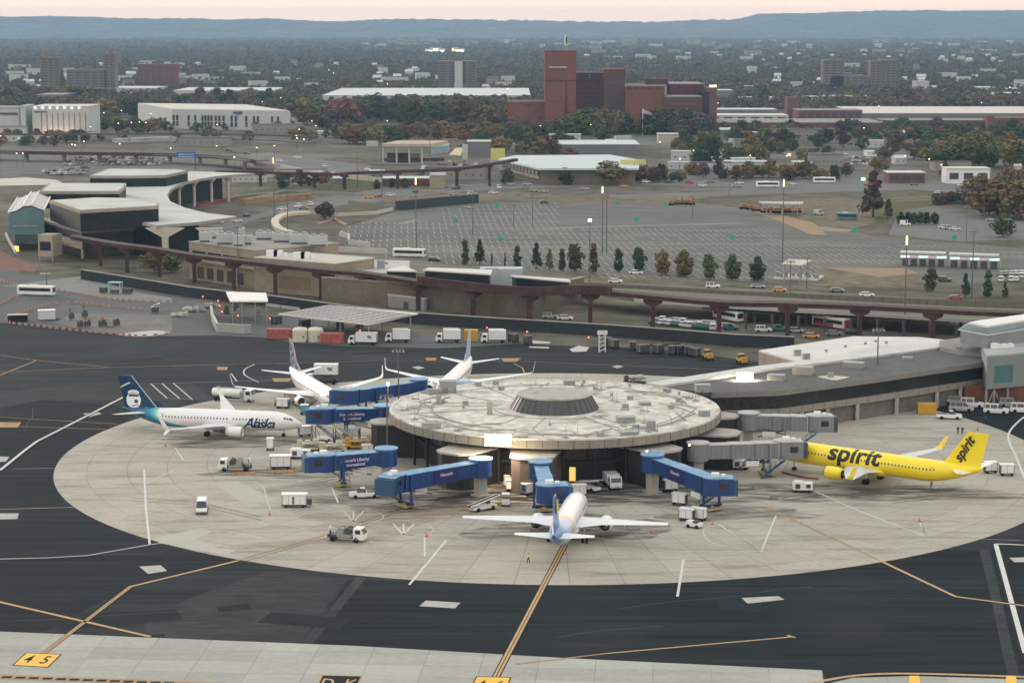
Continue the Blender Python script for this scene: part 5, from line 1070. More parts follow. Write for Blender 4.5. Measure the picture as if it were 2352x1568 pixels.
# tangle of stairs and loaders under the upper left bridges
def mobile_stair(label, x, y, hd, m=mWhiteV, k=1.0):
    t = rig('mobile_stairs', label, 'mobile stairs', x, y, hd, 'mobile stairs'); MB().box((-.4, 0, .35), (4.4, 1.7, .4)).build('chassis', m, t)
    MB().swept((-2.6, 0, .7), (1.6, 0, 3.0*k), 1.2, .15).build('stair_flight', mGreyV, t); MB().box((2.3, 0, 3.0*k), (1.5, 1.4, .12)).build('platform', m, t)
    r_ = MB()
    for s_ in (-1, 1): r_.swept((-2.6, s_*.65, 1.6), (1.6, s_*.65, 4.0*k), .05, .06).swept((-2.6, s_*.65, 1.1), (1.6, s_*.65, 3.5*k), .05, .05); r_.box((2.3, s_*.68, 4.0*k), (1.5, .05, .06))
    for i in range(6):
        f = i/5
        for s_ in (-1, 1): r_.box((-2.6+4.2*f, s_*.65, .8+2.3*k*f), (.05, .05, 1.0))
    r_.build('handrail', m, t); p_ = MB()
    for s_ in (-1, 1): p_.cyl((2.6, s_*.55, .5), (2.6, s_*.55, 3.0*k), .08, n=6).cyl((1.4, s_*.55, .5), (2.6, s_*.55, 2.6*k), .06, n=6)
    p_.build('support', mDark, t); wheels(t, [(a, b*.75) for a in (-1.8, 1.4) for b in (-1, 1)], .35, .22)
mobile_stair('pale mobile stairs just right of the blue-lettered nose', 745, 1012, 150); mobile_stair('cream mobile stairs above the second blue bridge', 795, 1018, 160, mat('cream_equipment', (.50, .48, .36), .6, .1, 1)); mobile_stair('mobile stairs below the nose of the checkered-fin jet', 735, 955, 40)
def loader(label, x, y, hd, m):
    t = rig('cargo_loader', label, 'cargo loader', x, y, hd, 'cargo loaders'); MB().box((0, 0, .4), (5.2, 2.2, .4)).build('chassis', m, t); MB().box((.4, 0, 1.5), (4.0, 2.0, .18)).build('platform', m, t)
    MB().cyl((-1.2, -.9, .8), (1.6, -.9, 1.5), .08, n=6).cyl((1.6, -.9, .8), (-1.2, -.9, 1.5), .08, n=6).cyl((-1.2, .9, .8), (1.6, .9, 1.5), .08, n=6).build('scissor_lift', mDark, t)
    MB().box((-2.0, .5, .8), (1.0, .9, 1.4)).build('operator_cab', m, t); MB().box((1.2, -.2, 1.68), (1.2, 1.2, .7)).box((-.4, .2, 1.68), (1.0, .9, .5)).build('load', mat('cream_equipment', (.50, .48, .36), .6, .1, 1), t)
    wheels(t, [(a, b*1.0) for a in (-1.8, 1.8) for b in (-1, 1)], .34, .24)
loader('cream cargo loader left of the second blue bridge', 712, 1035, 10, mat('cream_equipment', (.50, .48, .36), .6, .1, 1)); loader('mustard cargo loader on the lit patch above the second blue bridge', 822, 1030, 5, mat('mustard', (.55, .30, .03), .6, .1, 1)); loader('dark cargo loader beyond the far rim of the round roof', 1458, 884, 10, mDark)
loader('dark grey loader against the base of the round terminal', 880, 1027, 0, mGreyV)
box_truck('white cab truck backed into the dark base of the round terminal', 1405, 1118, -78, L_=3.4, hh=1.5)
for k_, (x, y, hd, lb) in enumerate(((846, 1046, 10, 'white covered cart just above the second blue bridge'), (812, 1008, -15, 'white covered cart beside the cream mobile stairs'), (700, 1002, 20, 'white covered cart right of the jet nose wheel'), (668, 925, -10, 'white covered cart under the wing of the checkered-fin jet'), (1330, 1140, 5, 'white covered cart left of the shaded belt loader'), (1540, 1128, 15, 'white covered cart behind the lower right blue bridge'), (1755, 1062, 0, 'white covered cart under the grey bridge'), (1215, 1136, 40, 'white covered cart in the shade of the brown pod'), (1178, 1128, 0, 'pale covered cart against the brown pod'))): box_cart(lb, x, y, hd, curtain=(None, mNavy, mDark)[k_ % 3], L_=2.6)
for x, y, lb in ((765, 1040, 'cream cargo loader touching the second blue bridge roof'), (1190, 1118, 'shaded cargo loader at the foot of the brown pod')): loader(lb, x, y, 15, mat('cream_equipment', (.50, .48, .36), .6, .1, 1))
tug('tiny white tug left of the shaded belt loader', 1290, 1122, 30, False); tug('white-roofed tug beside the engine of the checkered-fin jet', 690, 930, 60)
# chocks, boards and cones lying on the concrete
def pallet(label, x, y, hd, n=3):
    t = rig('timber_pile', label, 'timber', x, y, hd, 'timber boards on the concrete'); m = mat('raw_timber', (.42, .24, .12), .8, .25, 1)
    for i in range(n): MB().box((i*.2, -.7+i*.75, 0), (4.2-.5*i, .5, .2), .05*i).build('board', m, t)
pallet('tan timber boards under the hose truck with dark reels', 562, 1087, 3, 2); pallet('tan timber boards below the dark-middled open cart', 650, 1084, 2, 3); pallet('tan timber boards touching the second blue bridge cab', 712, 1079, 4, 3)
mCone = mat('cone_orange', (.75, .16, .05), .5, .05, 1)
for i, (x, y, w) in enumerate(((619, 1182, 'below the curved white line near the slatted trailer'), (1637, 1205, 'right of the cart cluster'), (2112, 1197, 'at the white tick far right of the stand'), (980, 1232, 'by the short white tick below the circles'), (380, 1025, 'under the teal tail'), (1497, 1223, 'off the right wing tip of the blue tailed jet'), (2245, 988, 'near the two dark figures'))):
    t = rig('traffic_cone', 'small orange cone ' + w, 'traffic cone', x, y, 0, 'orange cones'); MB().cyl((0, 0, .05), (0, 0, .75), .2, .04, n=10).build('cone', mCone, t); MB().box((0, 0, 0), (.45, .45, .06)).build('base', mTyre, t)
cone_hose = TW('hose', 'dark red hose lying from the grey bridge to the yellow jet engine', 'hose', tuple(G('D', 1880, 1105)))
hp = GP('F4', [(760, 800), (880, 835), (1050, 870), (1280, 897)]); hb_ = MB()
for a, b in zip(hp[:-1], hp[1:]): hb_.cyl((a.x, a.y, .35), (b.x, b.y, .35), .18, n=6)
hb_.build('hose_run', mat('dark_red_hose', (.16, .02, .025), .7, .1, 1), cone_hose)
# ------------------------------------------------------------ people
def person(label, x, y, hd, top, trousers, stride=.18, arm=.25):
    p = G('D', x, y); t = T('person', label, 'person', (p.x, p.y, .06), math.radians(hd))
    me = bpy.data.meshes.new('body'); bm = bmesh.new(); J = {}
    pts = dict(pel=(0, 0, .95, .15), waist=(0, 0, 1.12, .14), chest=(.01, 0, 1.36, .17), neck=(.02, 0, 1.52, .06), head=(.03, 0, 1.66, .10), crown=(.03, 0, 1.75, .085),
       hl=(0, .10, .90, .10), kl=(stride, .11, .50, .07), al=(stride*.6, .11, .09, .05), tl=(stride*.6+.16, .12, .05, .045), hr=(0, -.10, .90, .10), kr=(-stride*.4, -.11, .50, .07), ar=(-stride, -.11, .10, .05), tr=(-stride+.16, -.12, .05, .045),
       sl=(0, .20, 1.43, .065), el=(-.06, .27, 1.15, .05), wl=(arm, .25, .98, .035), fl=(arm+.1, .24, .93, .035), sr=(0, -.20, 1.43, .065), er=(-.04, -.27, 1.15, .05), wr=(arm*.4, -.26, .92, .035), fr=(arm*.5, -.26, .84, .035))
    V = {k: bm.verts.new(v[:3]) for k, v in pts.items()}
    for a, b in (('pel', 'waist'), ('waist', 'chest'), ('chest', 'neck'), ('neck', 'head'), ('head', 'crown'), ('pel', 'hl'), ('hl', 'kl'), ('kl', 'al'), ('al', 'tl'), ('pel', 'hr'), ('hr', 'kr'), ('kr', 'ar'), ('ar', 'tr'), ('chest', 'sl'), ('sl', 'el'), ('el', 'wl'), ('wl', 'fl'), ('chest', 'sr'), ('sr', 'er'), ('er', 'wr'), ('wr', 'fr')): bm.edges.new((V[a], V[b]))
    bm.to_mesh(me); bm.free(); ob = bpy.data.objects.new('body', me); COL.objects.link(ob); ob.modifiers.new('s', 'SKIN'); ob.modifiers.new('u', 'SUBSURF').levels = 1
    for i, v in enumerate(pts.values()): me.skin_vertices[0].data[i].radius = (v[3], v[3])
    me.skin_vertices[0].data[0].use_root = True
    dg = bpy.context.evaluated_depsgraph_get(); m2 = bpy.data.meshes.new_from_object(ob.evaluated_get(dg)); bpy.data.objects.remove(ob)
    m2.materials.clear()
    for m in (trousers, top, mat('skin', (.35, .22, .16), .6, .05, 1), mTyre, mDark): m2.materials.append(m)
    for f in m2.polygons:
        z = f.center.z; x_ = f.center.x; f.material_index = 3 if z < .13 else 0 if z < 1.02 and abs(f.center.y) < .23 else 4 if z > 1.70 else 2 if z > 1.50 or (z < .97 and abs(f.center.y) > .2) else 1
    b = bpy.data.objects.new('body', m2); COL.objects.link(b); b.parent = t; return t
mVest = mat('hi_vis_vest', (.50, .85, .08), .6, .05, 1); mTrs = mat('dark_trousers', (.03, .035, .05), .8, .1, 1); mJkt = mat('dark_jacket', (.03, .035, .045), .8, .1, 1); mOrV = mat('orange_vest', (.85, .22, .05), .6, .05, 1)
person('person in a yellow-green safety vest walking behind the blue tailed jet', 1214, 1294, 160, mVest, mTrs)
person('person in a yellow-green vest standing under the rear of the yellow jet', 2139, 1120, 90, mVest, mTrs, .05, .1)
person('left of two people in dark clothes standing on the empty stand', 2200, 998, 250, mJkt, mTrs, .05, .05); person('right of two people in dark clothes standing on the empty stand', 2210, 999, 80, mJkt, mTrs, .08, .1)
person('person in an orange vest near the wing of the checkered-fin jet', 632, 934, 0, mOrV, mTrs, .1)
person('person in an orange top above the second blue bridge', 854, 1025, 30, mOrV, mTrs, .1)
# ------------------------------------------------------------ parked vans and cars on the right apron
for i, (x, y, hd, kd, cl, lb) in enumerate(((2180, 962, -10, 'pickup', 'white', 'white pickup nearest the mustard container'), (2208, 945, -15, 'van', 'silver', 'silver van immediately behind the white pickup'), (2232, 936, -15, 'van', 'white', 'white van third in the parked group'), (2194, 930, -12, 'van', 'silver', 'pale van nearest the concourse wall'),
      (2262, 925, -12, 'van', 'white', 'white van under the corner column of the grey-green block'), (2288, 950, -18, 'van', 'white', 'white van standing forward of the parked group'), (2322, 936, -14, 'van', 'silver', 'silver van by the brick undercroft'), (2348, 948, -12, 'van', 'white', 'white van cut by the picture edge'), (2318, 921, -10, 'suv', 'white', 'white estate car deep under the grey-green block'))):
    v_ = near_vehicle('suv' if kd == 'van' else kd, cl, 'pickup_truck' if kd == 'pickup' else 'van' if kd == 'van' else 'car', lb, 'pickup truck' if kd == 'pickup' else 'van' if kd == 'van' else 'car', x, y, hd, Lc=5.4, group='vans parked by the concourse'); v_.scale = (1, 1.08, 1.22 if kd == 'van' else 1)
def bus(label, x, y, hd, m=mWhiteV, m2=None, z=.03, L_=12.0, hh=3.1, lights=False):
    p = G('D', x, y, z); t = T('bus', label, 'bus', (p.x, p.y, z), math.radians(hd))
    MB().loft([[(xx, 1.27*k, .4), (xx, 1.27*k, hh*.92), (xx, 1.1*k, hh), (xx, -1.1*k, hh), (xx, -1.27*k, hh*.92), (xx, -1.27*k, .4)] for xx, k in ((-L_/2, .95), (-L_/2+.3, 1), (L_/2-.4, 1), (L_/2, .93))]).build('body', m, t)
    if m2:
        for s_ in (1, -1): MB().box((-.15*L_, s_*1.29, .45), (L_*.62, .03, 1.0)).build('side_band', m2, t)
        MB().box((L_/2+.01, 0, .45), (.04, 2.3, 2.3)).build('end_panel', m2, t)
    for s_ in (1, -1): MB().box((0, s_*1.28, 1.45), (L_*.88, .03, 1.0)).build('window_band', mGlass, t)
    MB().box((L_/2, 0, 1.2), (.05, 2.1, 1.4)).build('windscreen', mGlass, t)
    MB().box((-1, 0, hh), (2.6, 1.5, .22)).build('roof_unit', mWhiteV, t); wheels(t, [(a*L_, s_*1.1) for a in (-.27, .30) for s_ in (1, -1)], .48, .3)
    if lights:
        for s_ in (1, -1): MB().box((L_/2+.02, s_*.9, .6), (.06, .35, .25)).build('headlight', mHead, t)
bus('white bus by the orange barriers at the far left', 84, 678, -12); bus('white bus on the road left of the first conifers', 940, 590, -14); bus('white coach seen from behind under the elevated roadway', 1672, 735, -60, mWhiteV, None)
bus('white and maroon coach under the elevated roadway', 1908, 752, -50, mat('cream_coach', (.62, .58, .54), .4, .05, 1), mat('maroon', (.28, .03, .07), .4, .05, 1)); bus('white shuttle bus on the distant highway by the brown tree', 1763, 430, 0); bus('pale shuttle bus further along the distant highway', 1893, 420, -2); bus('blue and cream bus beside the tall dark conifer', 1946, 505, -12, mat('bus_blue', (.07, .18, .27), .4, .1, 1), None, L_=9)
# ------------------------------------------------------------ middle ground
mTan = mat('tan_concrete', (.33, .285, .22), .85, .1, .2, var2=.1, scale2=1.2, dirt=((.20, .17, .13), .15, .6)); mTanD = mat('brown_retaining', (.17, .145, .11), .85, .12, .15, var2=.12, scale2=1, dirt=((.10, .09, .07), .1, .6))
mWhT = mat('white_hyperbolic_roof', (.50, .51, .49), .8, .08, .06, var2=.06, scale2=.6, dirt=((.38, .38, .36), .05, .8)); mGreyF = mat('grey_fascia', (.30, .29, .27), .8, .1, .3)
mPurp = mat('oxide_beam', (.075, .038, .04), .8, .15, .3, var2=.15, scale2=1.5, dirt=((.12, .085, .08), .2, .6)); mPurpT = mat('guideway_deck', (.22, .19, .18), .8, .12, .3)
mWallD = mat('blast_fence', (.035, .043, .048), .8, .15, .3, var2=.2, scale2=1.5); mPanel = mat('galvanised_panel', (.40, .45, .45), .6, .08, .4); mCWall = mat('dark_curtain_wall', (.010, .013, .016), .55, .3, .3, var2=.6, scale2=.4, spec=.2)
mPaleC = mat('pale_parapet', (.50, .48, .43), .8, .08, .2)
def fblock(reg, x0, y0, x1, y1, yt, depth, flip=1):
    a, b = G(reg, x0, y0), G(reg, x1, y1); n = Vector((-(b-a).y, (b-a).x, 0)).normalized()*depth*flip
    return [a, b, b+n, a+n], ZAT(reg, yt, a.y)
def block(parent, nm, reg, x0, y0, x1, y1, yt, depth, m, rm=None, z0=0, over=.15, th=.35, zt=None):
    P_, z = fblock(reg, x0, y0, x1, y1, yt, depth); z = zt or z
    o = MB().prism(P_, z0, z-th).build(nm, m, parent)
    c = sum(P_, Vector())/4
    MB().prism([c+(p-c)*(1+over/max(4, (p-c).length)*2) for p in P_], z-th, z).build('roof', rm or m, o); return o, P_, z
def face_windows(parent, P_, n, z0, h_, w=.6, m=mGlass, nm='window', out=.06, f0=.04, f1=.96, mul=True):
    a, b = P_[0], P_[1]; e = (b-a).normalized(); no = Vector((e.y, -e.x, 0)); L_ = (b-a).length*(f1-f0)/n
    for i in range(n):
        p = a.lerp(b, f0+(f1-f0)*(i+.5)/n)+no*out; MB().swept((p-e*L_*w/2)+Vector((0, 0, z0)), (p+e*L_*w/2)+Vector((0, 0, z0)), .12, h_).build(nm, m, parent)
# --- hyperbolic roofed terminal at the left
ZR = 13.0
ot = TW('terminal_hall', 'old terminal with sweeping white roof wings, dark glass walls and three flat-topped boxes', 'terminal building', tuple(G('M1', 900, 800)))
out_ = [(1270, 105), (1720, 120), (1560, 130), (1450, 140), (1330, 160), (1220, 188), (1150, 228), (1128, 268), (1150, 308), (1250, 352), (1400, 388), (1600, 410), (1340, 448), (1060, 470), (820, 425), (640, 400), (600, 330), (560, 240), (620, 170), (700, 140), (1150, 140)]
OP = [Vector((v.x, v.y, 0)) for v in GP('M1', out_, ZR)]
MB().prism(OP, ZR-1.1, ZR).build('roof', mWhT, ot)
MB().path([(v.x, v.y-.1, ZR-1.15) for v in OP[:14]], .3, 1.1).build('roof_edge', mGreyF, ot)
inn = [(1280, 112), (1500, 118), (1400, 128), (1260, 150), (1140, 190), (1060, 255), (1065, 325), (1150, 385), (1340, 412), (1340, 425), (1060, 445), (830, 410), (660, 385), (640, 330), (600, 250), (650, 180), (720, 150)]
MB().prism([Vector((v.x, v.y, 0)) for v in GP('M1', inn, ZR)], 0, ZR-1.12).build('glass_wall', mCWall, ot)
for x, y in ((1135, 275), (1160, 225), (1238, 188), (1338, 162), (1455, 143), (1568, 131), (1190, 330), (1300, 366)):
    p = G('M1', x, y, ZR); p.x -= 2.2; p.y += 1; MB().cyl((p.x, p.y, 0), (p.x, p.y, ZR-3), .75, n=8).cyl((p.x, p.y, ZR-3), (p.x, p.y, ZR-1.1), .75, 2.4, n=8).build('column', mPaleC, ot)
for x, w in ((1110, 1.3), (1410, .9)):
    p = G('M1', x, 470, ZR); MB().box((p.x, p.y+1.2, 0), (w*1.6, 2.0, ZR-4.5)).loft([[(p.x-w*.8, p.y+.6, ZR-4.5), (p.x+w*.8, p.y+.6, ZR-4.5), (p.x+w*.8, p.y+2.2, ZR-4.5), (p.x-w*.8, p.y+2.2, ZR-4.5)], [(p.x-w*5.5, p.y+.6, ZR-1.12), (p.x+w*5.5, p.y+.6, ZR-1.12), (p.x+w*5.5, p.y+2.2, ZR-1.12), (p.x-w*5.5, p.y+2.2, ZR-1.12)]]).build('flared_column', mPaleC, ot)
for nm, pts, zt in (('front_box', [(335, 300), (540, 368), (1070, 338), (1070, 322), (880, 285), (640, 282)], 18.8), ('middle_box', [(272, 240), (330, 185), (850, 185), (845, 205), (805, 240)], 18.0), ('rear_box', [(608, 135), (730, 88), (1200, 92), (1268, 100), (1120, 132), (860, 136)], 18.0)):
    P_ = [Vector((v.x, v.y, 0)) for v in GP('M1', pts, zt)]
    bo = MB().prism(P_, ZR-2, zt-1.2).build('roof_box', mCWall, ot)
    c = sum(P_, Vector())/len(P_); MB().prism([c+(p-c)*1.012 for p in P_], zt-1.2, zt-.05).build('box_fascia', mGreyF if nm != 'front_box' else mat('warm_fascia', (.34, .30, .25), .8, .1, .3), bo)
    MB().prism([c+(p-c)*.955 for p in P_], zt-.1, zt+.03).build('box_roof', mWhT, bo)
lw_ = [Vector((v.x, v.y, 0)) for v in GP('N1', [(520, 850), (1300, 1060), (2152, 1020), (2150, 900), (1560, 930), (1250, 960), (700, 850)], 9.6)]
MB().prism(lw_, 8.5, 9.6).build('lower_roof', mPaleC, ot); c = sum(lw_, Vector())/7
MB().prism([c+(p-c)*.97 for p in lw_], 0, 8.5).build('lower_wall', mat('dim_facade', (.05, .05, .055), .6, .3, .4), ot)
for x, y in ((1400, 1080), (1650, 1070)):
    p = G('N1', x, y, 8.5); MB().box((p.x, p.y-.4, 3), (1.4, .8, 5.5)).build('pilaster', mPaleC, ot)
wk_ = TW('walkway', 'tan raised walkway with a boxed end room on stilts in front of the old terminal', 'walkway', tuple(G('N1', 900, 1560)))
P_ = [Vector((v.x, v.y, 0)) for v in GP('N1', [(790, 1190), (1310, 1310), (1320, 1230), (850, 1110)], 6.5)]; MB().prism(P_, 5.3, 6.6).build('deck', mTan, wk_)
p = G('N1', 1310, 1500, 2.5); MB().box((p.x, p.y+.5, 2.2), (.7, .7, 3.2)).build('column', mTan, wk_)
P_, z = fblock('N1', 615, 1560, 850, 1568, 1130, 7); bo = MB().prism(P_, 2.0, z).build('room', mat('buff_wall', (.36, .33, .28), .8, .1, .4), wk_); face_windows(bo, P_, 1, z*.42, z*.33, .8)
for f in (.06, .94):
    q_ = P_[0].lerp(P_[1], f); MB().box((q_.x, q_.y+.4, 0), (.5, .5, 2)).build('stilt', mTan, wk_)
pv = TW('entrance_pavilion', 'steel-roofed pavilion with a ribbed gable roof and teal glass at the left edge', 'building', tuple(G('N1', 430, 1400)))
a0 = G('N1', 245, 1380); Yp = a0.y
def vz(x, y, Y): _, yy = q('N1', x, y); return Vector((XAT('N1', x, y, Y), Y, ZAT('N1', y, Y)))
L1 = [vz(130, 780, Yp), vz(270, 745, Yp), vz(360, 680, Yp), vz(500, 665, Yp), vz(700, 745, Yp)]; L2 = [Vector((-187, 810, 0)) for _ in L1]
bk = [v+Vector((-11, 62, .4)) for v in L1]; rf_ = MB()
for i in range(4): rf_.add([L1[i], L1[i+1], bk[i+1], bk[i]], [(0, 1, 2, 3)]).add([L1[i]-Vector((0, 0, .5)), L1[i+1]-Vector((0, 0, .5)), bk[i+1]-Vector((0, 0, .5)), bk[i]-Vector((0, 0, .5))], [(3, 2, 1, 0)])
ro = rf_.build('roof', mat('ribbed_steel_roof', (.42, .42, .43), .5, .1, .5), pv); rb = MB()
for i in range(5):
    rb.cyl(L1[i]+Vector((0, 0, .2)), bk[i]+Vector((0, 0, .2)), .35, n=5)
rb.build('roof_rib', mat('bright_rib', (.74, .72, .68), .5, .05, 1), ro)
gl = MB(); b0 = [Vector((v.x, v.y, 6.0)) for v in L1]; gl.add([v-Vector((0, .1, .5)) for v in L1]+[v-Vector((0, .1, 0)) for v in b0[::-1]], [tuple(range(10))]); gl.build('gable_glass', mTGl, pv)
x0, x1 = vz(245, 1380, Yp).x, vz(600, 1380, Yp).x; MB().prism([(x0, Yp), (x1, Yp), (x1-6, Yp+45), (x0-8, Yp+45)], 2.4, 9).build('glass_wall', mat('dark_teal_glass', (.03, .07, .085), .25, .3, .5), pv)
MB().prism([(x0-.5, Yp-.3), (x1+.5, Yp-.3), (x1-5.5, Yp+45), (x0-8.5, Yp+45)], 9, 9.5).build('canopy', mGreyF, pv); MB().prism([(x0+.5, Yp+1), (x1-.5, Yp+1), (x1-6, Yp+40), (x0-6, Yp+40)], 0, 2.4).build('base', mBrown, pv)
MB().path([(v.x, v.y, 1.5) for v in GP('N1', [(90, 1080), (150, 1200), (245, 1365)], 3)], .6, 1.2).build('ramp_parapet', mPaleC, pv)
p = G('N1', 268, 1440); MB().box((p.x, p.y, 1.0), (1.6, .3, 2.0)).build('lamp', lamp_mat('orange_lamp', (1.0, .48, .14), 1.4), pv)
rg = MB(); rg.flat(GP('D', [(-80, 560), (0, 575), (30, 590), (85, 612), (80, 625), (0, 618), (-80, 640)]), .03); struct('brick_paving', rg, mat('red_paving', (.20, .115, .09), .9, .25, .3))
# --- boxed service building with cooling towers
sv = TW('service_building', 'tan service building with window strip carrying rows of white cooling towers', 'building', tuple(G('N2', 1400, 1220)))
o, P_, z = block(sv, 'wall', 'N2', 960, 1180, 1900, 1330, 640, 34, mTan, mGreyF); zs = z
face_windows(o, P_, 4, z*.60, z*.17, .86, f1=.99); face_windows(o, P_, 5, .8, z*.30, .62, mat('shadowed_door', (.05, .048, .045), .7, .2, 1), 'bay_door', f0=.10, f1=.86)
MB().path([(p.x, p.y-.3, z*.50) for p in P_[:2]], .7, .7).build('ledge', mPaleC, o)
o, P2, z2 = block(sv, 'end_wall', 'N5', 135, 880, 1290, 985, 395, 20, mTan, mPaleC)
for p0, p1 in (((470, 960), (1040, 1030)),): pass
mTk = mat('cooling_tower_panel', (.42, .45, .45), .7, .06, .6, dirt=((.36, .39, .39), .5, .5))
for i, (reg, x0, x1, yb, yt) in enumerate((('N2', 1095, 1250, 655, 512), ('N2', 1342, 1575, 688, 535), ('N2', 1590, 1730, 715, 562), ('N2', 1745, 1850, 690, 560), ('N2', 1280, 1420, 600, 500), ('N2', 1650, 1735, 560, 455), ('N5', 140, 380, 150, 45), ('N5', 392, 630, 188, 58), ('N5', 640, 888, 215, 72), ('N5', 905, 1160, 245, 98))):
    a = G(reg, x0, yb, zs); b = G(reg, x1, yb, zs); hh = ZAT(reg, yt, a.y)-zs; w = b.x-a.x
    t = TW('cooling_tower', ('white boxed cooling tower, number %d from the left on the tan service building roof' % (i+1)) if False else 'white panelled cooling tower on the tan service building roof', 'cooling tower', ((a.x+b.x)/2, a.y+2, zs), 'white cooling towers on the service building')
    MB().box(((a.x+b.x)/2, a.y+2.2, zs), (w, 4.4, hh)).build('casing', mTk, t)
    for k in (-.25, .25): MB().cyl(((a.x+b.x)/2+k*w, a.y+2.2, zs+hh), ((a.x+b.x)/2+k*w, a.y+2.2, zs+hh+.6), w*.18, n=14).build('fan_stack', mGreyV, t)
    MB().box(((a.x+b.x)/2, a.y-.06, zs+.1), (w*.9, .1, .5)).build('louvre', mDark, t)
for x, y in ((440, 385), (830, 415)):
    for dx, m, s_ in ((-60, mWhiteV, 1), (30, mWhiteV, .8)):
        p = G('N5', x+dx, y, z2); MB().box(p, (3.6*s_, 2.4, 1.9)).cyl((p.x+2.2, p.y-.6, p.z), (p.x+2.2, p.y-.6, p.z+1.2), .8, n=10).build('rooftop_unit', m, sv)
P_ = P2; face_windows(o, P_, 1, 0.5, z2*.62, .9, mat('dark_shutter', (.045, .05, .055), .7, .3, 1), 'shutter', f0=.83, f1=.998)
face_windows(o, P_, 1, 1.5, z2*.38, .9, mat('amber_wall_panel', (.26, .19, .13), .85, .12, .3), 'wall_panel', f0=.28, f1=.72)
# --- brown retaining walls and low roofs beneath the guideway
rw = TW('retaining_wall', 'long brown retaining wall standing behind the purple monorail piers', 'wall', tuple(G('M2', 700, 1070)))
pts = GP('M2', [(-120, 985), (75, 1000), (540, 1040), (900, 1068), (1300, 1100), (1400, 1040), (1640, 985)]); MB().path([(p.x, p.y+2.0, 0) for p in pts], 1.2, 7.2).build('wall_face', mTanD, rw); MB().path([(p.x, p.y+2.0, 7.21) for p in pts], 1.6, .3).build('coping', mGreyF, rw)
bh = TW('plant_hut', 'grey flat-roofed hut with a dark door beside the second monorail pier', 'hut', tuple(G('M2', 430, 1040)))
o, P_, z = block(bh, 'wall', 'M2', 325, 1020, 570, 1050, 935, 1.2, mat('hut_grey', (.27, .27, .255), .8, .1, .4), mPaleC); face_windows(bh, P_, 1, 0, 2.2, .14, mDark, 'door')
lr = TW('low_depot', 'low flat-roofed depot with white roof strips behind the monorail beam', 'building', tuple(G('N5', 1700, 600)))
P_, z = [Vector((v.x, v.y, 0)) for v in GP('N5', [(1310, 520), (1440, 590), (1800, 620), (2352, 640), (2352, 450), (1700, 430), (1320, 420)], 7.4)], 7.4
MB().prism(P_, 0, 7.0).build('wall', mTanD, lr); MB().prism(P_, 7.0, 7.4).build('roof', mat('light_roof', (.46, .46, .45), .8, .15, .2, dirt=((.30, .30, .30), .1, .7)), lr)
for x, y in ((1340, 530), (1480, 470), (1700, 500), (1940, 560), (2000, 500), (1560, 550)):
    p = G('N5', x, y, 7.4); MB().box(p, (1.8 if x != 1940 else 2.4, 1.2, .8 if x != 1940 else 2.6)).build('rooftop_unit', mGreyV, lr)
stn = TW('monorail_station', 'low station with long white roof and dark window strip on the monorail', 'station', tuple(G('M2', 800, 900)))
for nm, pts, z in (('roof', [(560, 770), (1020, 800), (1030, 770), (600, 755)], 11.5), ('roof', [(1180, 815), (1560, 850), (1540, 832), (1150, 805)], 10.0), ('roof', [(310, 775), (520, 780), (440, 745), (340, 760)], 10.0)):
    P_ = [Vector((v.x, v.y, 0)) for v in GP('M2', pts, z)]; o = MB().prism(P_, z-.4, z).build('roof', mat('station_roof', (.58, .57, .55), .7, .05, .3), stn); c = sum(P_, Vector())/4
    MB().prism([c+(p-c)*.94 for p in P_], 5.5, z-.4).build('glazed_wall', mGlass if z < 11 else mCWall, o)
p = G('M2', 1090, 850, 7.0); MB().box((p.x, p.y+2, 5), (13, 6, 6)).box((p.x-3, p.y-1.2, 5), (4, .6, 6.3)).build('lift_block', mPanel, stn)
# --- monorail guideway with piers
gw = TW('monorail_guideway', 'purple-brown monorail beam on hammerhead piers curving across the whole picture', 'monorail track', tuple(G('M1', 1860, 940)))
PIERS = [('M1', 680, 745, 595), ('M1', 860, 790, 622), ('M1', 1078, 820, 650), ('M1', 1315, 858, 690), ('M1', 1580, 905, 722), ('M1', 1862, 942, 755), ('M1', 2170, 968, 790), ('M2', 190, 1000, 818), ('M2', 530, 1045, 870), ('M2', 900, 1078, 915), ('M2', 1280, 1108, 945), ('M2', 1690, 1140, 935), ('M2', 2112, 1172, 970), ('M3', 290, 1200, 1012), ('M3', 752, 1222, 1022), ('M3', 1238, 1215, 1038), ('M3', 1732, 1240, 1062), ('M3', 2260, 1262, 1085)]
bp = []
for i, (rg_, x, yb, yt) in enumerate(PIERS):
    p = G(rg_, x, yb); z = ZAT(rg_, yt, p.y); bp.append((p.x, p.y, z))
    big = 8 <= i <= 10
    pr = MB().box((p.x, p.y, 0), (1.15 if not big else 1.5, 1.4, z-.9)).loft([[(p.x-.6, p.y-.7, z-1.9), (p.x+.6, p.y-.7, z-1.9), (p.x+.6, p.y+.7, z-1.9), (p.x-.6, p.y+.7, z-1.9)], [(p.x-2.6, p.y-.75, z-.9), (p.x+2.6, p.y-.75, z-.9), (p.x+2.6, p.y+.75, z-.9), (p.x-2.6, p.y+.75, z-.9)], [(p.x-2.7, p.y-.76, z), (p.x+2.7, p.y-.76, z), (p.x+2.7, p.y+.76, z), (p.x-2.7, p.y+.76, z)]])
    pr.build('pier', mPurp, gw)
a = G('M1', 560, 600, 0); st0 = (bp[0][0]-12, bp[0][1]+12, bp[0][2]+.5); path = [st0]+bp+[(bp[-1][0]+60, bp[-1][1]-8, bp[-1][2])]
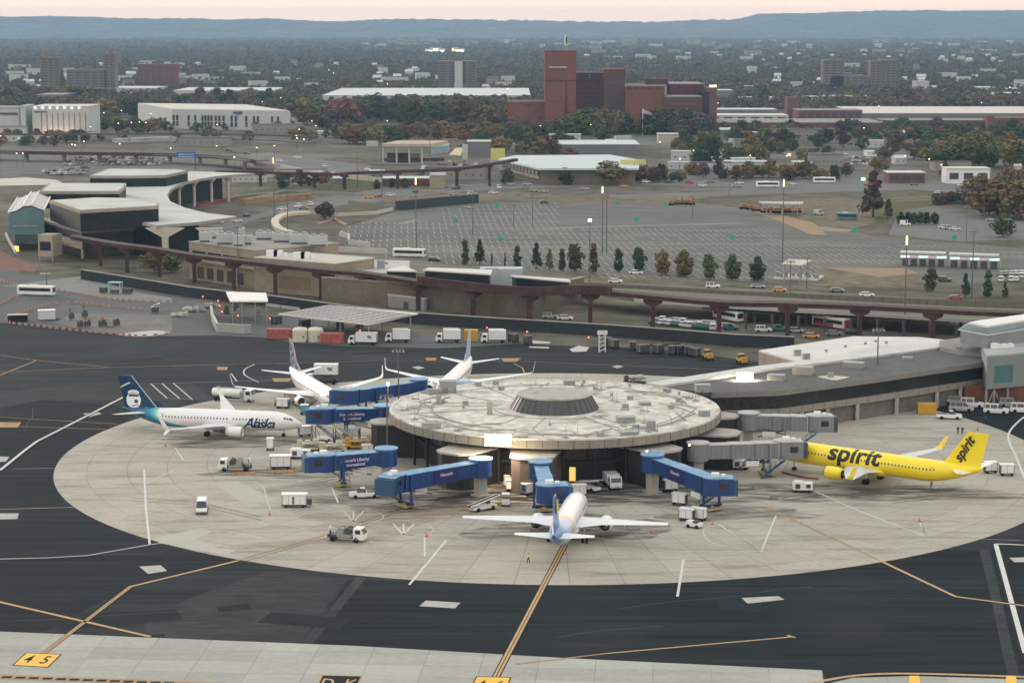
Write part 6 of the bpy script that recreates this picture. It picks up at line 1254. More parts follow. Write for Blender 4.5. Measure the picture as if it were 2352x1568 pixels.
def cr3(P_, n=6):
    P2_ = [P_[0]]+list(P_)+[P_[-1]]; o_ = []
    for i in range(1, len(P2_)-2):
        for k in range(n):
            t = k/n; a, b, c, d_ = [np.array(P2_[i+j]) for j in (-1, 0, 1, 2)]; o_.append(tuple(.5*((2*b)+(-a+c)*t+(2*a-5*b+4*c-d_)*t*t+(-a+3*b-3*c+d_)*t**3)))
    return o_+[tuple(P_[-1])]
sp3 = cr3(path); MB().path(sp3, 2.6, 1.15).build('beam', mPurp, gw); MB().path([(a, b, c+1.16) for a, b, c in sp3], 3.3, .18).build('deck', mPurpT, gw)
MB().path([(a, b-1.6, c+1.35) for a, b, c in sp3], .12, .55).build('kerb_rail', mPurpT, gw)
sg = sp3[int(len(sp3)*.47):int(len(sp3)*.66)]; MB().path([(a, b-2.0, c+.2) for a, b, c in sg], 1.2, 2.6).build('platform_edge', mPurp, gw); pr = MB()
for a, b, c in sp3[int(len(sp3)*.47):int(len(sp3)*.66)]: pass
for i in range(60):
    f = i/60*(len(sg)-1); k = int(f); A_, B_ = Vector(sg[k]), Vector(sg[min(k+1, len(sg)-1)]); p = A_.lerp(B_, f-k)
    if i < 8 or 26 < i < 30 or i > 48: pr.box((p.x, p.y-2.66, p.z+.2), (.35, .12, 2.5))
pr.build('platform_rib', mat('dark_oxide', (.05, .025, .028), .7, .1, 1), gw)
# --- far monorail beam from the old terminal to the right
g2w = TW('far_guideway', 'thin dark monorail beam running from the white roof tip past the car park', 'monorail track', tuple(G('M2', 380, 215)))
fp = []
for rg_, x, yb, yt in (('M1', 1760, 205, 122), ('M1', 1925, 215, 130), ('M1', 2125, 220, 132), ('M1', 2330, 228, 138), ('M2', 30, 215, 130), ('M2', 390, 222, 118), ('M2', 790, 212, 100), ('M2', 1010, 205, 70)):
    p = G(rg_, x, yb); z = ZAT(rg_, yt, p.y); fp.append((p.x, p.y, z)); MB().box((p.x, p.y, 0), (1.6, 1.4, z-.3)).box((p.x, p.y, z-.6), (4.2, 1.5, .6)).build('pier', mPurp, g2w)
fp = [(fp[0][0]-24, fp[0][1]+3, fp[0][2])]+fp+[(fp[-1][0]+14, fp[-1][1]+40, fp[-1][2])]; MB().path(cr3(fp), 2.8, 1.5).build('beam', mPurp, g2w)
# --- elevated highway at the left, far
eh = TW('viaduct', 'long grey viaduct with brown parapet crossing behind the old terminal', 'viaduct', tuple(G('F7', 1100, 560)))
ep = [(G('F7', x, yb).x, G('F7', x, yb).y, 5.2) for x, yb in ((-700, 500), (0, 520), (600, 530), (1180, 540), (1640, 565), (1900, 600))]
MB().path([(a, b+7, c) for a, b, c in cr3(ep)], 15, 1.0).build('deck', mRd, eh); MB().path([(a, b-.6, c-.6) for a, b, c in cr3(ep)], .5, 2.1).build('parapet', mPurp, eh); MB().path([(a, b+15, c+.9) for a, b, c in cr3(ep)], .5, 1.1).build('parapet', mGreyF, eh)
for f in range(0, 30, 3): a, b, c = cr3(ep)[f]; MB().box((a, b+6, 0), (1.6, 6, 5.2)).build('pier', mGreyF, eh)
er = MB(); er.path([(v.x, v.y, 1.0) for v in GP('F7', [(1880, 540), (2100, 560), (2352, 610), (2700, 650), (3100, 690)], 2)], .6, 2.4)
tag(er.build('barrier_wall', mat('pale_barrier', (.50, .47, .40), .8, .1, .2)), 'pale barrier wall curving down from the end of the viaduct', 'wall')
e2 = TW('far_viaduct', 'thin dark overpass in front of the ribbed silo block and the white warehouse', 'viaduct', tuple(G('F7', 1100, 350)))
fp = [(G('F7', x, yb).x, G('F7', x, yb).y, 5.5) for x, yb in ((-300, 365), (500, 365), (1000, 360), (1500, 362), (2000, 372), (2400, 390))]
MB().path(fp, 3, 1.2).build('deck', mat('dark_overpass', (.10, .08, .08), .8, .1, .2), e2)
for x in (450, 860, 1200, 1525, 1830): p = G('F7', x, 366); MB().box((p.x, p.y, 0), (1.6, 1.6, 5.5)).build('pier', mGreyF, e2)
hs = TW('highway_sign', 'blue highway sign panel hanging over the viaduct', 'road sign', tuple(G('F7', 1330, 540))); p = G('F7', 1330, 590); zt = ZAT('F7', 440, p.y-2); zb = ZAT('F7', 488, p.y-2)
x0, x1 = XAT('F7', 1248, 460, p.y-2), XAT('F7', 1405, 460, p.y-2); MB().box(((x0+x1)/2, p.y-2, zb), (x1-x0, .3, zt-zb)).build('panel', mat('sign_blue', (.01, .13, .36), .5, .05, 1), hs)
lg = MB(); rr_ = random.Random(5)
for k in range(16): lg.box((x0+1+(x1-x0-2)*((k % 8)+.5)/8, p.y-2.17, zb+.5+(k//8)*1.3), (rr_.uniform(.5, .9), .03, .4))
lg.build('sign_lettering', mFace, hs); MB().box((x1-.4, p.y-1.6, 0), (.4, .4, zt)).build('post', mDark, hs)
# --- dark blast fence
bf = TW('blast_fence', 'long dark blast fence with pale cap crossing between the aprons', 'fence', tuple(G('M2', 1000, 1130)))
pts = GP('M1', [(548, 770), (900, 826), (1300, 890), (1600, 925), (1850, 948), (2130, 985)], 3.2)+GP('M2', [(0, 1008), (250, 1035), (540, 1063), (900, 1088), (1300, 1112), (1800, 1142), (2352, 1182)], 3.2)+GP('M3', [(400, 1208), (800, 1225)], 3.2)
MB().path([(p.x, p.y, 0) for p in pts], .5, 3.15).build('panel', mWallD, bf); MB().path([(p.x, p.y, 3.16) for p in pts], .9, .22).build('cap', mGreyF, bf)
kb = TW('kerb_wall', 'pale low concrete barrier at the foot of the dark blast fence', 'barrier', tuple(G('M2', 900, 1180)))
pts = GP('M1', [(590, 825), (900, 885), (1250, 935), (1500, 965), (1900, 1030)])+GP('M2', [(0, 1070), (560, 1120), (1000, 1160), (1400, 1190), (1700, 1200), (2352, 1250)])
rr_ = random.Random(4)
for a, b in zip(pts[:-1], pts[1:]):
    n = max(1, int((b-a).length/9))
    for k in range(n): MB().swept(a.lerp(b, (k+.02)/n), a.lerp(b, (k+.96)/n), .6, .85).build('barrier_block', mKerb, kb)
# --- solar carport and fuel canopy
spc = TW('solar_canopy', 'broad solar panel canopy with white edges above the fuel yard', 'canopy', tuple(G('K7', 1400, 560)))
ZC = 5.6; c4 = [Vector((v.x, v.y, 0)) for v in GP('K7', [(405, 335), (1530, 465), (2155, 330), (1040, 225)], ZC)]
MB().prism(c4, ZC-.35, ZC).build('roof', mat('canopy_frame_white', (.60, .62, .62), .5, .05, .5), spc); u = c4[1]-c4[0]; v_ = c4[3]-c4[0]; mSol = mat('solar_glass', (.045, .075, .10), .22, .25, .4, spec=.8)
for i in range(9):
    for j in range(9):
        a = c4[0]+u*(.02+i*.108)+v_*(.03+j*.107); MB().prism([a, a+u*.098, a+u*.098+v_*.088, a+v_*.088], ZC+.05, ZC+.12).build('solar_panel', mSol, spc)
for i in (0.04, .35, .65, .96):
    for j in (.08, .92): p = c4[0]+u*i+v_*j; MB().box((p.x, p.y, 0), (.35, .35, ZC-.35)).build('post', mGreyV, spc)
fc = TW('fuel_canopy', 'small white canopy on thin posts left of the solar canopy', 'canopy', tuple(G('N4', 1500, 660)))
c4 = [Vector((v.x, v.y, 0)) for v in GP('N4', [(1190, 325), (1870, 325), (1835, 180), (1115, 160)], 7.0)]; MB().prism(c4, 6.6, 7.0).build('roof', mat('canopy_white', (.72, .72, .69), .6, .03, .5), fc)
for f in (.05, .3, .65, .95):
    p = c4[0].lerp(c4[1], f); MB().box((p.x, p.y+.5, 0), (.18, .18, 6.6)).build('post', mGreyV, fc)
for x, y in ((1340, 620), (1700, 600), (1130, 560), (1300, 500)): p = G('N4', x, y); MB().box(p, (1.4, 1.2, 2.0)).box((p.x, p.y, 2.0), (1.0, .8, .5)).build('pump', mDark if x in (1130, 1300) else mGreyV, fc)
yw_ = TW('yard_wall', 'pale green block wall enclosing the fuel yard with a corner', 'wall', tuple(G('N4', 1200, 900))); pts = GP('N4', [(850, 560), (870, 700), (960, 880), (1450, 915), (1560, 905)]); MB().path([(p.x, p.y, 0) for p in pts], .5, 2.3).build('wall_face', mat('pale_green_block', (.33, .38, .36), .8, .08, .4), yw_); MB().path([(p.x, p.y, 2.31) for p in pts], .7, .15).build('coping', mPaleC, yw_)
# clutter in the construction yard
def clutter(name, label, cat, reg, x, y, parts, hd=0, group=None):
    p = G(reg, x, y); t = T(name, label, cat, (p.x, p.y, .04), math.radians(hd), group)
    for nm, b, m in parts: b.build(nm, m, t)
    return t
clutter('skip', 'black open skip with pale lid in the left corner of the barriers', 'skip', 'N3', 245, 815, [('body', MB().box((0, 0, 0), (5.5, 2.6, 2.0)), mTyre), ('lid', MB().box((0, 0, 2.02), (5.7, 2.7, .15)), mPaleC)], 12)
clutter('site_cabin', 'pale blue-white site cabin inside the orange barriers', 'cabin', 'N3', 640, 790, [('body', MB().box((0, 0, .3), (4.8, 2.6, 2.5)), mat('cabin_pale', (.52, .58, .60), .6, .05, .5)), ('roof', MB().box((0, 0, 2.8), (5.0, 2.8, .15)), mWhiteV), ('step', MB().box((3, 0, 0), (1, 1, .5)), mDark)], 14)
for i, (x, y, w, lb) in enumerate(((1100, 900, 1.6, 'dark generator at the front of the site clutter'), (1200, 890, 1.8, 'dark drill rig with upright mast by the site generator'), (1400, 890, 2.2, 'dark machine with a red tank in the site clutter'), (1500, 885, 1.8, 'grey compressor right of the red tank'), (1590, 880, 1.8, 'brown box at the right end of the site clutter'), (980, 790, 1.2, 'thin dark mast frame left in the site clutter'), (1160, 760, 1.2, 'dark mast frame over the pale site board'))):
    b = MB().box((0, 0, .4), (w, 1.5, 1.3)).box((w*.2, 0, 1.7), (w*.4, .8, .5)); m2 = MB().cyl((-w*.3, 0, 0), (-w*.3, 0, 3.4 if i in (1, 5, 6) else 2.0), .12, n=6).box((-w*.3, 0, 3.3 if i in (1, 5, 6) else 1.9), (1.4, .2, .15))
    clutter('site_machine', lb, 'machine', 'N3', x, y, [('housing', b, mDark if i not in (3, 4) else mGreyV if i == 3 else mat('brown_box', (.10, .07, .06), .8, .2, 1)), ('mast', m2, mDark)]+([('tank', MB().cyl((0, 0, 2.2), (0, 0, 3.0), .5), mat('red_tank', (.55, .12, .10), .6, .1, 1))] if i == 2 else []), i*7, 'machines inside the orange barriers')
clutter('telehandler', 'dark machine alone in the middle of the fenced pavement', 'machine', 'N3', 2115, 700, [('body', MB().box((0, 0, .4), (2.2, 1.6, 1.4)), mDark), ('boom', MB().swept((-1, .3, 1.6), (1.6, .3, 2.8), .4, .35), mWhiteV), ('cab', MB().box((.2, -.3, 1.8), (1, 1, .9)), mGreyV)], 20)
clutter('vehicle_lift', 'pale blue framed carrier with dark machinery by the blast fence', 'machine', 'N3', 1560, 430, [('frame', MB().box((-1.5, -1, 0), (.3, .3, 3.4)).box((2.3, -1, 0), (.3, .3, 3.4)).box((-1.5, 1.4, 0), (.3, .3, 3.4)).box((2.3, 1.4, 0), (.3, .3, 3.4)).box((.4, .2, 3.4), (4.2, 2.8, .3)), mat('pale_teal', (.30, .45, .48), .6, .1, 1)), ('machine', MB().box((-3.4, 0, .3), (2.4, 1.6, 1.6)).box((4.5, 0, .3), (3.0, 1.6, 1.4)).box((.3, 0, .3), (2.6, 1.6, .9)), mDark)], -8)
clutter('signal_mast', 'green and white crossbar mast behind the white bus', 'mast', 'N3', 640, 330, [('pole', MB().cyl((0, 0, 0), (0, 0, 5.0), .2, n=6), mGrnD := mat('mast_green', (.10, .17, .14), .7, .1, 1)), ('crossbar', MB().box((-.4, 0, 4.0), (3.4, .4, .35)), mPaleC)])
for i, (x, y) in enumerate(((300, 560), (480, 470), (620, 480), (700, 420), (860, 400))):
    clutter('rubble_heap', ['grey rubble heap nearest the pale green wall', 'whitish rubble heap with scrap bars', 'pale scrap heap in the fenced yard', 'teal-grey scrap heap beside the yard corner', 'grey scrap behind the pale green wall'][i], 'scrap heap', 'N4', x, y+40, [('heap', (lambda mb: [mb.box((random.uniform(-2, 2), random.uniform(-1.5, 1.5), random.uniform(0, .8)), (random.uniform(.4, 1.8), random.uniform(.3, 1), random.uniform(.2, .8)), random.uniform(0, 3)) for _ in range(16)] and mb)(MB()), mPaleC if i in (0, 1) else mGreyV)], 0, 'scrap in the fenced yard')
# orange and white barriers
mBar = mat('orange_barrier', (.34, .15, .10), .7, .25, .5, col2=(.46, .33, .28)); proto = MB().box((0, 0, 0), (1.15, .4, .3)).box((0, 0, .3), (1.15, .2, .45)).build('barrier', mBar); nb_ = 0
def barriers(pts, reg='N3', step=2.3):
    global nb_
    w = GP(reg, pts)
    for a, b in zip(w[:-1], w[1:]):
        n = max(1, int((b-a).length/step)); hd = math.atan2((b-a).y, (b-a).x)
        for k in range(n):
            o = proto if nb_ == 0 else proto.copy()
            if nb_: COL.objects.link(o)
            o.location = a.lerp(b, (k+.5)/n)+Vector((0, 0, .04)); o.rotation_euler = (0, 0, hd+random.uniform(-.1, .1)); nb_ += 1
            tag(o, 'orange plastic barrier in the lines round the roadworks on the left', 'barrier', 'orange barriers round the roadworks')
barriers([(60, 800), (150, 845), (560, 890), (1000, 940), (1560, 990), (1900, 1030), (2200, 1010), (2352, 990)]); barriers([(60, 800), (350, 680), (700, 580), (1000, 560), (1450, 610), (2050, 670), (2352, 660)])
barriers([(700, 385), (1000, 425), (1400, 500), (1900, 540), (2352, 550)]); barriers([(-40, 600), (100, 540), (180, 480), (290, 470)]); barriers([(0, 260), (160, 300), (300, 330)])
# --- elevated roadway and what stands under it (right)
er_ = TW('elevated_roadway', 'elevated roadway with white edge beam on dark columns behind the monorail', 'roadway', tuple(G('M3', 1400, 1170)))
zE = 5.0; ed = [Vector((v.x, v.y, 0)) for v in GP('M3', [(-280, 965), (230, 1000), (780, 1035), (1240, 1058), (1730, 1090), (2352, 1120), (2700, 1135)], zE)]
MB().path([(p.x, p.y, zE-1.0) for p in ed], .4, 1.0).build('edge_beam', mat('pale_beam', (.42, .41, .39), .8, .1, .3), er_)
fe = [Vector((v.x, v.y, 0)) for v in GP('M3', [(-800, 880), (-280, 900), (230, 930), (780, 960), (1240, 985), (1730, 1010), (2352, 1035), (2700, 1050)], zE)]
MB().prism([Vector((p.x, p.y+.2, 0)) for p in ed]+fe[::-1], zE-.9, zE-.02).build('deck', mBrn, er_)
for i, x in enumerate(range(300, 2400, 178)):
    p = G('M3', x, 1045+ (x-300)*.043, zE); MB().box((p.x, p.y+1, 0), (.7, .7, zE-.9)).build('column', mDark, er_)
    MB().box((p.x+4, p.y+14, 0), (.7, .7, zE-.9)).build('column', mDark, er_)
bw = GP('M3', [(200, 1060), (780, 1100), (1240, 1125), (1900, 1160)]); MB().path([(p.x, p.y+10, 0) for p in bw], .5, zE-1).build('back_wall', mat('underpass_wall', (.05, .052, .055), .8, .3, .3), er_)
fn = TW('railing_wall', 'long tan parapet with close posts along the far side of the roadway', 'parapet', tuple(G('M3', 900, 980)))
fw = [Vector((v.x, v.y, 0)) for v in GP('M2', [(1250, 870), (1700, 890), (2352, 925)], 1.5)]+[Vector((v.x, v.y, 0)) for v in GP('M3', [(400, 945), (1100, 975), (1700, 1000), (2352, 1020), (2700, 1035)], 1.5)]
MB().path([(p.x, p.y, 0) for p in fw], .3, 3.0).build('wall_face', mat('tan_parapet', (.175, .16, .13), .85, .1, .3), fn)
# post lines are panel joints of the parapet
js = MB(); 
for a, b in zip(fw[:-1], fw[1:]):
    n = int((b-a).length/2.6)
    for k in range(n): p = a.lerp(b, k/n); js.box((p.x, p.y-.18, 0), (.12, .1, 2.9))
js.build('panel_seam', mat('seam_dark', (.09, .08, .07), .8, .1, 1), fn)
# --- booths and canopies near the car park
tb = TW('toll_booths', 'row of lit ticket booths under a long white canopy at the right', 'booth row', tuple(G('M3', 1850, 740)))
for (x0, x1, y0, y1) in ((1515, 1820, 690, 700), (1845, 2180, 702, 716)):
    a, b = G('M3', x0, y0+52), G('M3', x1, y1+50); z = 4.6; MB().swept((a.x, a.y, z), (b.x, b.y, z), 4.5, .5).build('canopy', mWhRoof, tb)
    for k in range(5):
        p = a.lerp(b, (k+.5)/5); MB().box((p.x, p.y, 0), (2.0, 2.0, 2.6)).build('booth', mDark, tb); MB().box((p.x, p.y-1.05, 3.0), (3.4, .2, .8)).build('lit_sign', lamp_mat('booth_light', (.55, .75, .72), .8) if k % 2 == 0 else lamp_mat('booth_light_mauve', (.30, .24, .32), .8), tb); MB().box((p.x+2.5, p.y, 0), (.3, .3, z)).build('post', mGreyV, tb)
bs = TW('shelter', 'small white-roofed shelter on posts above the brown verge', 'shelter', tuple(G('M3', 800, 830))); c4 = [Vector((v.x, v.y, 0)) for v in GP('M3', [(715, 728), (850, 740), (920, 705), (765, 698)], 6.5)]; MB().prism(c4, 6.2, 6.5).build('roof', mPaleC, bs)
for p in c4: c = sum(c4, Vector())/4; p = c+(p-c)*.8; MB().box((p.x, p.y, 0), (.3, .3, 6.2)).build('post', mGreyV, bs)
pb_ = TW('fenced_plinth', 'fenced equipment compound under the white-roofed shelter', 'compound', tuple(G('M3', 800, 845))); P_, z = fblock('M3', 650, 838, 950, 850, 795, 14); MB().prism(P_, 0, .5).build('plinth', mPaleC, pb_)
for i in range(10): c = P_[0].lerp(P_[1], (i+.5)/10)+(P_[3]-P_[0])*random.uniform(.2, .8); MB().box((c.x, c.y, .5), (1.2, 1.0, random.uniform(1, 2))).build('cabinet', mGreyV, pb_)
ch = TW('work_canopy', 'grey flat canopy sheltering lit orange excavators at the car park edge', 'canopy', tuple(G('M3', 700, 400))); c4 = [Vector((v.x, v.y, 0)) for v in GP('M3', [(590, 322), (850, 328), (865, 312), (560, 310)], 5.5)]; MB().prism(c4, 5.1, 5.6).build('roof', mat('blue_grey_roof', (.34, .39, .40), .7, .1, .3), ch)
for f in (.1, .5, .9): p = c4[0].lerp(c4[1], f); MB().box((p.x, p.y+1, 0), (.4, .4, 5.1)).build('post', mGreyV, ch)
for i, (x, y) in enumerate(((455, 360), (500, 365), (545, 375), (600, 385), (640, 385), (690, 388), (755, 385), (820, 385), (10, 330), (55, 330), (100, 332), (-40, 335))):
    clutter('excavator', 'orange construction machine at the edge of the car park', 'excavator', 'M3', x, y, [('body', MB().box((0, 0, .9), (2.6, 2.2, 1.4)), m_o := mat('machine_orange', (.30, .145, .06), .6, .25, .8)), ('tracks', MB().box((0, -1, 0), (3.4, .6, .9)).box((0, 1, 0), (3.4, .6, .9)), mTyre), ('arm', MB().swept((.8, 0, 1.8), (2.6, 0, 3.6), .3, .35).swept((2.6, 0, 3.6), (3.8, 0, 1.8), .25, .3), m_o)], i*67, 'orange construction machines')
rt_ = TW('roadside_fence', 'long dark screen wall on the left edge of the car park', 'fence', tuple(G('M2', 600, 350))); pts = GP('M2', [(378, 368), (640, 345), (935, 318)]); MB().path([(p.x, p.y, 0) for p in pts], .4, 4.2).build('panel', mat('screen_dark', (.02, .035, .045), .7, .2, .3), rt_); MB().box((pts[0].x, pts[0].y, 0), (.6, .6, 4.4)).build('post', mDark, rt_)
for p_, w in (([(-10, 650), (310, 665)], 'pale curved parapet wall at the near end of the car park'), ([(0, 545), (60, 560), (60, 600), (200, 620)], 'cream parapet corner beside the white cooling towers')):
    o = MB().path([(p.x, p.y, 0) for p in GP('M2', p_)], .8, 2.0).build('parapet_wall', mPaleC); tag(o, w, 'wall')
o = MB().path([(p.x, p.y, 0) for p in GP('M1', curve([(2090, 395), (1930, 410), (1860, 450), (1880, 500), (1960, 530)]))], 3.2, 1.3).build('ramp_parapet', mat('cream_ramp', (.58, .52, .42), .8, .06, .2)); tag(o, 'cream curved ramp parapet right of the cooling towers', 'ramp')
# ------------------------------------------------------------ trees
LF = dict(dark=mat('conifer_foliage', (.035, .055, .03), .9, .1, .8, col2=(.075, .10, .05), rnd=.35, spec=.1), green=mat('green_foliage', (.055, .08, .034), .9, .1, .7, col2=(.12, .14, .058), rnd=.4, spec=.1),
  olive=mat('olive_foliage', (.12, .11, .05), .9, .1, .7, col2=(.21, .17, .08), rnd=.35, spec=.1), rust=mat('russet_foliage', (.14, .09, .052), .9, .1, .7, col2=(.23, .145, .08), rnd=.35, spec=.1), plum=mat('bare_plum_crown', (.08, .062, .058), .9, .1, .7, col2=(.14, .105, .09), rnd=.3, spec=.1))
mBark = mat('bark', (.075, .06, .048), .9, .2, 3)
def leaf_cloud(kind, n, seed, size=.055):
    """unit-height crown of leaf clumps; returns arrays of quads"""
    r = np.random.RandomState(seed); C_ = []; m = 34 if n > 150 else 9
    for _ in range(m):
        if kind == 'cone': t = r.uniform(.08, 1)**.8; z = .04+.93*t*.98; rad = .19*(1-t)**.75*r.uniform(.4, 1.0)+.01; cr_ = .075*(1-t)+.035
        elif kind == 'column': t = r.uniform(0, 1); z = .09+.85*t; rad = .15*math.sin(math.pi*min(1, .18+t*.80))**.7*r.uniform(.3, 1); cr_ = .085
        elif kind == 'oval': t = r.uniform(0, 1); z = .15+.78*t; rad = .27*math.sin(math.pi*(.12+.84*t))**.7*r.uniform(.2, 1); cr_ = .12
        else: t = r.uniform(0, 1); z = .20+.68*t; rad = .42*math.sqrt(max(0, 1-(2*t-.85)**2*.72))*r.uniform(.2, 1); cr_ = .15
        a = r.uniform(0, 2*math.pi); C_.append((rad*math.cos(a), rad*math.sin(a), z, cr_*r.uniform(.75, 1.25)))
    Q = []
    for i in range(n):
        c = C_[r.randint(m)]; d_ = r.normal(size=3); d_ /= np.linalg.norm(d_); p = np.array(c[:3])+d_*c[3]*r.uniform(.75, 1.05)
        nn = d_+r.normal(size=3)*.45; nn /= np.linalg.norm(nn); u = np.cross(nn, [0, 0, 1.0]); u /= (np.linalg.norm(u)+1e-6); v = np.cross(nn, u); s_ = size*r.uniform(.7, 1.35)
        Q.append([p-u*s_-v*s_*.7, p+u*s_-v*s_*.5, p+u*s_*.8+v*s_, p-u*s_*.7+v*s_*.8])
    return np.array(Q)
def arr_mesh(name, V, nq):
    me = bpy.data.meshes.new(name); me.vertices.add(len(V)); me.vertices.foreach_set('co', V.astype(np.float32).ravel())
    me.loops.add(nq*4); me.loops.foreach_set('vertex_index', np.arange(nq*4, dtype=np.int32)); me.polygons.add(nq)
    me.polygons.foreach_set('loop_start', np.arange(0, nq*4, 4, dtype=np.int32)); me.polygons.foreach_set('loop_total', np.full(nq, 4, dtype=np.int32)); me.update(calc_edges=True); return me
TREES = {}
def tree_proto(kind, col, v):
    key = (kind, col, v)
    if key in TREES: return TREES[key]
    q_ = leaf_cloud(kind, 900 if kind in ('cone', 'column') else 1000, 31*v+len(kind)*7, .030 if kind in ('cone', 'column') else .040)
    me = arr_mesh('crown', q_.reshape(-1, 3), len(q_)); me.materials.append(LF[col])
    tr = MB().cyl((0, 0, 0), (0, 0, .5), .020, .012, n=6)
    if kind in ('oval', 'round'):
        for k in range(4): a = k*1.6+v; tr.cyl((0, 0, .26+.03*k), (.14*math.cos(a), .14*math.sin(a), .5+.03*k), .011, .004, n=5)
    t0 = tr.build('trunk', mBark); tm_ = t0.data; bpy.data.objects.remove(t0); TREES[key] = (me, tm_); return TREES[key]
def tree(x, y, h_, kind, col, label, group=None, wid=1.0, reg='D', name=None, v=None, pt=None):
    p = pt or G(reg, x, y); me, tm_ = tree_proto(kind, col, random.randrange(3) if v is None else v)
    t = T(name or ('conifer_tree' if kind == 'cone' else 'tree'), label, 'tree', (p.x, p.y, .02), random.uniform(0, 6.28), group); t.scale = (h_*wid, h_*wid, h_)
    for nm, d_ in (('crown', me), ('trunk', tm_)): o = bpy.data.objects.new(nm, d_); COL.objects.link(o); o.parent = t
    return t
ROW = [('M2', 845, 735, 568, 'column', 'dark'), ('M2', 945, 737, 568, 'cone', 'dark'), ('M2', 1025, 748, 655, 'column', 'dark'), ('M2', 1115, 750, 660, 'column', 'dark'), ('M2', 1197, 755, 608, 'column', 'dark'), ('M2', 1325, 765, 590, 'cone', 'dark'), ('M2', 1415, 775, 630, 'cone', 'green'), ('M2', 1500, 778, 635, 'column', 'dark'), ('M2', 1588, 782, 605, 'oval', 'green'), ('M2', 1712, 798, 600, 'column', 'olive'),
  ('M2', 1880, 790, 618, 'column', 'green'), ('M2', 2020, 784, 630, 'oval', 'dark'), ('M2', 2175, 805, 640, 'oval', 'rust'), ('M2', 2310, 812, 650, 'oval', 'olive'), ('M3', 55, 820, 650, 'oval', 'olive'), ('M3', 225, 838, 675, 'oval', 'green'), ('M3', 380, 842, 678, 'oval', 'green'), ('M3', 553, 852, 690, 'oval', 'dark'), ('M3', 1720, 918, 765, 'oval', 'green'), ('M3', 1955, 955, 795, 'cone', 'dark'), ('M3', 2105, 955, 775, 'column', 'green'), ('M3', 2222, 965, 850, 'cone', 'dark')]
ORD = 'first second third fourth fifth sixth seventh eighth ninth tenth eleventh twelfth thirteenth fourteenth fifteenth sixteenth seventeenth eighteenth nineteenth twentieth twenty-first last'.split()
KD = dict(column='slim', cone='pointed', oval='rounded'); CD = dict(dark='dark green', green='green', olive='olive', rust='russet')
for i, (rg_, x, yb, yt, kd, cl) in enumerate(ROW):
    p = G(rg_, x, yb); hh = ZAT(rg_, yt, p.y)*1.03; tree(x, yb, hh, kd, cl, '%s %s tree, %s from the left in the row beside the airport road' % (KD[kd], CD[cl], ORD[i]), 'row of trees along the airport road', {'cone': 1.0, 'column': .95, 'oval': 1.05}[kd]*(.45 if i in (2, 3) else 1), rg_)
tree(0, 0, 21, 'cone', 'plum', 'tall dark purplish conifer standing alone right of the blue bus', None, 1.25, pt=G('F3', 290, 1400)); tree(0, 0, 9, 'cone', 'green', 'small green conifer at the foot of the tall dark one', None, 1.3, pt=G('F3', 490, 1420))
for i, x in enumerate((670, 765, 845, 930, 1025, 1130)): p = G('F3', x, 1500); tree(0, 0, 5.2, 'oval', 'dark', 'clipped dark shrub tree, %s of six behind the white van' % ORD[i], 'six clipped shrub trees', 1.15, pt=p)
tree(0, 0, 9, 'round', 'olive', 'olive courtyard tree between the service building and old terminal', None, 1.1, pt=G('M1', 1040, 790)); tree(0, 0, 7, 'round', 'green', 'green courtyard bush right of the olive tree', None, 1.2, pt=G('M1', 1160, 790))
tree(0, 0, 8, 'round', 'plum', 'dark plum tree by the curved cream ramp', None, 1.2, pt=G('M1', 2195, 430))
for i, (x, y, h_, kd, cl, w) in enumerate(((1400, 425, 13, 'round', 'olive', 1.5), (1300, 425, 9, 'oval', 'dark', 1.5), (1480, 412, 8, 'round', 'rust', 1.3), (1720, 412, 8, 'round', 'rust', 1.2), (1765, 408, 9, 'round', 'olive', 1.4), (1850, 410, 9, 'round', 'olive', 1.4), (1810, 415, 7, 'round', 'plum', 1.2), (1625, 388, 14, 'round', 'dark', 1.3), (1740, 375, 12, 'round', 'olive', 1.3), (1385, 330, 12, 'round', 'dark', 1.2), (1310, 372, 9, 'round', 'rust', 1.5), (1900, 370, 10, 'round', 'dark', 1.3), (2020, 395, 10, 'round', 'olive', 1.2), (1165, 425, 9, 'round', 'dark', 1.2), (1065, 345, 9, 'round', 'dark', 1.2), (1200, 352, 9, 'round', 'dark', 1.3),
     (2290, 372, 16, 'round', 'green', 1.3), (2330, 385, 17, 'round', 'olive', 1.4), (2200, 365, 14, 'round', 'dark', 1.2), (2250, 352, 13, 'round', 'dark', 1.2), (2320, 450, 15, 'round', 'rust', 1.3), (2290, 500, 17, 'round', 'olive', 1.5), (2240, 478, 12, 'round', 'plum', 1.3), (2345, 505, 14, 'round', 'olive', 1.4), (2305, 545, 10, 'round', 'green', 1.2), (2170, 408, 10, 'cone', 'dark', 1.4), (900, 432, 5, 'oval', 'dark', 1.3), (930, 432, 5, 'oval', 'green', 1.3), (1010, 432, 5, 'oval', 'dark', 1.2), (866, 435, 5, 'oval', 'plum', 1.3))):
    tree(x, y, h_, kd, cl, '%s crowned %s tree among the roads and lots behind the car park' % ({'round': 'broad', 'oval': 'small', 'cone': 'pointed'}[kd], {'plum': 'dark plum', 'rust': 'russet'}.get(cl, CD.get(cl))), 'scattered trees behind the car park', w)
PT = []; PC = []
def belt(reg, x0, x1, y0, y1, n, h0, h1, cols, label, group, wid=1.3):
    for i in range(n):
        x = x0+(x1-x0)*(i+random.uniform(.1, .9))/n; y = random.uniform(y0, y1); p = G(reg, x, y); PT.append((p, random.uniform(h0, h1), random.choice(('round', 'round', 'oval')), random.choice(cols), label, group, wid*random.uniform(.85, 1.25)))
A_ = ('green', 'olive', 'olive', 'green', 'rust', 'plum', 'dark', 'dark')
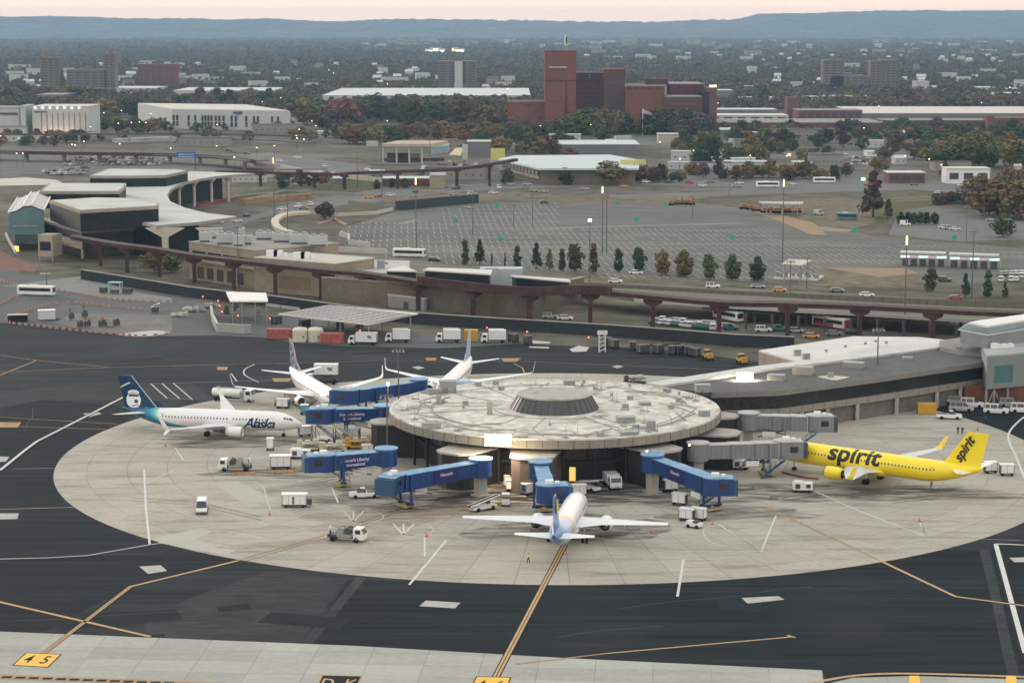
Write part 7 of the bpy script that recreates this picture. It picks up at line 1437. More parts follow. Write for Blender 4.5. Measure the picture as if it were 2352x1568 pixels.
belt('U1', 620, 1170, 770, 800, 14, 15, 19, A_, 'autumn tree in the clump left of the white warehouse', 'clump left of the white warehouse'); belt('U1', 1180, 1960, 700, 725, 16, 12, 18, A_, 'tree rising behind the roof of the white warehouse', 'trees behind the white warehouse')
belt('U1', 1980, 2352, 780, 880, 13, 12, 20, A_, 'dark tree right of the white warehouse', 'trees right of the white warehouse'); belt('U2', 0, 1180, 800, 860, 26, 17, 24, A_, 'autumn tree in the belt in front of the long white store', 'belt before the long white store'); belt('U2', 0, 420, 930, 990, 12, 10, 15, A_, 'bushy tree above the viaduct left of the portal hall', 'bushes left of the portal hall')
belt('U2', 500, 700, 860, 940, 5, 10, 14, ('olive', 'rust', 'olive'), 'yellowing tree behind the portal hall', 'yellowing trees'); belt('F8', 120, 680, 1036, 1050, 8, 8, 14, ('plum', 'plum', 'dark'), 'dark tree at the foot of the brick tower', 'trees at the brick tower'); belt('F8', 760, 1330, 1034, 1046, 10, 16, 22, ('green', 'dark', 'olive'), 'big green tree before the brick building centre', 'green clump before the brick building'); belt('F8', 1480, 2100, 1036, 1048, 15, 14, 21, ('dark', 'plum', 'dark'), 'dark tree before the right brick wing', 'dark clump before the brick wing')
belt('U3', 300, 1300, 880, 930, 16, 7, 11, ('dark', 'green', 'plum'), 'low dark tree before the long brick wall', 'low trees before the long brick wall'); belt('U3', 1400, 2352, 880, 980, 30, 8, 13, ('dark', 'green', 'dark', 'plum'), 'dark roadside tree in the right distance', 'roadside trees in the right distance'); belt('U3', 0, 1300, 960, 1030, 12, 8, 13, ('dark', 'dark', 'olive', 'plum'), 'tree between the rental lots', 'trees between the rental lots')
belt('U1', 0, 600, 640, 700, 14, 12, 17, A_, 'tree behind the ribbed silo block', 'trees behind the ribbed silo block'); belt('U3', 300, 2352, 650, 720, 34, 9, 14, A_, 'tree among the sheds beyond the long brick wall', 'trees among the far sheds')
belt('U1', 600, 1160, 850, 905, 12, 7, 12, A_, 'shrubby tree on the bank below the white warehouse', 'trees on the bank below the white warehouse'); belt('U1', 0, 600, 930, 990, 14, 6, 9, A_, 'small tree beneath the far overpass', 'small trees beneath the far overpass'); belt('F1', 700, 1060, 40, 150, 12, 8, 13, ('olive', 'dark', 'rust'), 'tree behind the cream fabric roof', 'trees behind the cream fabric roof')
belt('F1', 1060, 1680, 60, 205, 22, 8, 13, ('dark', 'olive', 'green', 'rust'), 'tree behind the pale blue hall roof', 'trees behind the pale blue hall roof'); belt('F2', 0, 1500, 420, 540, 12, 7, 12, ('dark', 'dark', 'green', 'olive'), 'dark tree around the rental car canopies', 'trees around the rental car canopies'); belt('F2', 0, 1900, 690, 765, 15, 6, 10, ('rust', 'olive', 'plum', 'dark'), 'low autumn tree beside the highway', 'low autumn trees beside the highway'); belt('F3', 0, 1200, 260, 400, 16, 6, 10, ('dark', 'plum', 'dark'), 'dark shrub tree on the far embankment', 'dark trees on the far embankment')
belt('F3', 1200, 2352, 520, 760, 16, 12, 17, ('olive', 'rust', 'green'), 'tall autumn tree around the white gabled showroom', 'trees around the white gabled showroom'); belt('F3', 1600, 2352, 1180, 1420, 12, 10, 15, ('olive', 'rust', 'dark', 'green'), 'autumn tree in the thicket at the right edge', 'thicket at the right edge'); belt('F3', 1100, 1600, 1190, 1240, 9, 4, 6, ('plum', 'dark', 'plum'), 'low dark bush on the far verge', 'low bushes on the far verge')
for a_ in (('U3', 0, 2352, 905, 975, 34), ('U3', 0, 200, 1000, 1110, 8), ('F1', 0, 2352, 10, 50, 26), ('U1', 640, 2352, 850, 960, 26), ('U1', 0, 640, 700, 790, 16), ('F3', 300, 1300, 400, 640, 12), ('U2', 700, 1150, 830, 880, 14), ('M2', 1400, 2352, 165, 190, 14)): belt(*a_, 5, 10, A_, 'small mixed tree among the distant roads', 'small trees among the distant roads')
belt('N7', 0, 700, 230, 350, 12, 4, 7, ('plum', 'dark', 'rust'), 'low tree under the far monorail beam', 'low trees under the far monorail beam')
# ------------------------------------------------------------ wooded suburbs beyond (one mass)
FOOT = []
def forest(name, Y0, Y1, nq, step, sp_, hr, seed, wmul=1.0, mcol='green', dens=.9):
    r = np.random.RandomState(seed); var = [leaf_cloud('round', nq, 100+k+seed, .085 if nq > 60 else .13) for k in range(5)]; out = []; Y = Y0
    while Y < Y1:
        half = .27*Y+60; n = int(2*half/sp_)
        for i in range(n):
            if r.rand() > dens: continue
            x = -half+2*half*(i+r.rand())/n; y = Y+r.uniform(-.5, .5)*step*Y; hh = r.uniform(*hr)*(1+.25*math.sin(x*.011+y*.004)); w = hh*1.15*wmul*r.uniform(.8, 1.3)
            if any(x0-4 < x < x1+4 and y0-2 < y < y1+2 for x0, x1, y0, y1 in FOOT): continue
            a = r.uniform(0, 6.28); c, s_ = math.cos(a), math.sin(a); q_ = var[r.randint(5)].copy(); q_ = q_@np.array([[c, s_, 0], [-s_, c, 0], [0, 0, 1]])
            out.append(q_*np.array([w, w, hh])+np.array([x, y, 0]))
        Y *= 1+step
    V = np.concatenate(out).reshape(-1, 3); me = arr_mesh(name, V, len(V)//4); m = bpy.data.materials.get('woods_foliage')
    if not m:
        m = mat('woods_foliage', (.07, .078, .058), .95, .1, .012, col2=(.155, .128, .10), var2=.4, scale2=.05, spec=.05)
        t = m.node_tree; t.nodes['Noise Texture'].inputs['Detail'].default_value = 2.0
    me.materials.append(m); o = bpy.data.objects.new(name, me); COL.objects.link(o); return tag(o, kind='stuff')
# hills: long ridge on the skyline
hx = np.linspace(-6500, 6500, 420); hy = np.linspace(12500, 17500, 14); hm = MB(); rs = np.random.RandomState(9)
PX = [0, 180, 300, 560, 620, 760, 900, 1130, 1300, 1500, 1680, 1740, 1980, 2200, 2352]; PY = [38, 39, 44, 45, 43, 48, 46, 47, 50, 49, 47, 34, 27, 25, 22]
bump = [(rs.uniform(.0006, .004), rs.uniform(0, 6.28), rs.uniform(2, 7)) for _ in range(14)]
def ridge(x): px = W_/2+x*4770/15500.0; y = np.interp(px, PX, PY); return H+(YH-y)/4770*15500
vs = []
for j, y in enumerate(hy):
    f = max(0, 1-abs(y-15500)/3100.0); f = f*f*(3-2*f)
    for x in hx: vs.append((x, y, f*ridge(x)+f*sum(a*math.sin(k*x*2+ph+y*k) for k, ph, a in bump)*.35-.5*(1-f)+rs.uniform(-1, 1)*7*f))
n = len(hx); hm.add(vs, [(j*n+i, j*n+i+1, (j+1)*n+i+1, (j+1)*n+i) for j in range(len(hy)-1) for i in range(n-1)])
struct('hills', hm, mat('wooded_hill', (.035, .048, .052), .95, .1, .003, col2=(.105, .115, .115), var2=.5, scale2=.012, spec=.05))
# ------------------------------------------------------------ distant buildings
mBrick = mat('brewery_brick', (.185, .078, .066), .85, .1, .05, var2=.12, scale2=.5); mBrickD = mat('brewery_brick_dark', (.10, .042, .05), .85, .15, .05, var2=.2, scale2=.3); mBrickP = mat('dull_brick', (.16, .085, .085), .85, .12, .05, var2=.1, scale2=.4)
mWh2 = mat('warehouse_white', (.47, .50, .50), .8, .05, .05, var2=.04, scale2=.6); mWhR = mat('warehouse_roof', (.58, .54, .50), .8, .04, .03); mWinD = mat('far_window', (.035, .045, .055), .4, .2, .3); mConc = mat('far_concrete', (.27, .255, .235), .85, .1, .05); mConcB = mat('far_blue_concrete', (.17, .19, .20), .85, .12, .05)
bw_ = TW('brewery', 'large red brick plant with a tall square tower among trees', 'industrial building', tuple(G('F8', 900, 1030)))
Yb = G('F8', 700, 1030).y
def fb(par, reg, x0, x1, yt, Y, depth, m, rm=None, nm='wall', z0=0):
    a = XAT(reg, x0, yt, Y); b = XAT(reg, x1, yt, Y); z = ZAT(reg, yt, Y); FOOT.append((a, b, Y, Y+depth)); o = MB().box(((a+b)/2, Y+depth/2, z0), (b-a, depth, z-z0-.4)).build(nm, m, par)
    MB().box(((a+b)/2, Y+depth/2, z-.4), (b-a+.8, depth+.8, .5)).build('roof', rm or m, o); return o, a, b, z
T0 = fb(bw_, 'F8', 462, 785, 185, Yb, 30, mBrick, mBrickP); fb(bw_, 'F8', 80, 462, 712, Yb+6, 50, mBrick, mBrickP); fb(bw_, 'F8', 462, 660, 700, Yb-4, 10, mBrick)
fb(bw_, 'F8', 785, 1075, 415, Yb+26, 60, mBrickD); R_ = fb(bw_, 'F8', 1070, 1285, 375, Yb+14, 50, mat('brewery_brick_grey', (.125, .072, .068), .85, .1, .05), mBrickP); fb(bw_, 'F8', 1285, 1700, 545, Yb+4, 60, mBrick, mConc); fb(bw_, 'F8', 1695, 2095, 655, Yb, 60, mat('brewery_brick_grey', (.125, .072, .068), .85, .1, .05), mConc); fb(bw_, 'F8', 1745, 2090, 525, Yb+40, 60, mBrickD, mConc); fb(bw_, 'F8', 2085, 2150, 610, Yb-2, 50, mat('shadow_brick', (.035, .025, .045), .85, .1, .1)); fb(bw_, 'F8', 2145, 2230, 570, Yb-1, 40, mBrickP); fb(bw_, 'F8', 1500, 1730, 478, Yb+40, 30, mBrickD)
def strip(par, reg, x0, x1, y0, y1, Y, m, nm): a, b = XAT(reg, x0, y0, Y), XAT(reg, x1, y0, Y); z1, z0 = ZAT(reg, y0, Y), ZAT(reg, y1, Y); return MB().box(((a+b)/2, Y, z0), (b-a, .5, z1-z0)).build(nm, m, par)
strip(bw_, 'F8', 502, 690, 348, 362, Yb-.4, mat('string_course', (.5, .42, .40), .8, .05, 1), 'ledge'); strip(bw_, 'F8', 502, 690, 363, 378, Yb-.2, mDark, 'painted_ledge_shadow'); strip(bw_, 'F8', 462, 785, 484, 500, Yb-.15, mBrickD, 'brick_band'); strip(bw_, 'F8', 680, 690, 500, 1000, Yb-.2, mBrickD, 'brick_band')  # dark strip below the pale ledge is its shadow, painted in
strip(bw_, 'F8', 785, 1045, 785, 798, Yb+24, mConc, 'ledge')
for x in (915, 1055): strip(bw_, 'F8', x, x+14, 425, 468, Yb+25.5, mConc, 'fin')
for x in (820, 870, 890, 935, 965, 1000, 1020): strip(bw_, 'F8', x, x+10, 360, 412, Yb+30, mConc, 'roof_tank')
for i, (x, y) in enumerate([(1120, 520), (1120, 580), (1120, 650), (1120, 715), (1120, 745), (1120, 790)]): strip(bw_, 'F8', x-20, x+100, y, y+26, Yb+13.5, mWinD, 'window')
for x, y in ((275, 735), (410, 735), (165, 855), (275, 855), (400, 855)): strip(bw_, 'F8', x, x+30, y, y+14, Yb+5.6, mWinD, 'window')
for x in (1310, 1380, 1450, 1520, 1600): strip(bw_, 'F8', x, x+45, 562, 575, Yb+3.6, mBrickD, 'recess')
for y in (610, 665, 715): strip(bw_, 'F8', 800, 1060, y-70, y-62, Yb+25.5, mBrickP, 'floor_band')
strip(bw_, 'F8', 1750, 2010, 722, 742, Yb-.4, mBrickP, 'floor_band'); strip(bw_, 'F8', 1295, 1700, 530, 545, Yb+8, mConc, 'roof_plant'); strip(bw_, 'F8', 1690, 1712, 545, 640, Yb+3, mConc, 'duct'); strip(bw_, 'F8', 2150, 2225, 535, 560, Yb+2, lamp_mat('pale_lamp', (.9, .8, .65), .6), 'roof_light')
for y in range(430, 700, 42):
    for x in range(800, 1060, 38): strip(bw_, 'F8', x, x+22, y, y+13, Yb+25.3, mWinD, 'window')
for y in (690, 765, 800):
    for x in range(1760, 2060, 36): strip(bw_, 'F8', x, x+20, y, y+10, Yb-.35, mWinD, 'window')
for y in (420, 455): 
    for x in (1100, 1150, 1200, 1245): strip(bw_, 'F8', x, x+18, y, y+12, Yb+13.4, mWinD, 'window')
er2 = TW('rooftop_sign', 'tall narrow oval emblem sign on the brick tower roof, seen edge-on', 'sign', (XAT('F8', 678, 80, Yb+8), Yb+8, T0[3])); p = er2.location; zt, zb = ZAT('F8', 18, Yb+8), ZAT('F8', 140, Yb+8); rz_ = (zt-zb)/2
MB().loft([[(p.x+w*math.cos(a)*.32*rz_/5, p.y+k+math.cos(a)*.8, (zt+zb)/2+rz_*.98*math.sin(a)) for a in np.linspace(0, 2*pi, 25)[:-1]] for k, w in ((0, 4.6), (2.2, 4.6))]).build('oval_panel', mat('sign_pale', (.62, .70, .70), .5, .05, 1), er2)
MB().loft([[(p.x+.5+w*math.cos(a)*.16*rz_/5, p.y+k, (zt+zb)/2+rz_*.75*math.sin(a)) for a in np.linspace(0, 2*pi, 25)[:-1]] for k, w in ((-.25, 4.6), (-.05, 4.6))]).build('oval_recess', mDark, er2)
MB().box((p.x+.6, p.y, T0[3]), (1.0, 1.0, zb-T0[3]+1)).box((p.x, p.y, T0[3]), (5, 4, .8)).build('mast', mGreyV, er2)
# white warehouse with its lit left flank
ww = TW('warehouse', 'white warehouse with grouped tall windows and a pale pink roof', 'warehouse', tuple(G('F7', 1500, 260)))
B_, C_ = G('F7', 1213, 250), G('F7', 2182, 268); A__ = G('F7', 932, 190); A__ = B_+(A__-B_)*1.0; D_ = A__+(C_-B_); zW = ZAT('F7', 92, B_.y)
P_ = [B_, C_, D_, A__]; o = MB().prism(P_, 0, zW).build('wall', mWh2, ww); c = sum(P_, Vector())/4; MB().prism([c+(q_-c)*.985 for q_ in P_], zW, zW+.5).build('roof', mWhR, o)
for xs_ in ((1225, 1255), (1350, 1405), (1465, 1490, 1515), (1540, 1575, 1605, 1640), (1705, 1740), (1825,), (1888, 1920), (2035, 2082)):
    for x in xs_:
        f = (x-1213)/(2182-1213); q_ = B_.lerp(C_, f); e = (C_-B_).normalized()
        for z0, h_ in ((zW*.16, zW*.24), (zW*.44, zW*.28)): MB().swept(q_-e*.9+Vector((0, -.3, z0)), q_+e*.9+Vector((0, -.3, z0)), .4, h_).build('window', mWinD, ww)
q_ = B_.lerp(C_, .585); MB().swept(q_+Vector((-6, -.4, zW*.82)), q_+Vector((6, -.4, zW*.82)), .4, zW*.12).build('sign_panel', mTeal, ww)
q_ = B_.lerp(A__, .5); MB().path([(B_.x-.3, B_.y, 1.2), (A__.x+12, A__.y-10, 1.2)], .8, 3).build('dock_recess', mWinD, ww)
# ribbed silo block and neighbour
Ys = G('F7', 300, 308).y; sb = TW('silo_block', 'pale ribbed block with warm uplights along its base at far left', 'industrial building', (XAT('F7', 300, 300, Ys), Ys, 0)); o, a, b, z = fb(sb, 'F7', 60, 522, 66, Ys, 45, mWh2, mWhR)
for i in range(9): x = 135+i*45; strip(sb, 'F7', x, x+5, 118, 300, Ys-.2, mConcB, 'rib')
strip(sb, 'F7', 78, 185, 108, 116, Ys-.3, mDark, 'ledge')
for i in range(8): l_ = strip(sb, 'F7', 148+i*45, 166+i*45, 290, 300, Ys-1.5, lamp_mat('warm_uplight', (1.0, .55, .32), .9), 'uplight')
for i in range(7): strip(sb, 'F7', 80+i*60, 94+i*60, 72, 84, Ys-.6, lamp_mat('cool_lamp', (.9, 1.0, .95), 1.6), 'roof_lamp')
al = bpy.data.lights.new('uplight', 'AREA'); al.shape = 'RECTANGLE'; al.size = b-a-10; al.size_y = 1.0; al.energy = 1500; al.color = (1, .55, .34); ao = bpy.data.objects.new('uplight_glow', al); COL.objects.link(ao); ao.parent = sb; ao.location = (0, -5, .6); ao.rotation_euler = (math.radians(180-18), 0, 0)
nb = TW('storage_building', 'pale teal stepped building cut by the left edge beside the ribbed block', 'industrial building', (XAT('U1', 60, 900, Ys), Ys, 0)); fb(nb, 'U1', -300, 130, 728, Ys+6, 40, mWh2, mConc); fb(nb, 'U1', -300, 170, 855, Ys-6, 12, mWh2, mConc); fb(nb, 'U1', 135, 170, 715, Ys+2, 30, mWh2); strip(nb, 'U1', 0, 118, 762, 775, Ys+5.5, mWinD, 'window'); strip(nb, 'U1', -300, 220, 905, 918, Ys-12, lamp_mat('red_strip', (.45, .12, .08), .6), 'lit_strip')
# long low stores and sheds
def shed(label, reg, x0, x1, yt, yb, m, rm, roofd=60, name='warehouse', cat='warehouse', wins=0, grp=None):
    p = G(reg, (x0+x1)/2, yb); t = TW(name, label, cat, (p.x, p.y, 0), grp); o, a, b, z = fb(t, reg, x0, x1, yt, p.y, roofd, m, rm)
    for i in range(wins): w = (b-a)/wins; MB().box((a+w*(i+.5), p.y-.1, z*.3), (w*.62, .3, z*.4)).build('window', mWinD, t)
    return t
mRoofP = mat('bright_store_roof', (.50, .53, .52), .7, .05, .02, dirt=((.40, .42, .42), .012, .6))
shed('long white store with a bright flat roof left of the brick tower', 'U2', -120, 1285, 645, 720, mWh2, mRoofP, 260); shed('pale store behind the white warehouse with a jagged wall', 'U1', 1170, 1835, 612, 672, mWh2, mRoofP, 120); shed('thin pale store left behind the trees', 'U1', 640, 1050, 596, 640, mWh2, mRoofP, 90); shed('low bluish store behind the ribbed block', 'U1', 250, 420, 640, 700, mConcB, mConc, 60)
shed('long low brick front with pale roof trim before the brewery yard', 'U3', 215, 1400, 828, 885, mBrickP, mConc, 70); shed('white canopied loading shed on the long brick front', 'U3', 220, 760, 780, 822, mWh2, mWhR, 40, wins=6); shed('brick office block with small windows on the long brick front', 'U3', 830, 1260, 745, 815, mBrickP, mConc, 40, wins=8); shed('short brick stair tower on the long brick front', 'U3', 755, 835, 660, 800, mBrickP, mBrickP, 20)
shed('very long low plant with cream roof strip at the right', 'U3', 1260, 2700, 765, 800, mConcB, mWhR, 160); shed('dark brick wing under the long cream roofed plant', 'U3', 1400, 2130, 812, 862, mBrickP, mConc, 30, wins=12); shed('dark brick wing cut by the right edge', 'U3', 2150, 2700, 800, 872, mBrickP, mBrickP, 40, wins=5); shed('brick chimney stub between the two dark brick wings', 'U3', 2108, 2150, 785, 905, mBrickP, mBrickP, 8)
for i, (x0, x1, yt, yb, m) in enumerate(((380, 720, 660, 700, mWh2), (285, 385, 610, 700, mConcB), (820, 1010, 655, 705, mWh2), (1020, 1310, 650, 705, mConcB), (1385, 1640, 610, 655, mConc), (1660, 1800, 628, 650, mConcB), (1980, 2140, 640, 680, mConcB), (2060, 2155, 590, 640, mWh2), (2180, 2352, 630, 690, mWh2), (1040, 1230, 632, 655, mWh2), (280, 680, 740, 765, mConcB), (2200, 2352, 600, 622, mConcB))):
    shed(['white shed right of the brick plant', 'grey-blue block beside the brick plant end', 'white sawtooth shed in the right middle distance', 'dark blue glazed hall with white roof', 'buff school-like block below the right towers', 'low grey block right of the buff one', 'low teal block at far right', 'small white block above the low teal block', 'white shed against the right edge', 'white roof over the dark blue hall', 'grey tanks shed on the brick front', 'thin blue shed at the right edge'][i], 'U3', x0, x1, yt, yb, m, mRoofP if i not in (4, 5) else mConc, 35, wins=[0, 0, 0, 4, 9, 3, 3, 0, 3, 0, 0, 0][i], name='shed', cat='shed')
# towers
def tower(label, reg, x0, x1, yt, yb, m, bands, m2=None, side=True):
    p = G(reg, (x0+x1)/2, yb); t = TW('apartment_tower', label, 'apartment building', (p.x, p.y, 0)); o, a, b, z = fb(t, reg, x0, x1, yt, p.y, 22, m, mConc)
    n = max(3, int((z-3)/3.2))
    for i in range(n):
        for k in range(bands): w = (b-a)/bands; MB().box((a+w*(k+.5), p.y-.05, 2+i*(z-3)/n), (w*.66, .3, (z-3)/n*.36)).build('window_strip', m2 or mWinD, t)
    MB().box(((a+b)/2, p.y+10, z), ((b-a)*.3, 6, 3)).build('lift_house', m, t); return t
mT1 = mat('tower_buff', (.17, .155, .14), .85, .1, .1); mT2 = mat('tower_grey', (.15, .15, .155), .85, .1, .1)
tower('buff apartment tower at far left, leftmost of a pair of slabs', 'U1', 270, 322, 382, 640, mT1, 1); tower('grey apartment tower touching the leftmost buff tower', 'U1', 322, 400, 386, 640, mT2, 2); tower('wide grey-brown apartment slab left of the dull red block', 'U1', 448, 715, 470, 640, mT2, 5); tower('slim tower at the right end of the wide apartment slab', 'U1', 700, 772, 360, 640, mT2, 2)
tower('dull red brick apartment block alone behind the white warehouse', 'U1', 928, 1188, 432, 620, mBrickP, 6); tw = tower('grey apartment block with a white central stair strip', 'U2', 662, 922, 412, 640, mT2, 4); p = tw.location; xa, xb = XAT('U2', 772, 500, p.y-1), XAT('U2', 828, 500, p.y-1); MB().box(((xa+xb)/2, p.y-.6, 8), (xb-xa, .8, ZAT('U2', 415, p.y)-8)).build('stair_strip', mWh2, tw); strip(tw, 'U2', 828, 850, 418, 560, p.y-.8, mWinD, 'glazed_strip'); strip(tw, 'U2', 764, 774, 418, 560, p.y-.8, mWinD, 'glazed_strip')
tower('buff tower at right, taller part of the L-shaped pair', 'U3', 998, 1138, 405, 640, mT1, 3); tower('low buff wing beside the taller buff tower at right', 'U3', 1045, 1282, 510, 640, mT1, 5); tower('right buff and grey apartment tower standing apart', 'U3', 1318, 1390, 412, 640, mT1, 2); tower('grey half of the rightmost apartment tower pair', 'U3', 1390, 1492, 405, 640, mT2, 3)
forest('woods', 2080, 3900, 80, .0095, 12.5, (9, 14), 1); forest('woods', 3900, 6800, 34, .012, 15, (9, 15), 2, 1.15); forest('woods', 6800, 13500, 22, .015, 24, (11, 17), 3, 1.5)
wf_ = MB(); wf_.flat([(-700, 2060), (700, 2060), (5200, 14500), (-5200, 14500)], .06); struct('woodland_floor', wf_, mat('leaf_litter', (.07, .065, .05), .95, .2, .01, col2=(.15, .12, .10), spec=.05))
# pale houses and blocks poking out of the woods
hp_ = []
for k, (w, d_, h_, m) in enumerate(((12, 9, 7, mWh2), (16, 10, 8, mConc), (22, 12, 11, mWh2), (34, 14, 9, mWh2), (10, 9, 8, mConcB), (40, 18, 14, mConc))):
    b = MB().box((0, 0, 0), (w, d_, h_)); 
    if k in (0, 1, 4): b.add([(-w/2-.5, -d_/2-.5, h_), (w/2+.5, -d_/2-.5, h_), (w/2+.5, d_/2+.5, h_), (-w/2-.5, d_/2+.5, h_), (-w/2-.5, 0, h_+3.4), (w/2+.5, 0, h_+3.4)], [(0, 1, 5, 4), (2, 3, 4, 5), (0, 4, 3), (1, 2, 5)], 1)
    else: b.box((0, 0, h_), (w+.8, d_+.8, .6), mi=1)
    for i in range(max(2, int(w/5))): b.box((-w/2+(i+.5)*w/max(2, int(w/5)), -d_/2-.02, h_*.35), (1.4, .1, 1.6), mi=2)
    o = b.build('house' if k != 3 else 'block', [m, mRoofP if k % 2 == 0 else mat('slate_roof', (.12, .12, .13), .8, .2, .3), mWinD]); COL.objects.unlink(o); hp_.append(o)
rh = random.Random(21); cnt = 0
for (n, y0, y1, xr, lift) in ((95, 176, 214, (0, 1), 3.0), (30, 150, 176, (0, 1), 4.5), (75, 112, 150, (.55, 1), 4.5), (40, 98, 112, (.35, 1), 5), (26, 150, 205, (0, .2), 4), (10, 96, 106, (.35, .5), 7)):
    for i in range(n):
        x = 2352*(xr[0]+(xr[1]-xr[0])*rh.random()); y = y0+(y1-y0)*rh.random(); p = G('D', x, y+3)
        if 1170 < x < 1700 and y > 140: continue
        o = hp_[rh.choice((0, 0, 1, 2, 2, 3, 4) if y > 130 else (2, 3, 5, 5))].copy(); COL.objects.link(o); o.location = (p.x, p.y, lift); s_ = rh.uniform(.55, 1.05)*(1 if y > 112 else 1.5); o.scale = (s_*rh.uniform(.7, 1.3), s_, s_*1.1); o.rotation_euler = (0, 0, rh.uniform(-.5, .5)); 
        MBb = MB(); tag(o, 'pale house or low block showing among the distant trees', 'house', 'pale houses among the distant trees')
for i, (x, y, w, e) in enumerate(((1000, 118, 14, (.95, .9, .7)), (1015, 122, 8, (.9, .9, .75)), (1055, 121, 12, (1, .85, .55)), (1045, 118, 8, (1, .8, .5)), (985, 122, 9, (.8, .85, .8)))):
    p = G('D', x, y+6); o = MB().box((0, 0, 0), (w*2.5, 14, 20)).box((0, -7.1, 6), (w*2.2, .3, 10), mi=1).build('lit_block', [mWh2, lamp_mat('far_lit_windows_%d' % i, e, .8)]); o.location = p; tag(o, 'bright lit building cluster in the woods above the striped apartment block', 'building', 'lit buildings in the distant woods')
# ------------------------------------------------------------ halls and canopies in the middle distance
ph = TW('portal_hall', 'open hall with tall grey portal frames and a tan curved roof', 'station', tuple(G('F1', 400, 330)))
Yp = G('F1', 300, 330).y; 
for x in (115, 235, 345, 455): strip(ph, 'F1', x, x+15, 115, 330, Yp, mPanel, 'portal_frame')
c4 = [G('F1', 205, 105, ZAT('F1', 110, Yp)), G('F1', 530, 140, ZAT('F1', 110, Yp)), G('F1', 545, 105, ZAT('F1', 110, Yp)), G('F1', 235, 70, ZAT('F1', 110, Yp))]; zt = ZAT('F1', 110, Yp)
MB().prism([(XAT('F1', 110, 110, Yp), Yp-2), (XAT('F1', 545, 130, Yp), Yp-2), (XAT('F1', 690, 130, Yp+30), Yp+34), (XAT('F1', 240, 80, Yp+30), Yp+34)], zt-1.6, zt).build('roof', mat('tan_roof', (.46, .37, .29), .8, .08, .2), ph)
MB().prism([(XAT('F1', 545, 130, Yp), Yp-2.2), (XAT('F1', 690, 170, Yp+10), Yp+12), (XAT('F1', 700, 170, Yp+30), Yp+34), (XAT('F1', 545, 130, Yp), Yp+30)], zt-6, zt-1.7).build('glazed_end', mat('pale_blue_glass', (.22, .32, .36), .3, .1, .4), ph)
strip(ph, 'F1', 110, 660, 235, 262, Yp+14, mDark, 'inner_deck'); strip(ph, 'F1', 360, 450, 195, 300, Yp+16, mTan, 'inner_wall'); strip(ph, 'F1', 160, 350, 190, 280, Yp+18, mBrickD, 'inner_wall')
yb2 = TW('yellow_sign_cube', 'yellow-green cube sign on a grey plinth right of the portal hall', 'sign', tuple(G('F1', 1120, 300))); Yc = G('F1', 1120, 310).y; strip(yb2, 'F1', 1062, 1187, 150, 250, Yc, mat('yellow_green_panel', (.55, .58, .20), .6, .05, .5), 'panel'); MB().box((XAT('F1', 1124, 250, Yc), Yc+3, 0), (9, 5, ZAT('F1', 252, Yc))).build('plinth', mPanel, yb2)
yr = TW('yellow_tent', 'cream sloping fabric roof with a white pylon left of the yellow cube', 'canopy', tuple(G('F1', 770, 260))); Yt = G('F1', 770, 262).y; z1, z0 = ZAT('F1', 148, Yt), ZAT('F1', 205, Yt)
MB().add([(XAT('F1', 700, 205, Yt), Yt, z0), (XAT('F1', 800, 215, Yt), Yt-1, z0-.5), (XAT('F1', 825, 155, Yt), Yt+3, z1), (XAT('F1', 755, 148, Yt), Yt+3, z1)], [(0, 1, 2, 3)]).add([(XAT('F1', 700, 205, Yt), Yt+.2, z0-.3), (XAT('F1', 800, 215, Yt), Yt-.8, z0-.8), (XAT('F1', 825, 155, Yt), Yt+3.2, z1-.3), (XAT('F1', 755, 148, Yt), Yt+3.2, z1-.3)], [(3, 2, 1, 0)]).build('roof', mat('cream_fabric', (.66, .60, .38), .7, .04, .5), yr); strip(yr, 'F1', 815, 862, 112, 248, Yt+1, mWh2, 'pylon')
bc = TW('bus_depot', 'large hall with a broad pale blue flat roof and yellow corner sign', 'depot', tuple(G('F1', 1700, 450))); Z1 = 9.0
P_ = [Vector((v.x, v.y, 0)) for v in GP('F1', [(1130, 240), (1480, 325), (2352, 325), (2352, 250), (2100, 205), (1280, 212)], Z1)]; MB().prism(P_, Z1-1.0, Z1).build('roof', mat('pale_blue_roof', (.45, .52, .54), .6, .05, .1), bc); c = sum(P_, Vector())/6; MB().prism([c+(q_-c)*.95 for q_ in P_], 0, Z1-1.0).build('wall', mat('hall_wall', (.16, .14, .11), .8, .2, .2), bc)
a, b = P_[0], P_[1]; face_windows(bc, [a, b], 11, Z1-4.2, 2.6, .7, mWinD, out=-.6); MB().path([(a.x, a.y-.5, Z1-5.6), (b.x, b.y-.5, Z1-5.6)], .8, 1.2).build('spandrel', mTan, bc)
p = G('F1', 2300, 290, Z1); MB().box((p.x, p.y, Z1), (14, 1, 2.6)).build('yellow_sign', mat('yellow_green_panel', (.55, .58, .20), .6, .05, .5), bc)
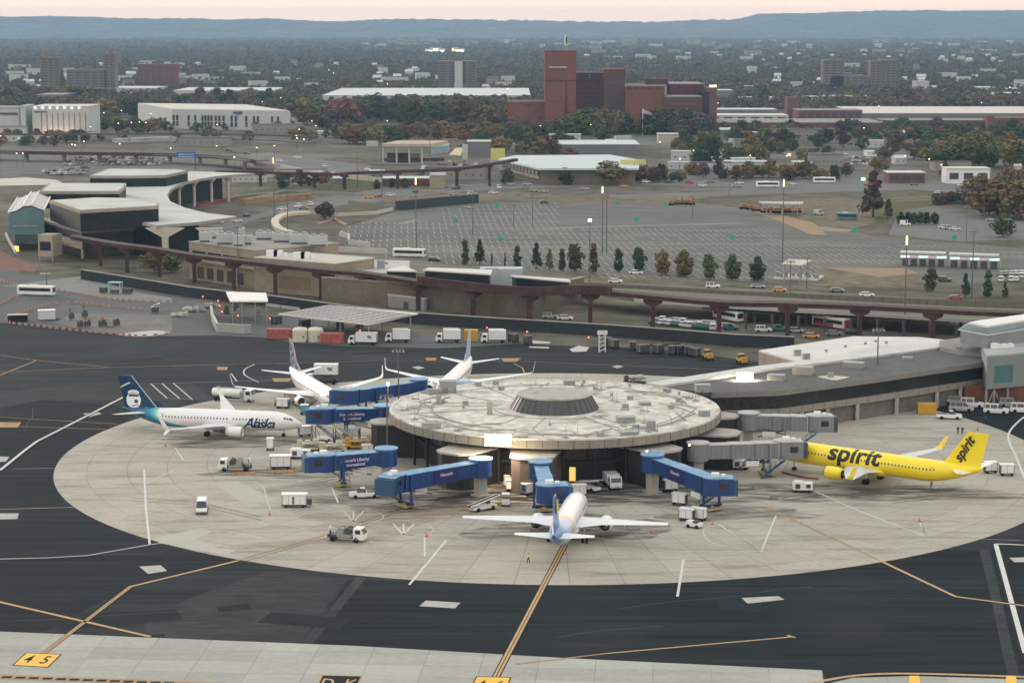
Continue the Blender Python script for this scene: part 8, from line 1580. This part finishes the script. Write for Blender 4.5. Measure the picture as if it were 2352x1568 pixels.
for i, (reg, x0, x1, yt, yb, m, lb) in enumerate((('F1', 1620, 2352, 115, 200, mConcB, 'long grey-roofed depot behind the blue roofed hall'), ('F2', 265, 905, 540, 600, mWh2, 'long white canopy over the rental cars'), ('F2', 1220, 1420, 545, 600, mWh2, 'short white canopy right of the rental cars'), ('F3', 1300, 1890, 735, 945, mWhiteV, 'small white gabled showroom among trees at right'), ('F3', 500, 1000, 790, 940, mBrickP, 'low lit petrol station with a dark red canopy'), ('F1', 860, 1060, 90, 220, mConcB, 'white-roofed hut behind the cream fabric roof'), ('F2', 640, 920, 205, 255, mat('mustard', (.55, .30, .03), .6, .1, 1), 'mustard and white truck shed by the brick wall'), ('F1', 530, 660, 380, 500, mTan, 'tan box below the portal hall'), ('F1', 120, 530, 410, 480, mBrickP, 'low pinkish buildings beneath the far monorail'), ('U2', 2150, 2290, 905, 965, mat('beige_van', (.42, .38, .32), .7, .1, 1), 'beige low building near the brick plant'), ('F2', 2060, 2170, 425, 480, mWhiteV, 'small white block by the highway'))):
    shed(lb, reg, x0, x1, yt, yb, m, mRoofP, 14 if i not in (0,) else 50, 'low_building', 'building', wins=3 if i in (3, 4) else 0)
# lit fronts
for reg, x, y, c_, lb in (('F3', 560, 850, (1, .85, .6), 'cream lit shop front at the petrol station'), ('F3', 760, 850, (1, .85, .6), 'second cream lit bay at the petrol station'), ('F3', 955, 900, (1, .30, .22), 'red lit sign at the petrol station'), ('F2', 1760, 650, (1, .95, .75), 'bright white lit panel by the highway'), ('F2', 2010, 740, (.4, 1.0, .5), 'green traffic light near the tall conifer'), ('F2', 1160, 460, (1, .45, .2), 'orange light between dark trees')):
    p = G(reg, x, y+30); z = max(1.0, ZAT(reg, y, p.y)); t = TW('lit_sign', lb, 'sign', (p.x, p.y, 0)); MB().box((p.x, p.y, z-.8), (2.2, .4, 1.6)).build('panel', lamp_mat('lit_panel_%s' % lb.split()[0], c_, 1.2), t); MB().box((p.x, p.y+.3, 0), (.3, .3, z)).build('post', mDark, t)
# green car park beacons
for i, (reg, x, y) in enumerate((('M2', 1060, 335), ('M2', 780, 437), ('M2', 1088, 562), ('M2', 1873, 320), ('M2', 2205, 328), ('M2', 2003, 428), ('M3', 380, 553), ('M3', 1205, 500), ('M3', 1880, 550))):
    p = G(reg, x, y+26); z = ZAT(reg, y, p.y); t = TW('bay_marker', 'green marker board on a post in the car park', 'marker', (p.x, p.y, 0), 'green marker boards in the car park'); MB().box((p.x, p.y, z-.9), (1.9, .2, 1.7)).build('board', mat('beacon_green', (.03, .36, .24), .6, .05, 1), t); MB().cyl((p.x, p.y, 0), (p.x, p.y, z), .08, n=5).build('post', mGreyV, t)
# ------------------------------------------------------------ masts and lamps
mPole = mat('mast_steel', (.10, .105, .11), .6, .1, 1); mWarm = lamp_mat('warm_mast_lamp', (1.0, .70, .38), 1.1); mCool = lamp_mat('cool_mast_lamp', (.85, 1.0, .95), 2.0)
for i, (x, yb, yt, lit) in enumerate(((630, 500, 362, 1), (661, 534, 412, 0), (821, 429, 350, 0), (878, 442, 300, 0), (956, 584, 408, 1), (988, 432, 320, 0), (1086, 540, 442, 0), (1223, 520, 446, 0), (1354, 662, 502, 2), (1383, 580, 428, 1), (1393, 580, 440, 0), (1797, 602, 412, 1), (2077, 762, 541, 1), (2232, 684, 531, 0), (2219, 555, 472, 0), (2013, 930, 752, 0), (916, 952, 800, 0), (890, 1078, 905, 0), (1815, 676, 598, 0), (1853, 664, 590, 0), (1180, 520, 470, 0), (1590, 500, 450, 0), (2314, 560, 500, 0), (1468, 300, 255, 0), (548, 660, 520, 0), (1675, 455, 402, 0))):
    p = G('D', x, yb); z = ZAT('D', yt, p.y); t = TW('light_mast', 'tall thin %slight mast %s' % ('lit ' if lit else '', ['by the pale barrier left of the far monorail', 'behind the cooling towers', 'left of the portal hall', 'at the left leg of the portal hall', 'in the left part of the car park', 'right of the portal hall', 'at the top of the car park', 'in the upper middle of the car park', 'with a white lamp behind the middle trees', 'with a warm lamp over the middle car park', 'twin beside the warm lamp mast', 'in the right part of the car park', 'in front of the lit booths', 'right of the lit booths', 'on the far right lot', 'standing before the dark concourse', 'above the rear blue bridge', 'crossing the second blue bridge', 'left of the white-roofed shelter', 'right of the white-roofed shelter', 'short, in the upper car park', 'by the orange machines', 'by the right edge trees', 'before the brick tower trees', 'rising through the service building', 'behind the orange machines'][i]), 'light mast', (p.x, p.y, 0))
    MB().cyl((p.x, p.y, 0), (p.x, p.y, z-.3), .26 if z > 15 else .16, .11, n=8).build('pole', mPole, t)
    MB().box((p.x, p.y, z-.4), (2.6 if lit == 0 else 1.6, .3, .22)).build('crossarm', mPole, t)
    if lit == 0:
        for s_ in (-1, -.3, .3, 1): MB().box((p.x+s_*1.15, p.y-.3, z-.8), (.4, .5, .35)).build('lamp', mGreyV, t)
    else: MB().cyl((p.x, p.y, z-(1.0 if lit == 2 else 2.6)), (p.x, p.y, z-.1), .30 if lit == 1 else .6, n=8).build('lamp', mWarm if lit == 1 else mCool, t)
fl = TW('flagpole', 'flagpole with a pale drooping flag before the brick plant', 'flagpole', (XAT('F8', 1465, 1000, Yb-30), Yb-30, 0)); p = fl.location; zt = ZAT('F8', 780, p.y); MB().cyl((p.x, p.y, 0), (p.x, p.y, zt), .3, n=6).build('pole', mWhiteV, fl); MB().add([(p.x, p.y, zt), (p.x+7, p.y, zt-3.2), (p.x+7.4, p.y+.5, zt-5), (p.x, p.y, zt-3.4)], [(0, 1, 2, 3)]).build('flag', mat('pale_flag', (.45, .38, .42), .8, .1, .5), fl)
rl_ = random.Random(77); lp_ = None
for i in range(58):
    band = rl_.choice(((235, 330, 0, 2352), (300, 420, 1500, 2352), (180, 240, 0, 2352), (250, 320, 200, 900), (320, 400, 0, 700))); x = rl_.uniform(band[2], band[3]); y = rl_.uniform(band[0], band[1]); p = G('D', x, y)
    if lp_ is None: lp_ = MB().cyl((0, 0, 0), (0, 0, 9), .12, n=4).box((0, 0, 8.8), (.45, .45, .4), mi=1).build('street_lamp', [mPole, lamp_mat('street_lamp_glow', (1.0, .88, .66), 3.0)]); o = lp_
    else: o = lp_.copy(); COL.objects.link(o)
    o.location = p; s_ = .8+p.y/2600; o.scale = (s_, s_, 1.0 if y > 240 else 1.8); tag(o, 'small lit street lamp glinting in the distance', 'street lamp', 'distant street lamps')
for i, (reg, x, y) in enumerate((('N4', 700, 275), ('N4', 1000, 440), ('N4', 1045, 545), ('N4', 1330, 620), ('N4', 1905, 670), ('N4', 975, 350), ('K7', 1425, 560), ('K8', 760, 115), ('K8', 1262, 165), ('K8', 2030, 235))):
    p = G(reg, x, y+25); z = max(1, ZAT(reg, y, p.y)); o = MB().cyl((p.x, p.y, 0), (p.x, p.y, z-.3), .07, n=5).box((p.x, p.y, z-.3), (.32, .2, .35), mi=1).build('warning_light', [mPole, mRedL]); tag(o, 'small red warning light on a short post by the fence', 'warning light', 'red warning lights along the fence')
# ------------------------------------------------------------ cars in the distance
def cars(lst, reg, z=.06, dflt='road'):
    for x, y, hd, kd, cl, lb in lst:
        o = car_far(kd, cl); place(o, x, y, hd, z, reg); tag(o, lb, 'taxi' if 'taxi' in lb else 'van' if kd == 'van' else 'car')
cars([(190, 287, 5, 'sedan', 'yellow', 'yellow taxi on the road above the dark screen wall'), (340, 272, 5, 'sedan', 'white', 'white car right behind the yellow taxi'), (765, 267, 4, 'sedan', 'silver', 'silver car above the right end of the screen wall'), (890, 264, 4, 'suv', 'white', 'white car beyond the screen wall end'), (1035, 257, 3, 'sedan', 'white', 'small white car on the bend'), (1310, 242, 2, 'suv', 'silver', 'silver car on the bend above the car park'), (1378, 248, 2, 'sedan', 'tan', 'cream car close behind the silver one'), (1655, 230, 3, 'suv', 'silver', 'silver van-like car by the warm lamp mast'), (1380, 323, 3, 'sedan', 'dark', 'black and white car inside the top of the car park'), (870, 357, 3, 'sedan', 'silver', 'silver car entering the upper left car park'), (1075, 222, -80, 'suv', 'white', 'white car with lights on under the depot corner'), (1920, 212, 2, 'sedan', 'orange', 'orange taxi above the car park'), (640, 712, -14, 'sedan', 'dark', 'dark car behind the white bus on the near road'), (2000, 800, -10, 'sedan', 'white', 'white car half hidden behind the young trees')], 'M2')
cars([(1860, 858, -8, 'sedan', 'white', 'white sedan on the near road, leftmost past the station')], 'M2', .06)
cars([(250, 892, -8, 'suv', 'white', 'tall white car on the near road'), (555, 893, -6, 'sedan', 'silver', 'silver sedan on the near road'), (700, 918, -8, 'sedan', 'orange', 'orange taxi on the near road'), (1090, 921, -8, 'sedan', 'grey', 'grey car on the near road right of the taxi'), (1290, 950, -4, 'sedan', 'white', 'white sedan on the near road below the dirt patch'), (1890, 972, -4, 'sedan', 'red', 'dark red car near the last conifers'), (1550, 472, -12, 'van', 'white', 'white van before the six clipped trees'), (1810, 492, -10, 'sedan', 'white', 'white car left of a close group of three'), (1845, 498, -10, 'suv', 'silver', 'silver car in the middle of a close group of three'), (1885, 503, -10, 'sedan', 'white', 'white car right in a close group of three'), (1780, 258, 3, 'sedan', 'white', 'single white car on the thin road at right'), (180, 208, 2, 'suv', 'white', 'white car on the highway'), (410, 210, 2, 'sedan', 'silver', 'silver car on the highway left of the shuttle'), (790, 192, 2, 'sedan', 'dark', 'dark car between the two shuttle buses'), (965, 400, -8, 'van', 'silver', 'pale van left of the blue bus'), (1815, 850, -5, 'suv', 'dark', 'black car under the booths'), (2130, 440, -8, 'sedan', 'silver', 'silver car parked under the right trees')], 'M3')
cars([(1680, 436, -4, 'suv', 'dark', 'dark car at the end of the viaduct'), (1825, 460, -6, 'sedan', 'green', 'green car leaving the viaduct'), (2240, 492, -8, 'suv', 'white', 'white car on the ramp by the pale barrier wall')], 'F7', 1.0)
cars([(1500, 455, -80, 'suv', 'white', 'oncoming white car with lights beside the cooling towers'), (1600, 448, 10, 'sedan', 'white', 'white car above the cooling towers'), (1905, 368, 8, 'sedan', 'white', 'white car on the inner ring road'), (2050, 362, 8, 'sedan', 'grey', 'grey car ahead on the inner ring road')], 'M1')
cars([(1240, 890, -4, 'suv', 'white', 'white car under the guideway left of the teal one'), (1420, 885, 0, 'suv', 'green', 'teal car under the guideway'), (1610, 900, -10, 'sedan', 'silver', 'silver car right of the third guideway pier'), (1790, 962, -10, 'sedan', 'orange', 'orange taxi under the guideway near the white roof'), (2050, 935, -5, 'sedan', 'grey', 'grey car under the guideway by the maroon coach'), (2260, 915, -5, 'sedan', 'dark', 'dark car at the right under the guideway'), (870, 870, -20, 'suv', 'green', 'dark teal car below the white coach'), (810, 850, -20, 'sedan', 'white', 'white car beside the dark teal one')], 'F6')
cars([(1420, 1098, 0, 'suv', 'silver', 'silver car alone in the underpass lot'), (1520, 1108, -5, 'sedan', 'white', 'white car near the silver one in the underpass lot')], 'M2')
rc = random.Random(8); nh = 0
for pts, n in (([(1200, 425), (1500, 420), (1800, 423), (2352, 430)], 15), ([(560, 500), (720, 470), (1000, 437), (1200, 425)], 7), ([(1560, 355), (2352, 354)], 11), ([(1060, 324), (1700, 328)], 9), ([(640, 372), (860, 394), (1080, 402)], 6)):
    w = GP('D', pts)
    for i in range(n):
        f = (i+rc.random()*.8)/n*(len(w)-1); k = min(int(f), len(w)-2); p = w[k].lerp(w[k+1], f-k); e = w[k+1]-w[k]; o = car_far(rc.choice(('sedan', 'suv', 'sedan')), rc.choice(('white', 'silver', 'dark', 'grey', 'white', 'red', 'orange'))); o.location = (p.x, p.y+rc.uniform(-5, 5), .08); o.rotation_euler = (0, 0, math.atan2(e.y, e.x)+(math.pi if i % 2 else 0)); tag(o, 'small car driving on the highways behind the car park', 'car', 'cars on the distant highways')
def lot(reg, P_, rows, per, label, group, kinds=('white', 'white', 'silver', 'grey', 'dark'), hd=75, fill=.85):
    a, b, c, d_ = [G(reg, *p) for p in P_]
    for j in range(rows):
        l = a.lerp(d_, (j+.5)/rows); r = b.lerp(c, (j+.5)/rows)
        for i in range(per):
            if rc.random() > fill: continue
            p = l.lerp(r, (i+.5)/per); PC.append((p, rc.choice(('sedan', 'suv', 'sedan')), rc.choice(kinds), math.radians(hd+rc.uniform(-4, 4)), label, group))
lot('F6', [(-30, 765), (690, 830), (690, 880), (-60, 800)], 3, 15, 'car packed in the staff lot left of the white coach', 'cars in the staff lot under the guideway', ('white', 'white', 'silver', 'silver', 'green'))
lot('F2', [(270, 600), (880, 600), (800, 700), (300, 690)], 5, 15, 'rental car parked by the long white canopy', 'rental cars by the long white canopy', hd=88); lot('F2', [(20, 660), (240, 650), (240, 700), (10, 700)], 2, 7, 'car parked left of the rental lot', 'cars left of the rental lot'); lot('F2', [(1120, 640), (1420, 620), (1440, 720), (1130, 720)], 3, 8, 'car parked near the short white canopy', 'cars near the short white canopy'); lot('F2', [(1880, 480), (2300, 500), (2300, 600), (1850, 600)], 3, 10, 'car parked among the dark trees at right', 'cars among the dark trees')
lot('F7', [(420, 480), (1180, 490), (1180, 560), (300, 560)], 4, 20, 'car parked behind the rear roof box of the old terminal', 'cars behind the old terminal', ('white', 'silver', 'grey', 'dark', 'tan')); lot('M3', [(2180, 800), (2352, 790), (2352, 860), (2180, 860)], 3, 5, 'white car parked at the right edge beyond the conifers', 'cars parked at the right edge', ('white', 'silver')); lot('F3', [(2140, 480), (2340, 470), (2340, 600), (2200, 560)], 5, 6, 'car in the small lot at the far right edge', 'cars in the small lot at the right edge', ('white', 'white', 'silver'))
lot('N1', [(640, 130), (1400, 60), (1400, 190), (860, 190)], 3, 14, 'vehicle crowded on the apron behind the middle roof box', 'vehicles crowded behind the middle roof box', ('white', 'blue', 'silver', 'tan', 'dark')); 
lot('F1', [(560, 250), (950, 290), (950, 330), (560, 300)], 2, 9, 'car parked behind the portal hall', 'cars behind the portal hall', fill=.7); lot('U3', [(20, 1010), (800, 1000), (800, 1050), (0, 1060)], 2, 16, 'car parked among trees left of the rental lots', 'cars among trees left of the rental lots', fill=.5); lot('U3', [(1440, 900), (2300, 900), (2352, 985), (1400, 985)], 3, 16, 'car parked along the far plant road', 'cars along the far plant road', fill=.4); lot('U1', [(640, 880), (960, 900), (960, 925), (640, 905)], 1, 9, 'car parked by the far overpass', 'cars by the far overpass', fill=.6)
PC.sort(key=lambda c: c[0].y); far_c = MB(); far_m = [PAINT['white'], mGlass, mTyre, PAINT['silver'], PAINT['grey'], PAINT['dark'], PAINT['tan'], PAINT['blue'], PAINT['green']]; ixm = dict(white=0, silver=3, grey=4, dark=5, tan=6, blue=7, green=8)
for k, (p, kd, cl, hd, lb, gp) in enumerate(PC):
    if k < 190: o = car_far(kd, cl); o.location = (p.x, p.y, .06); o.rotation_euler = (0, 0, hd); tag(o, lb, 'car', gp); continue
    b, g_, r_, ty = car_parts(kd); M_ = Matrix.Translation((p.x, p.y, .06)) @ Matrix.Rotation(hd, 4, 'Z'); b.merge(r_); b.m = [ixm[cl]]*len(b.f); b.merge(g_, 1); far_c.merge(b.xform(M_))
tag(far_c.build('distant_parked_cars', far_m), kind='stuff')
PT.sort(key=lambda c: -c[1]/c[0].y); rt2 = {}
FL_ = [LF[k] for k in ('dark', 'green', 'olive', 'rust', 'plum')]; outq = []; outm = []; var_ = [leaf_cloud('round', 230, 900+k, .07) for k in range(5)]; rsx = np.random.RandomState(4)
for k, (p, h_, kd, cl, lb, gp, wd) in enumerate(PT):
    if k < 232: tree(0, 0, h_, kd, cl, lb, gp, wd, pt=p); continue
    outq.append(var_[rsx.randint(5)]*np.array([h_*wd, h_*wd, h_])+np.array([p.x, p.y, 0])); outm += [('dark', 'green', 'olive', 'rust', 'plum').index(cl)]*230
if outq:
    V = np.concatenate(outq).reshape(-1, 3); me = arr_mesh('distant_treeline', V, len(V)//4)
    for m in FL_: me.materials.append(m)
    me.polygons.foreach_set('material_index', np.array(outm, dtype=np.int32)); o = bpy.data.objects.new('distant_treeline', me); COL.objects.link(o); tag(o, kind='stuff')
# small pale buildings between the roads
for (n, x0, x1, y0, y1, lb) in ((30, 1560, 2352, 305, 392, 'small flat building among the lots right of the pale blue hall'), (14, 690, 1500, 300, 345, 'small flat building behind the halls in the centre'), (12, 0, 640, 290, 335, 'small flat building between the overpasses at left'), (14, 560, 1150, 398, 430, 'small hut near the far monorail')):
    for i in range(n):
        p = G('D', rh.uniform(x0, x1), rh.uniform(y0, y1)); o = hp_[rh.choice((0, 2, 2, 3, 4, 5))].copy(); COL.objects.link(o); o.location = p; s_ = rh.uniform(.35, .8); o.scale = (s_*rh.uniform(.7, 1.5), s_, s_*.7); o.rotation_euler = (0, 0, rh.uniform(-.25, .25)); tag(o, lb, 'building', lb.replace('small', 'small')+'s')
# extra ramps and retaining walls of the interchange at left
for reg, pts, w, h_, m, lb in (('N7', [(-300, 480), (100, 380), (700, 420), (1300, 440)], .5, 1.3, mGreyF, 'low grey roadside wall under the far monorail'), ('N7', [(0, 690), (330, 680), (800, 720), (1340, 690), (1560, 640)], .5, 1.5, mPaleC, 'pale low wall along the upper left car park rim'), ('N7', [(540, 840), (760, 770), (930, 850)], .8, .9, mBar, 'red and white barrier line at the car park corner'), ('N7', [(1880, 395), (2150, 395)], .7, 1.2, mBar, 'red barrier line beside the warm lamp mast'),
      ('M1', [(1170, 345), (1500, 290), (1750, 262), (2100, 235)], 6, .6, mBrn, 'brown curving ramp inside the old terminal horseshoe'), ('M1', [(1340, 350), (1600, 288)], 2.2, .9, mat('red_paint_strip', (.26, .08, .075), .8, .15, .4), 'red painted ramp strip inside the horseshoe'), ('M1', [(1640, 330), (1800, 310), (2100, 290)], 3, 2.6, mat('tan_work_hoarding', (.30, .20, .13), .8, .3, .3), 'tan construction hoarding beside the inner ring road'), ('F7', [(1500, 330), (2100, 352), (2352, 372)], 7, 1.0, mRd, 'grey ramp in front of the white warehouse'), ('F7', [(0, 335), (560, 345), (1400, 342)], 9, .5, mRd2, 'dark road embankment in front of the ribbed block'), ('F7', [(740, 365), (1100, 352), (1230, 352)], 8, 3.0, mat('light_roof', (.46, .46, .45)), 'long pale covered ramp between the overpasses')):
    o = MB().path([(p.x, p.y, 0) for p in GP(reg, pts)], w, h_).build('ramp_wall' if w < 3 else 'ramp', m); tag(o, lb, 'ramp' if w >= 3 else 'wall')
# dark baggage dollies below the fence (right of centre)
for i, (x, y) in enumerate(((1415, 800), (1458, 806), (1480, 810), (1510, 812), (1560, 815), (1580, 818), (1600, 820), (1210, 790), (1180, 786), (1390, 798), (1540, 812), (640, 745), (700, 755), (820, 752), (780, 758))):
    box_cart('dark empty dolly stored below the blast fence', x+rc.uniform(-6, 6), y+rc.uniform(-3, 3), rc.uniform(20, 130), L_=3.0, W2=1.8, hh=1.8, side=mDark, top=mDark, curtain=None, name='dolly', cat='dolly', group='dark dollies stored below the blast fence')
for x, y, lb in ((1626, 826, 'mustard tractor at the end of the dark dollies'), (1704, 836, 'mustard tractor behind the mast floodlight')):
    t = rig('tractor', lb, 'tractor', x, y, -70, 'mustard tractors'); m = mat('mustard', (.55, .30, .03), .6, .1, 1); MB().box((0, 0, .5), (3.0, 1.7, .9)).box((.9, 0, 1.4), (1.0, 1.4, .4)).build('body', m, t); MB().box((-.5, 0, 1.4), (1.3, 1.4, 1.0)).build('cab', mDark, t); MB().box((-.5, 0, 2.4), (1.5, 1.5, .12)).build('roof', m, t); wheels(t, [(a, b*.8) for a in (-.9, .9) for b in (-1, 1)], .5, .35)
for x, lb in ((1383, 'white lattice stair tower on wheels at the blast fence'), ):
    t = rig('access_tower', lb, 'access tower', x, 808, 0); f = MB()
    for a in (-1, 1):
        for b in (-1, 1): f.cyl((a*.8, b*.8, 0), (a*.8, b*.8, 4.6), .12, n=6)
    for k in range(4): f.cyl((-.8, -.8, k*1.15), (.8, -.8, k*1.15+1.15), .08, n=5).box((0, -.8, k*1.15+.5), (1.6, .1, .1))
    f.build('frame', mWhiteV, t); MB().box((0, 0, 4.6), (2.6, 2.0, .25)).build('platform', mWhiteV, t); MB().box((0, -1, 4.85), (2.6, .08, .9)).build('rail', mWhiteV, t)
# ------------------------------------------------------------ air
hz = MB().box((0, 8900, -1.0), (15000, 18600, 224)); hzm = bpy.data.materials.new('haze'); hzm.use_nodes = True; t = hzm.node_tree; t.nodes.clear()
pv_ = N(t, 'ShaderNodeVolumePrincipled'); pv_.inputs['Color'].default_value = (.46, .72, 1.0, 1); pv_.inputs['Density'].default_value = HAZE; pv_.inputs['Anisotropy'].default_value = 0.0
ou = N(t, 'ShaderNodeOutputMaterial'); t.links.new(pv_.outputs[0], ou.inputs['Volume'])
ho = hz.build('haze', hzm); tag(ho, kind='stuff'); ho.location = (0, 0, 0)
for o in list(SC.objects):
    if '_w' in o: del o['_w']
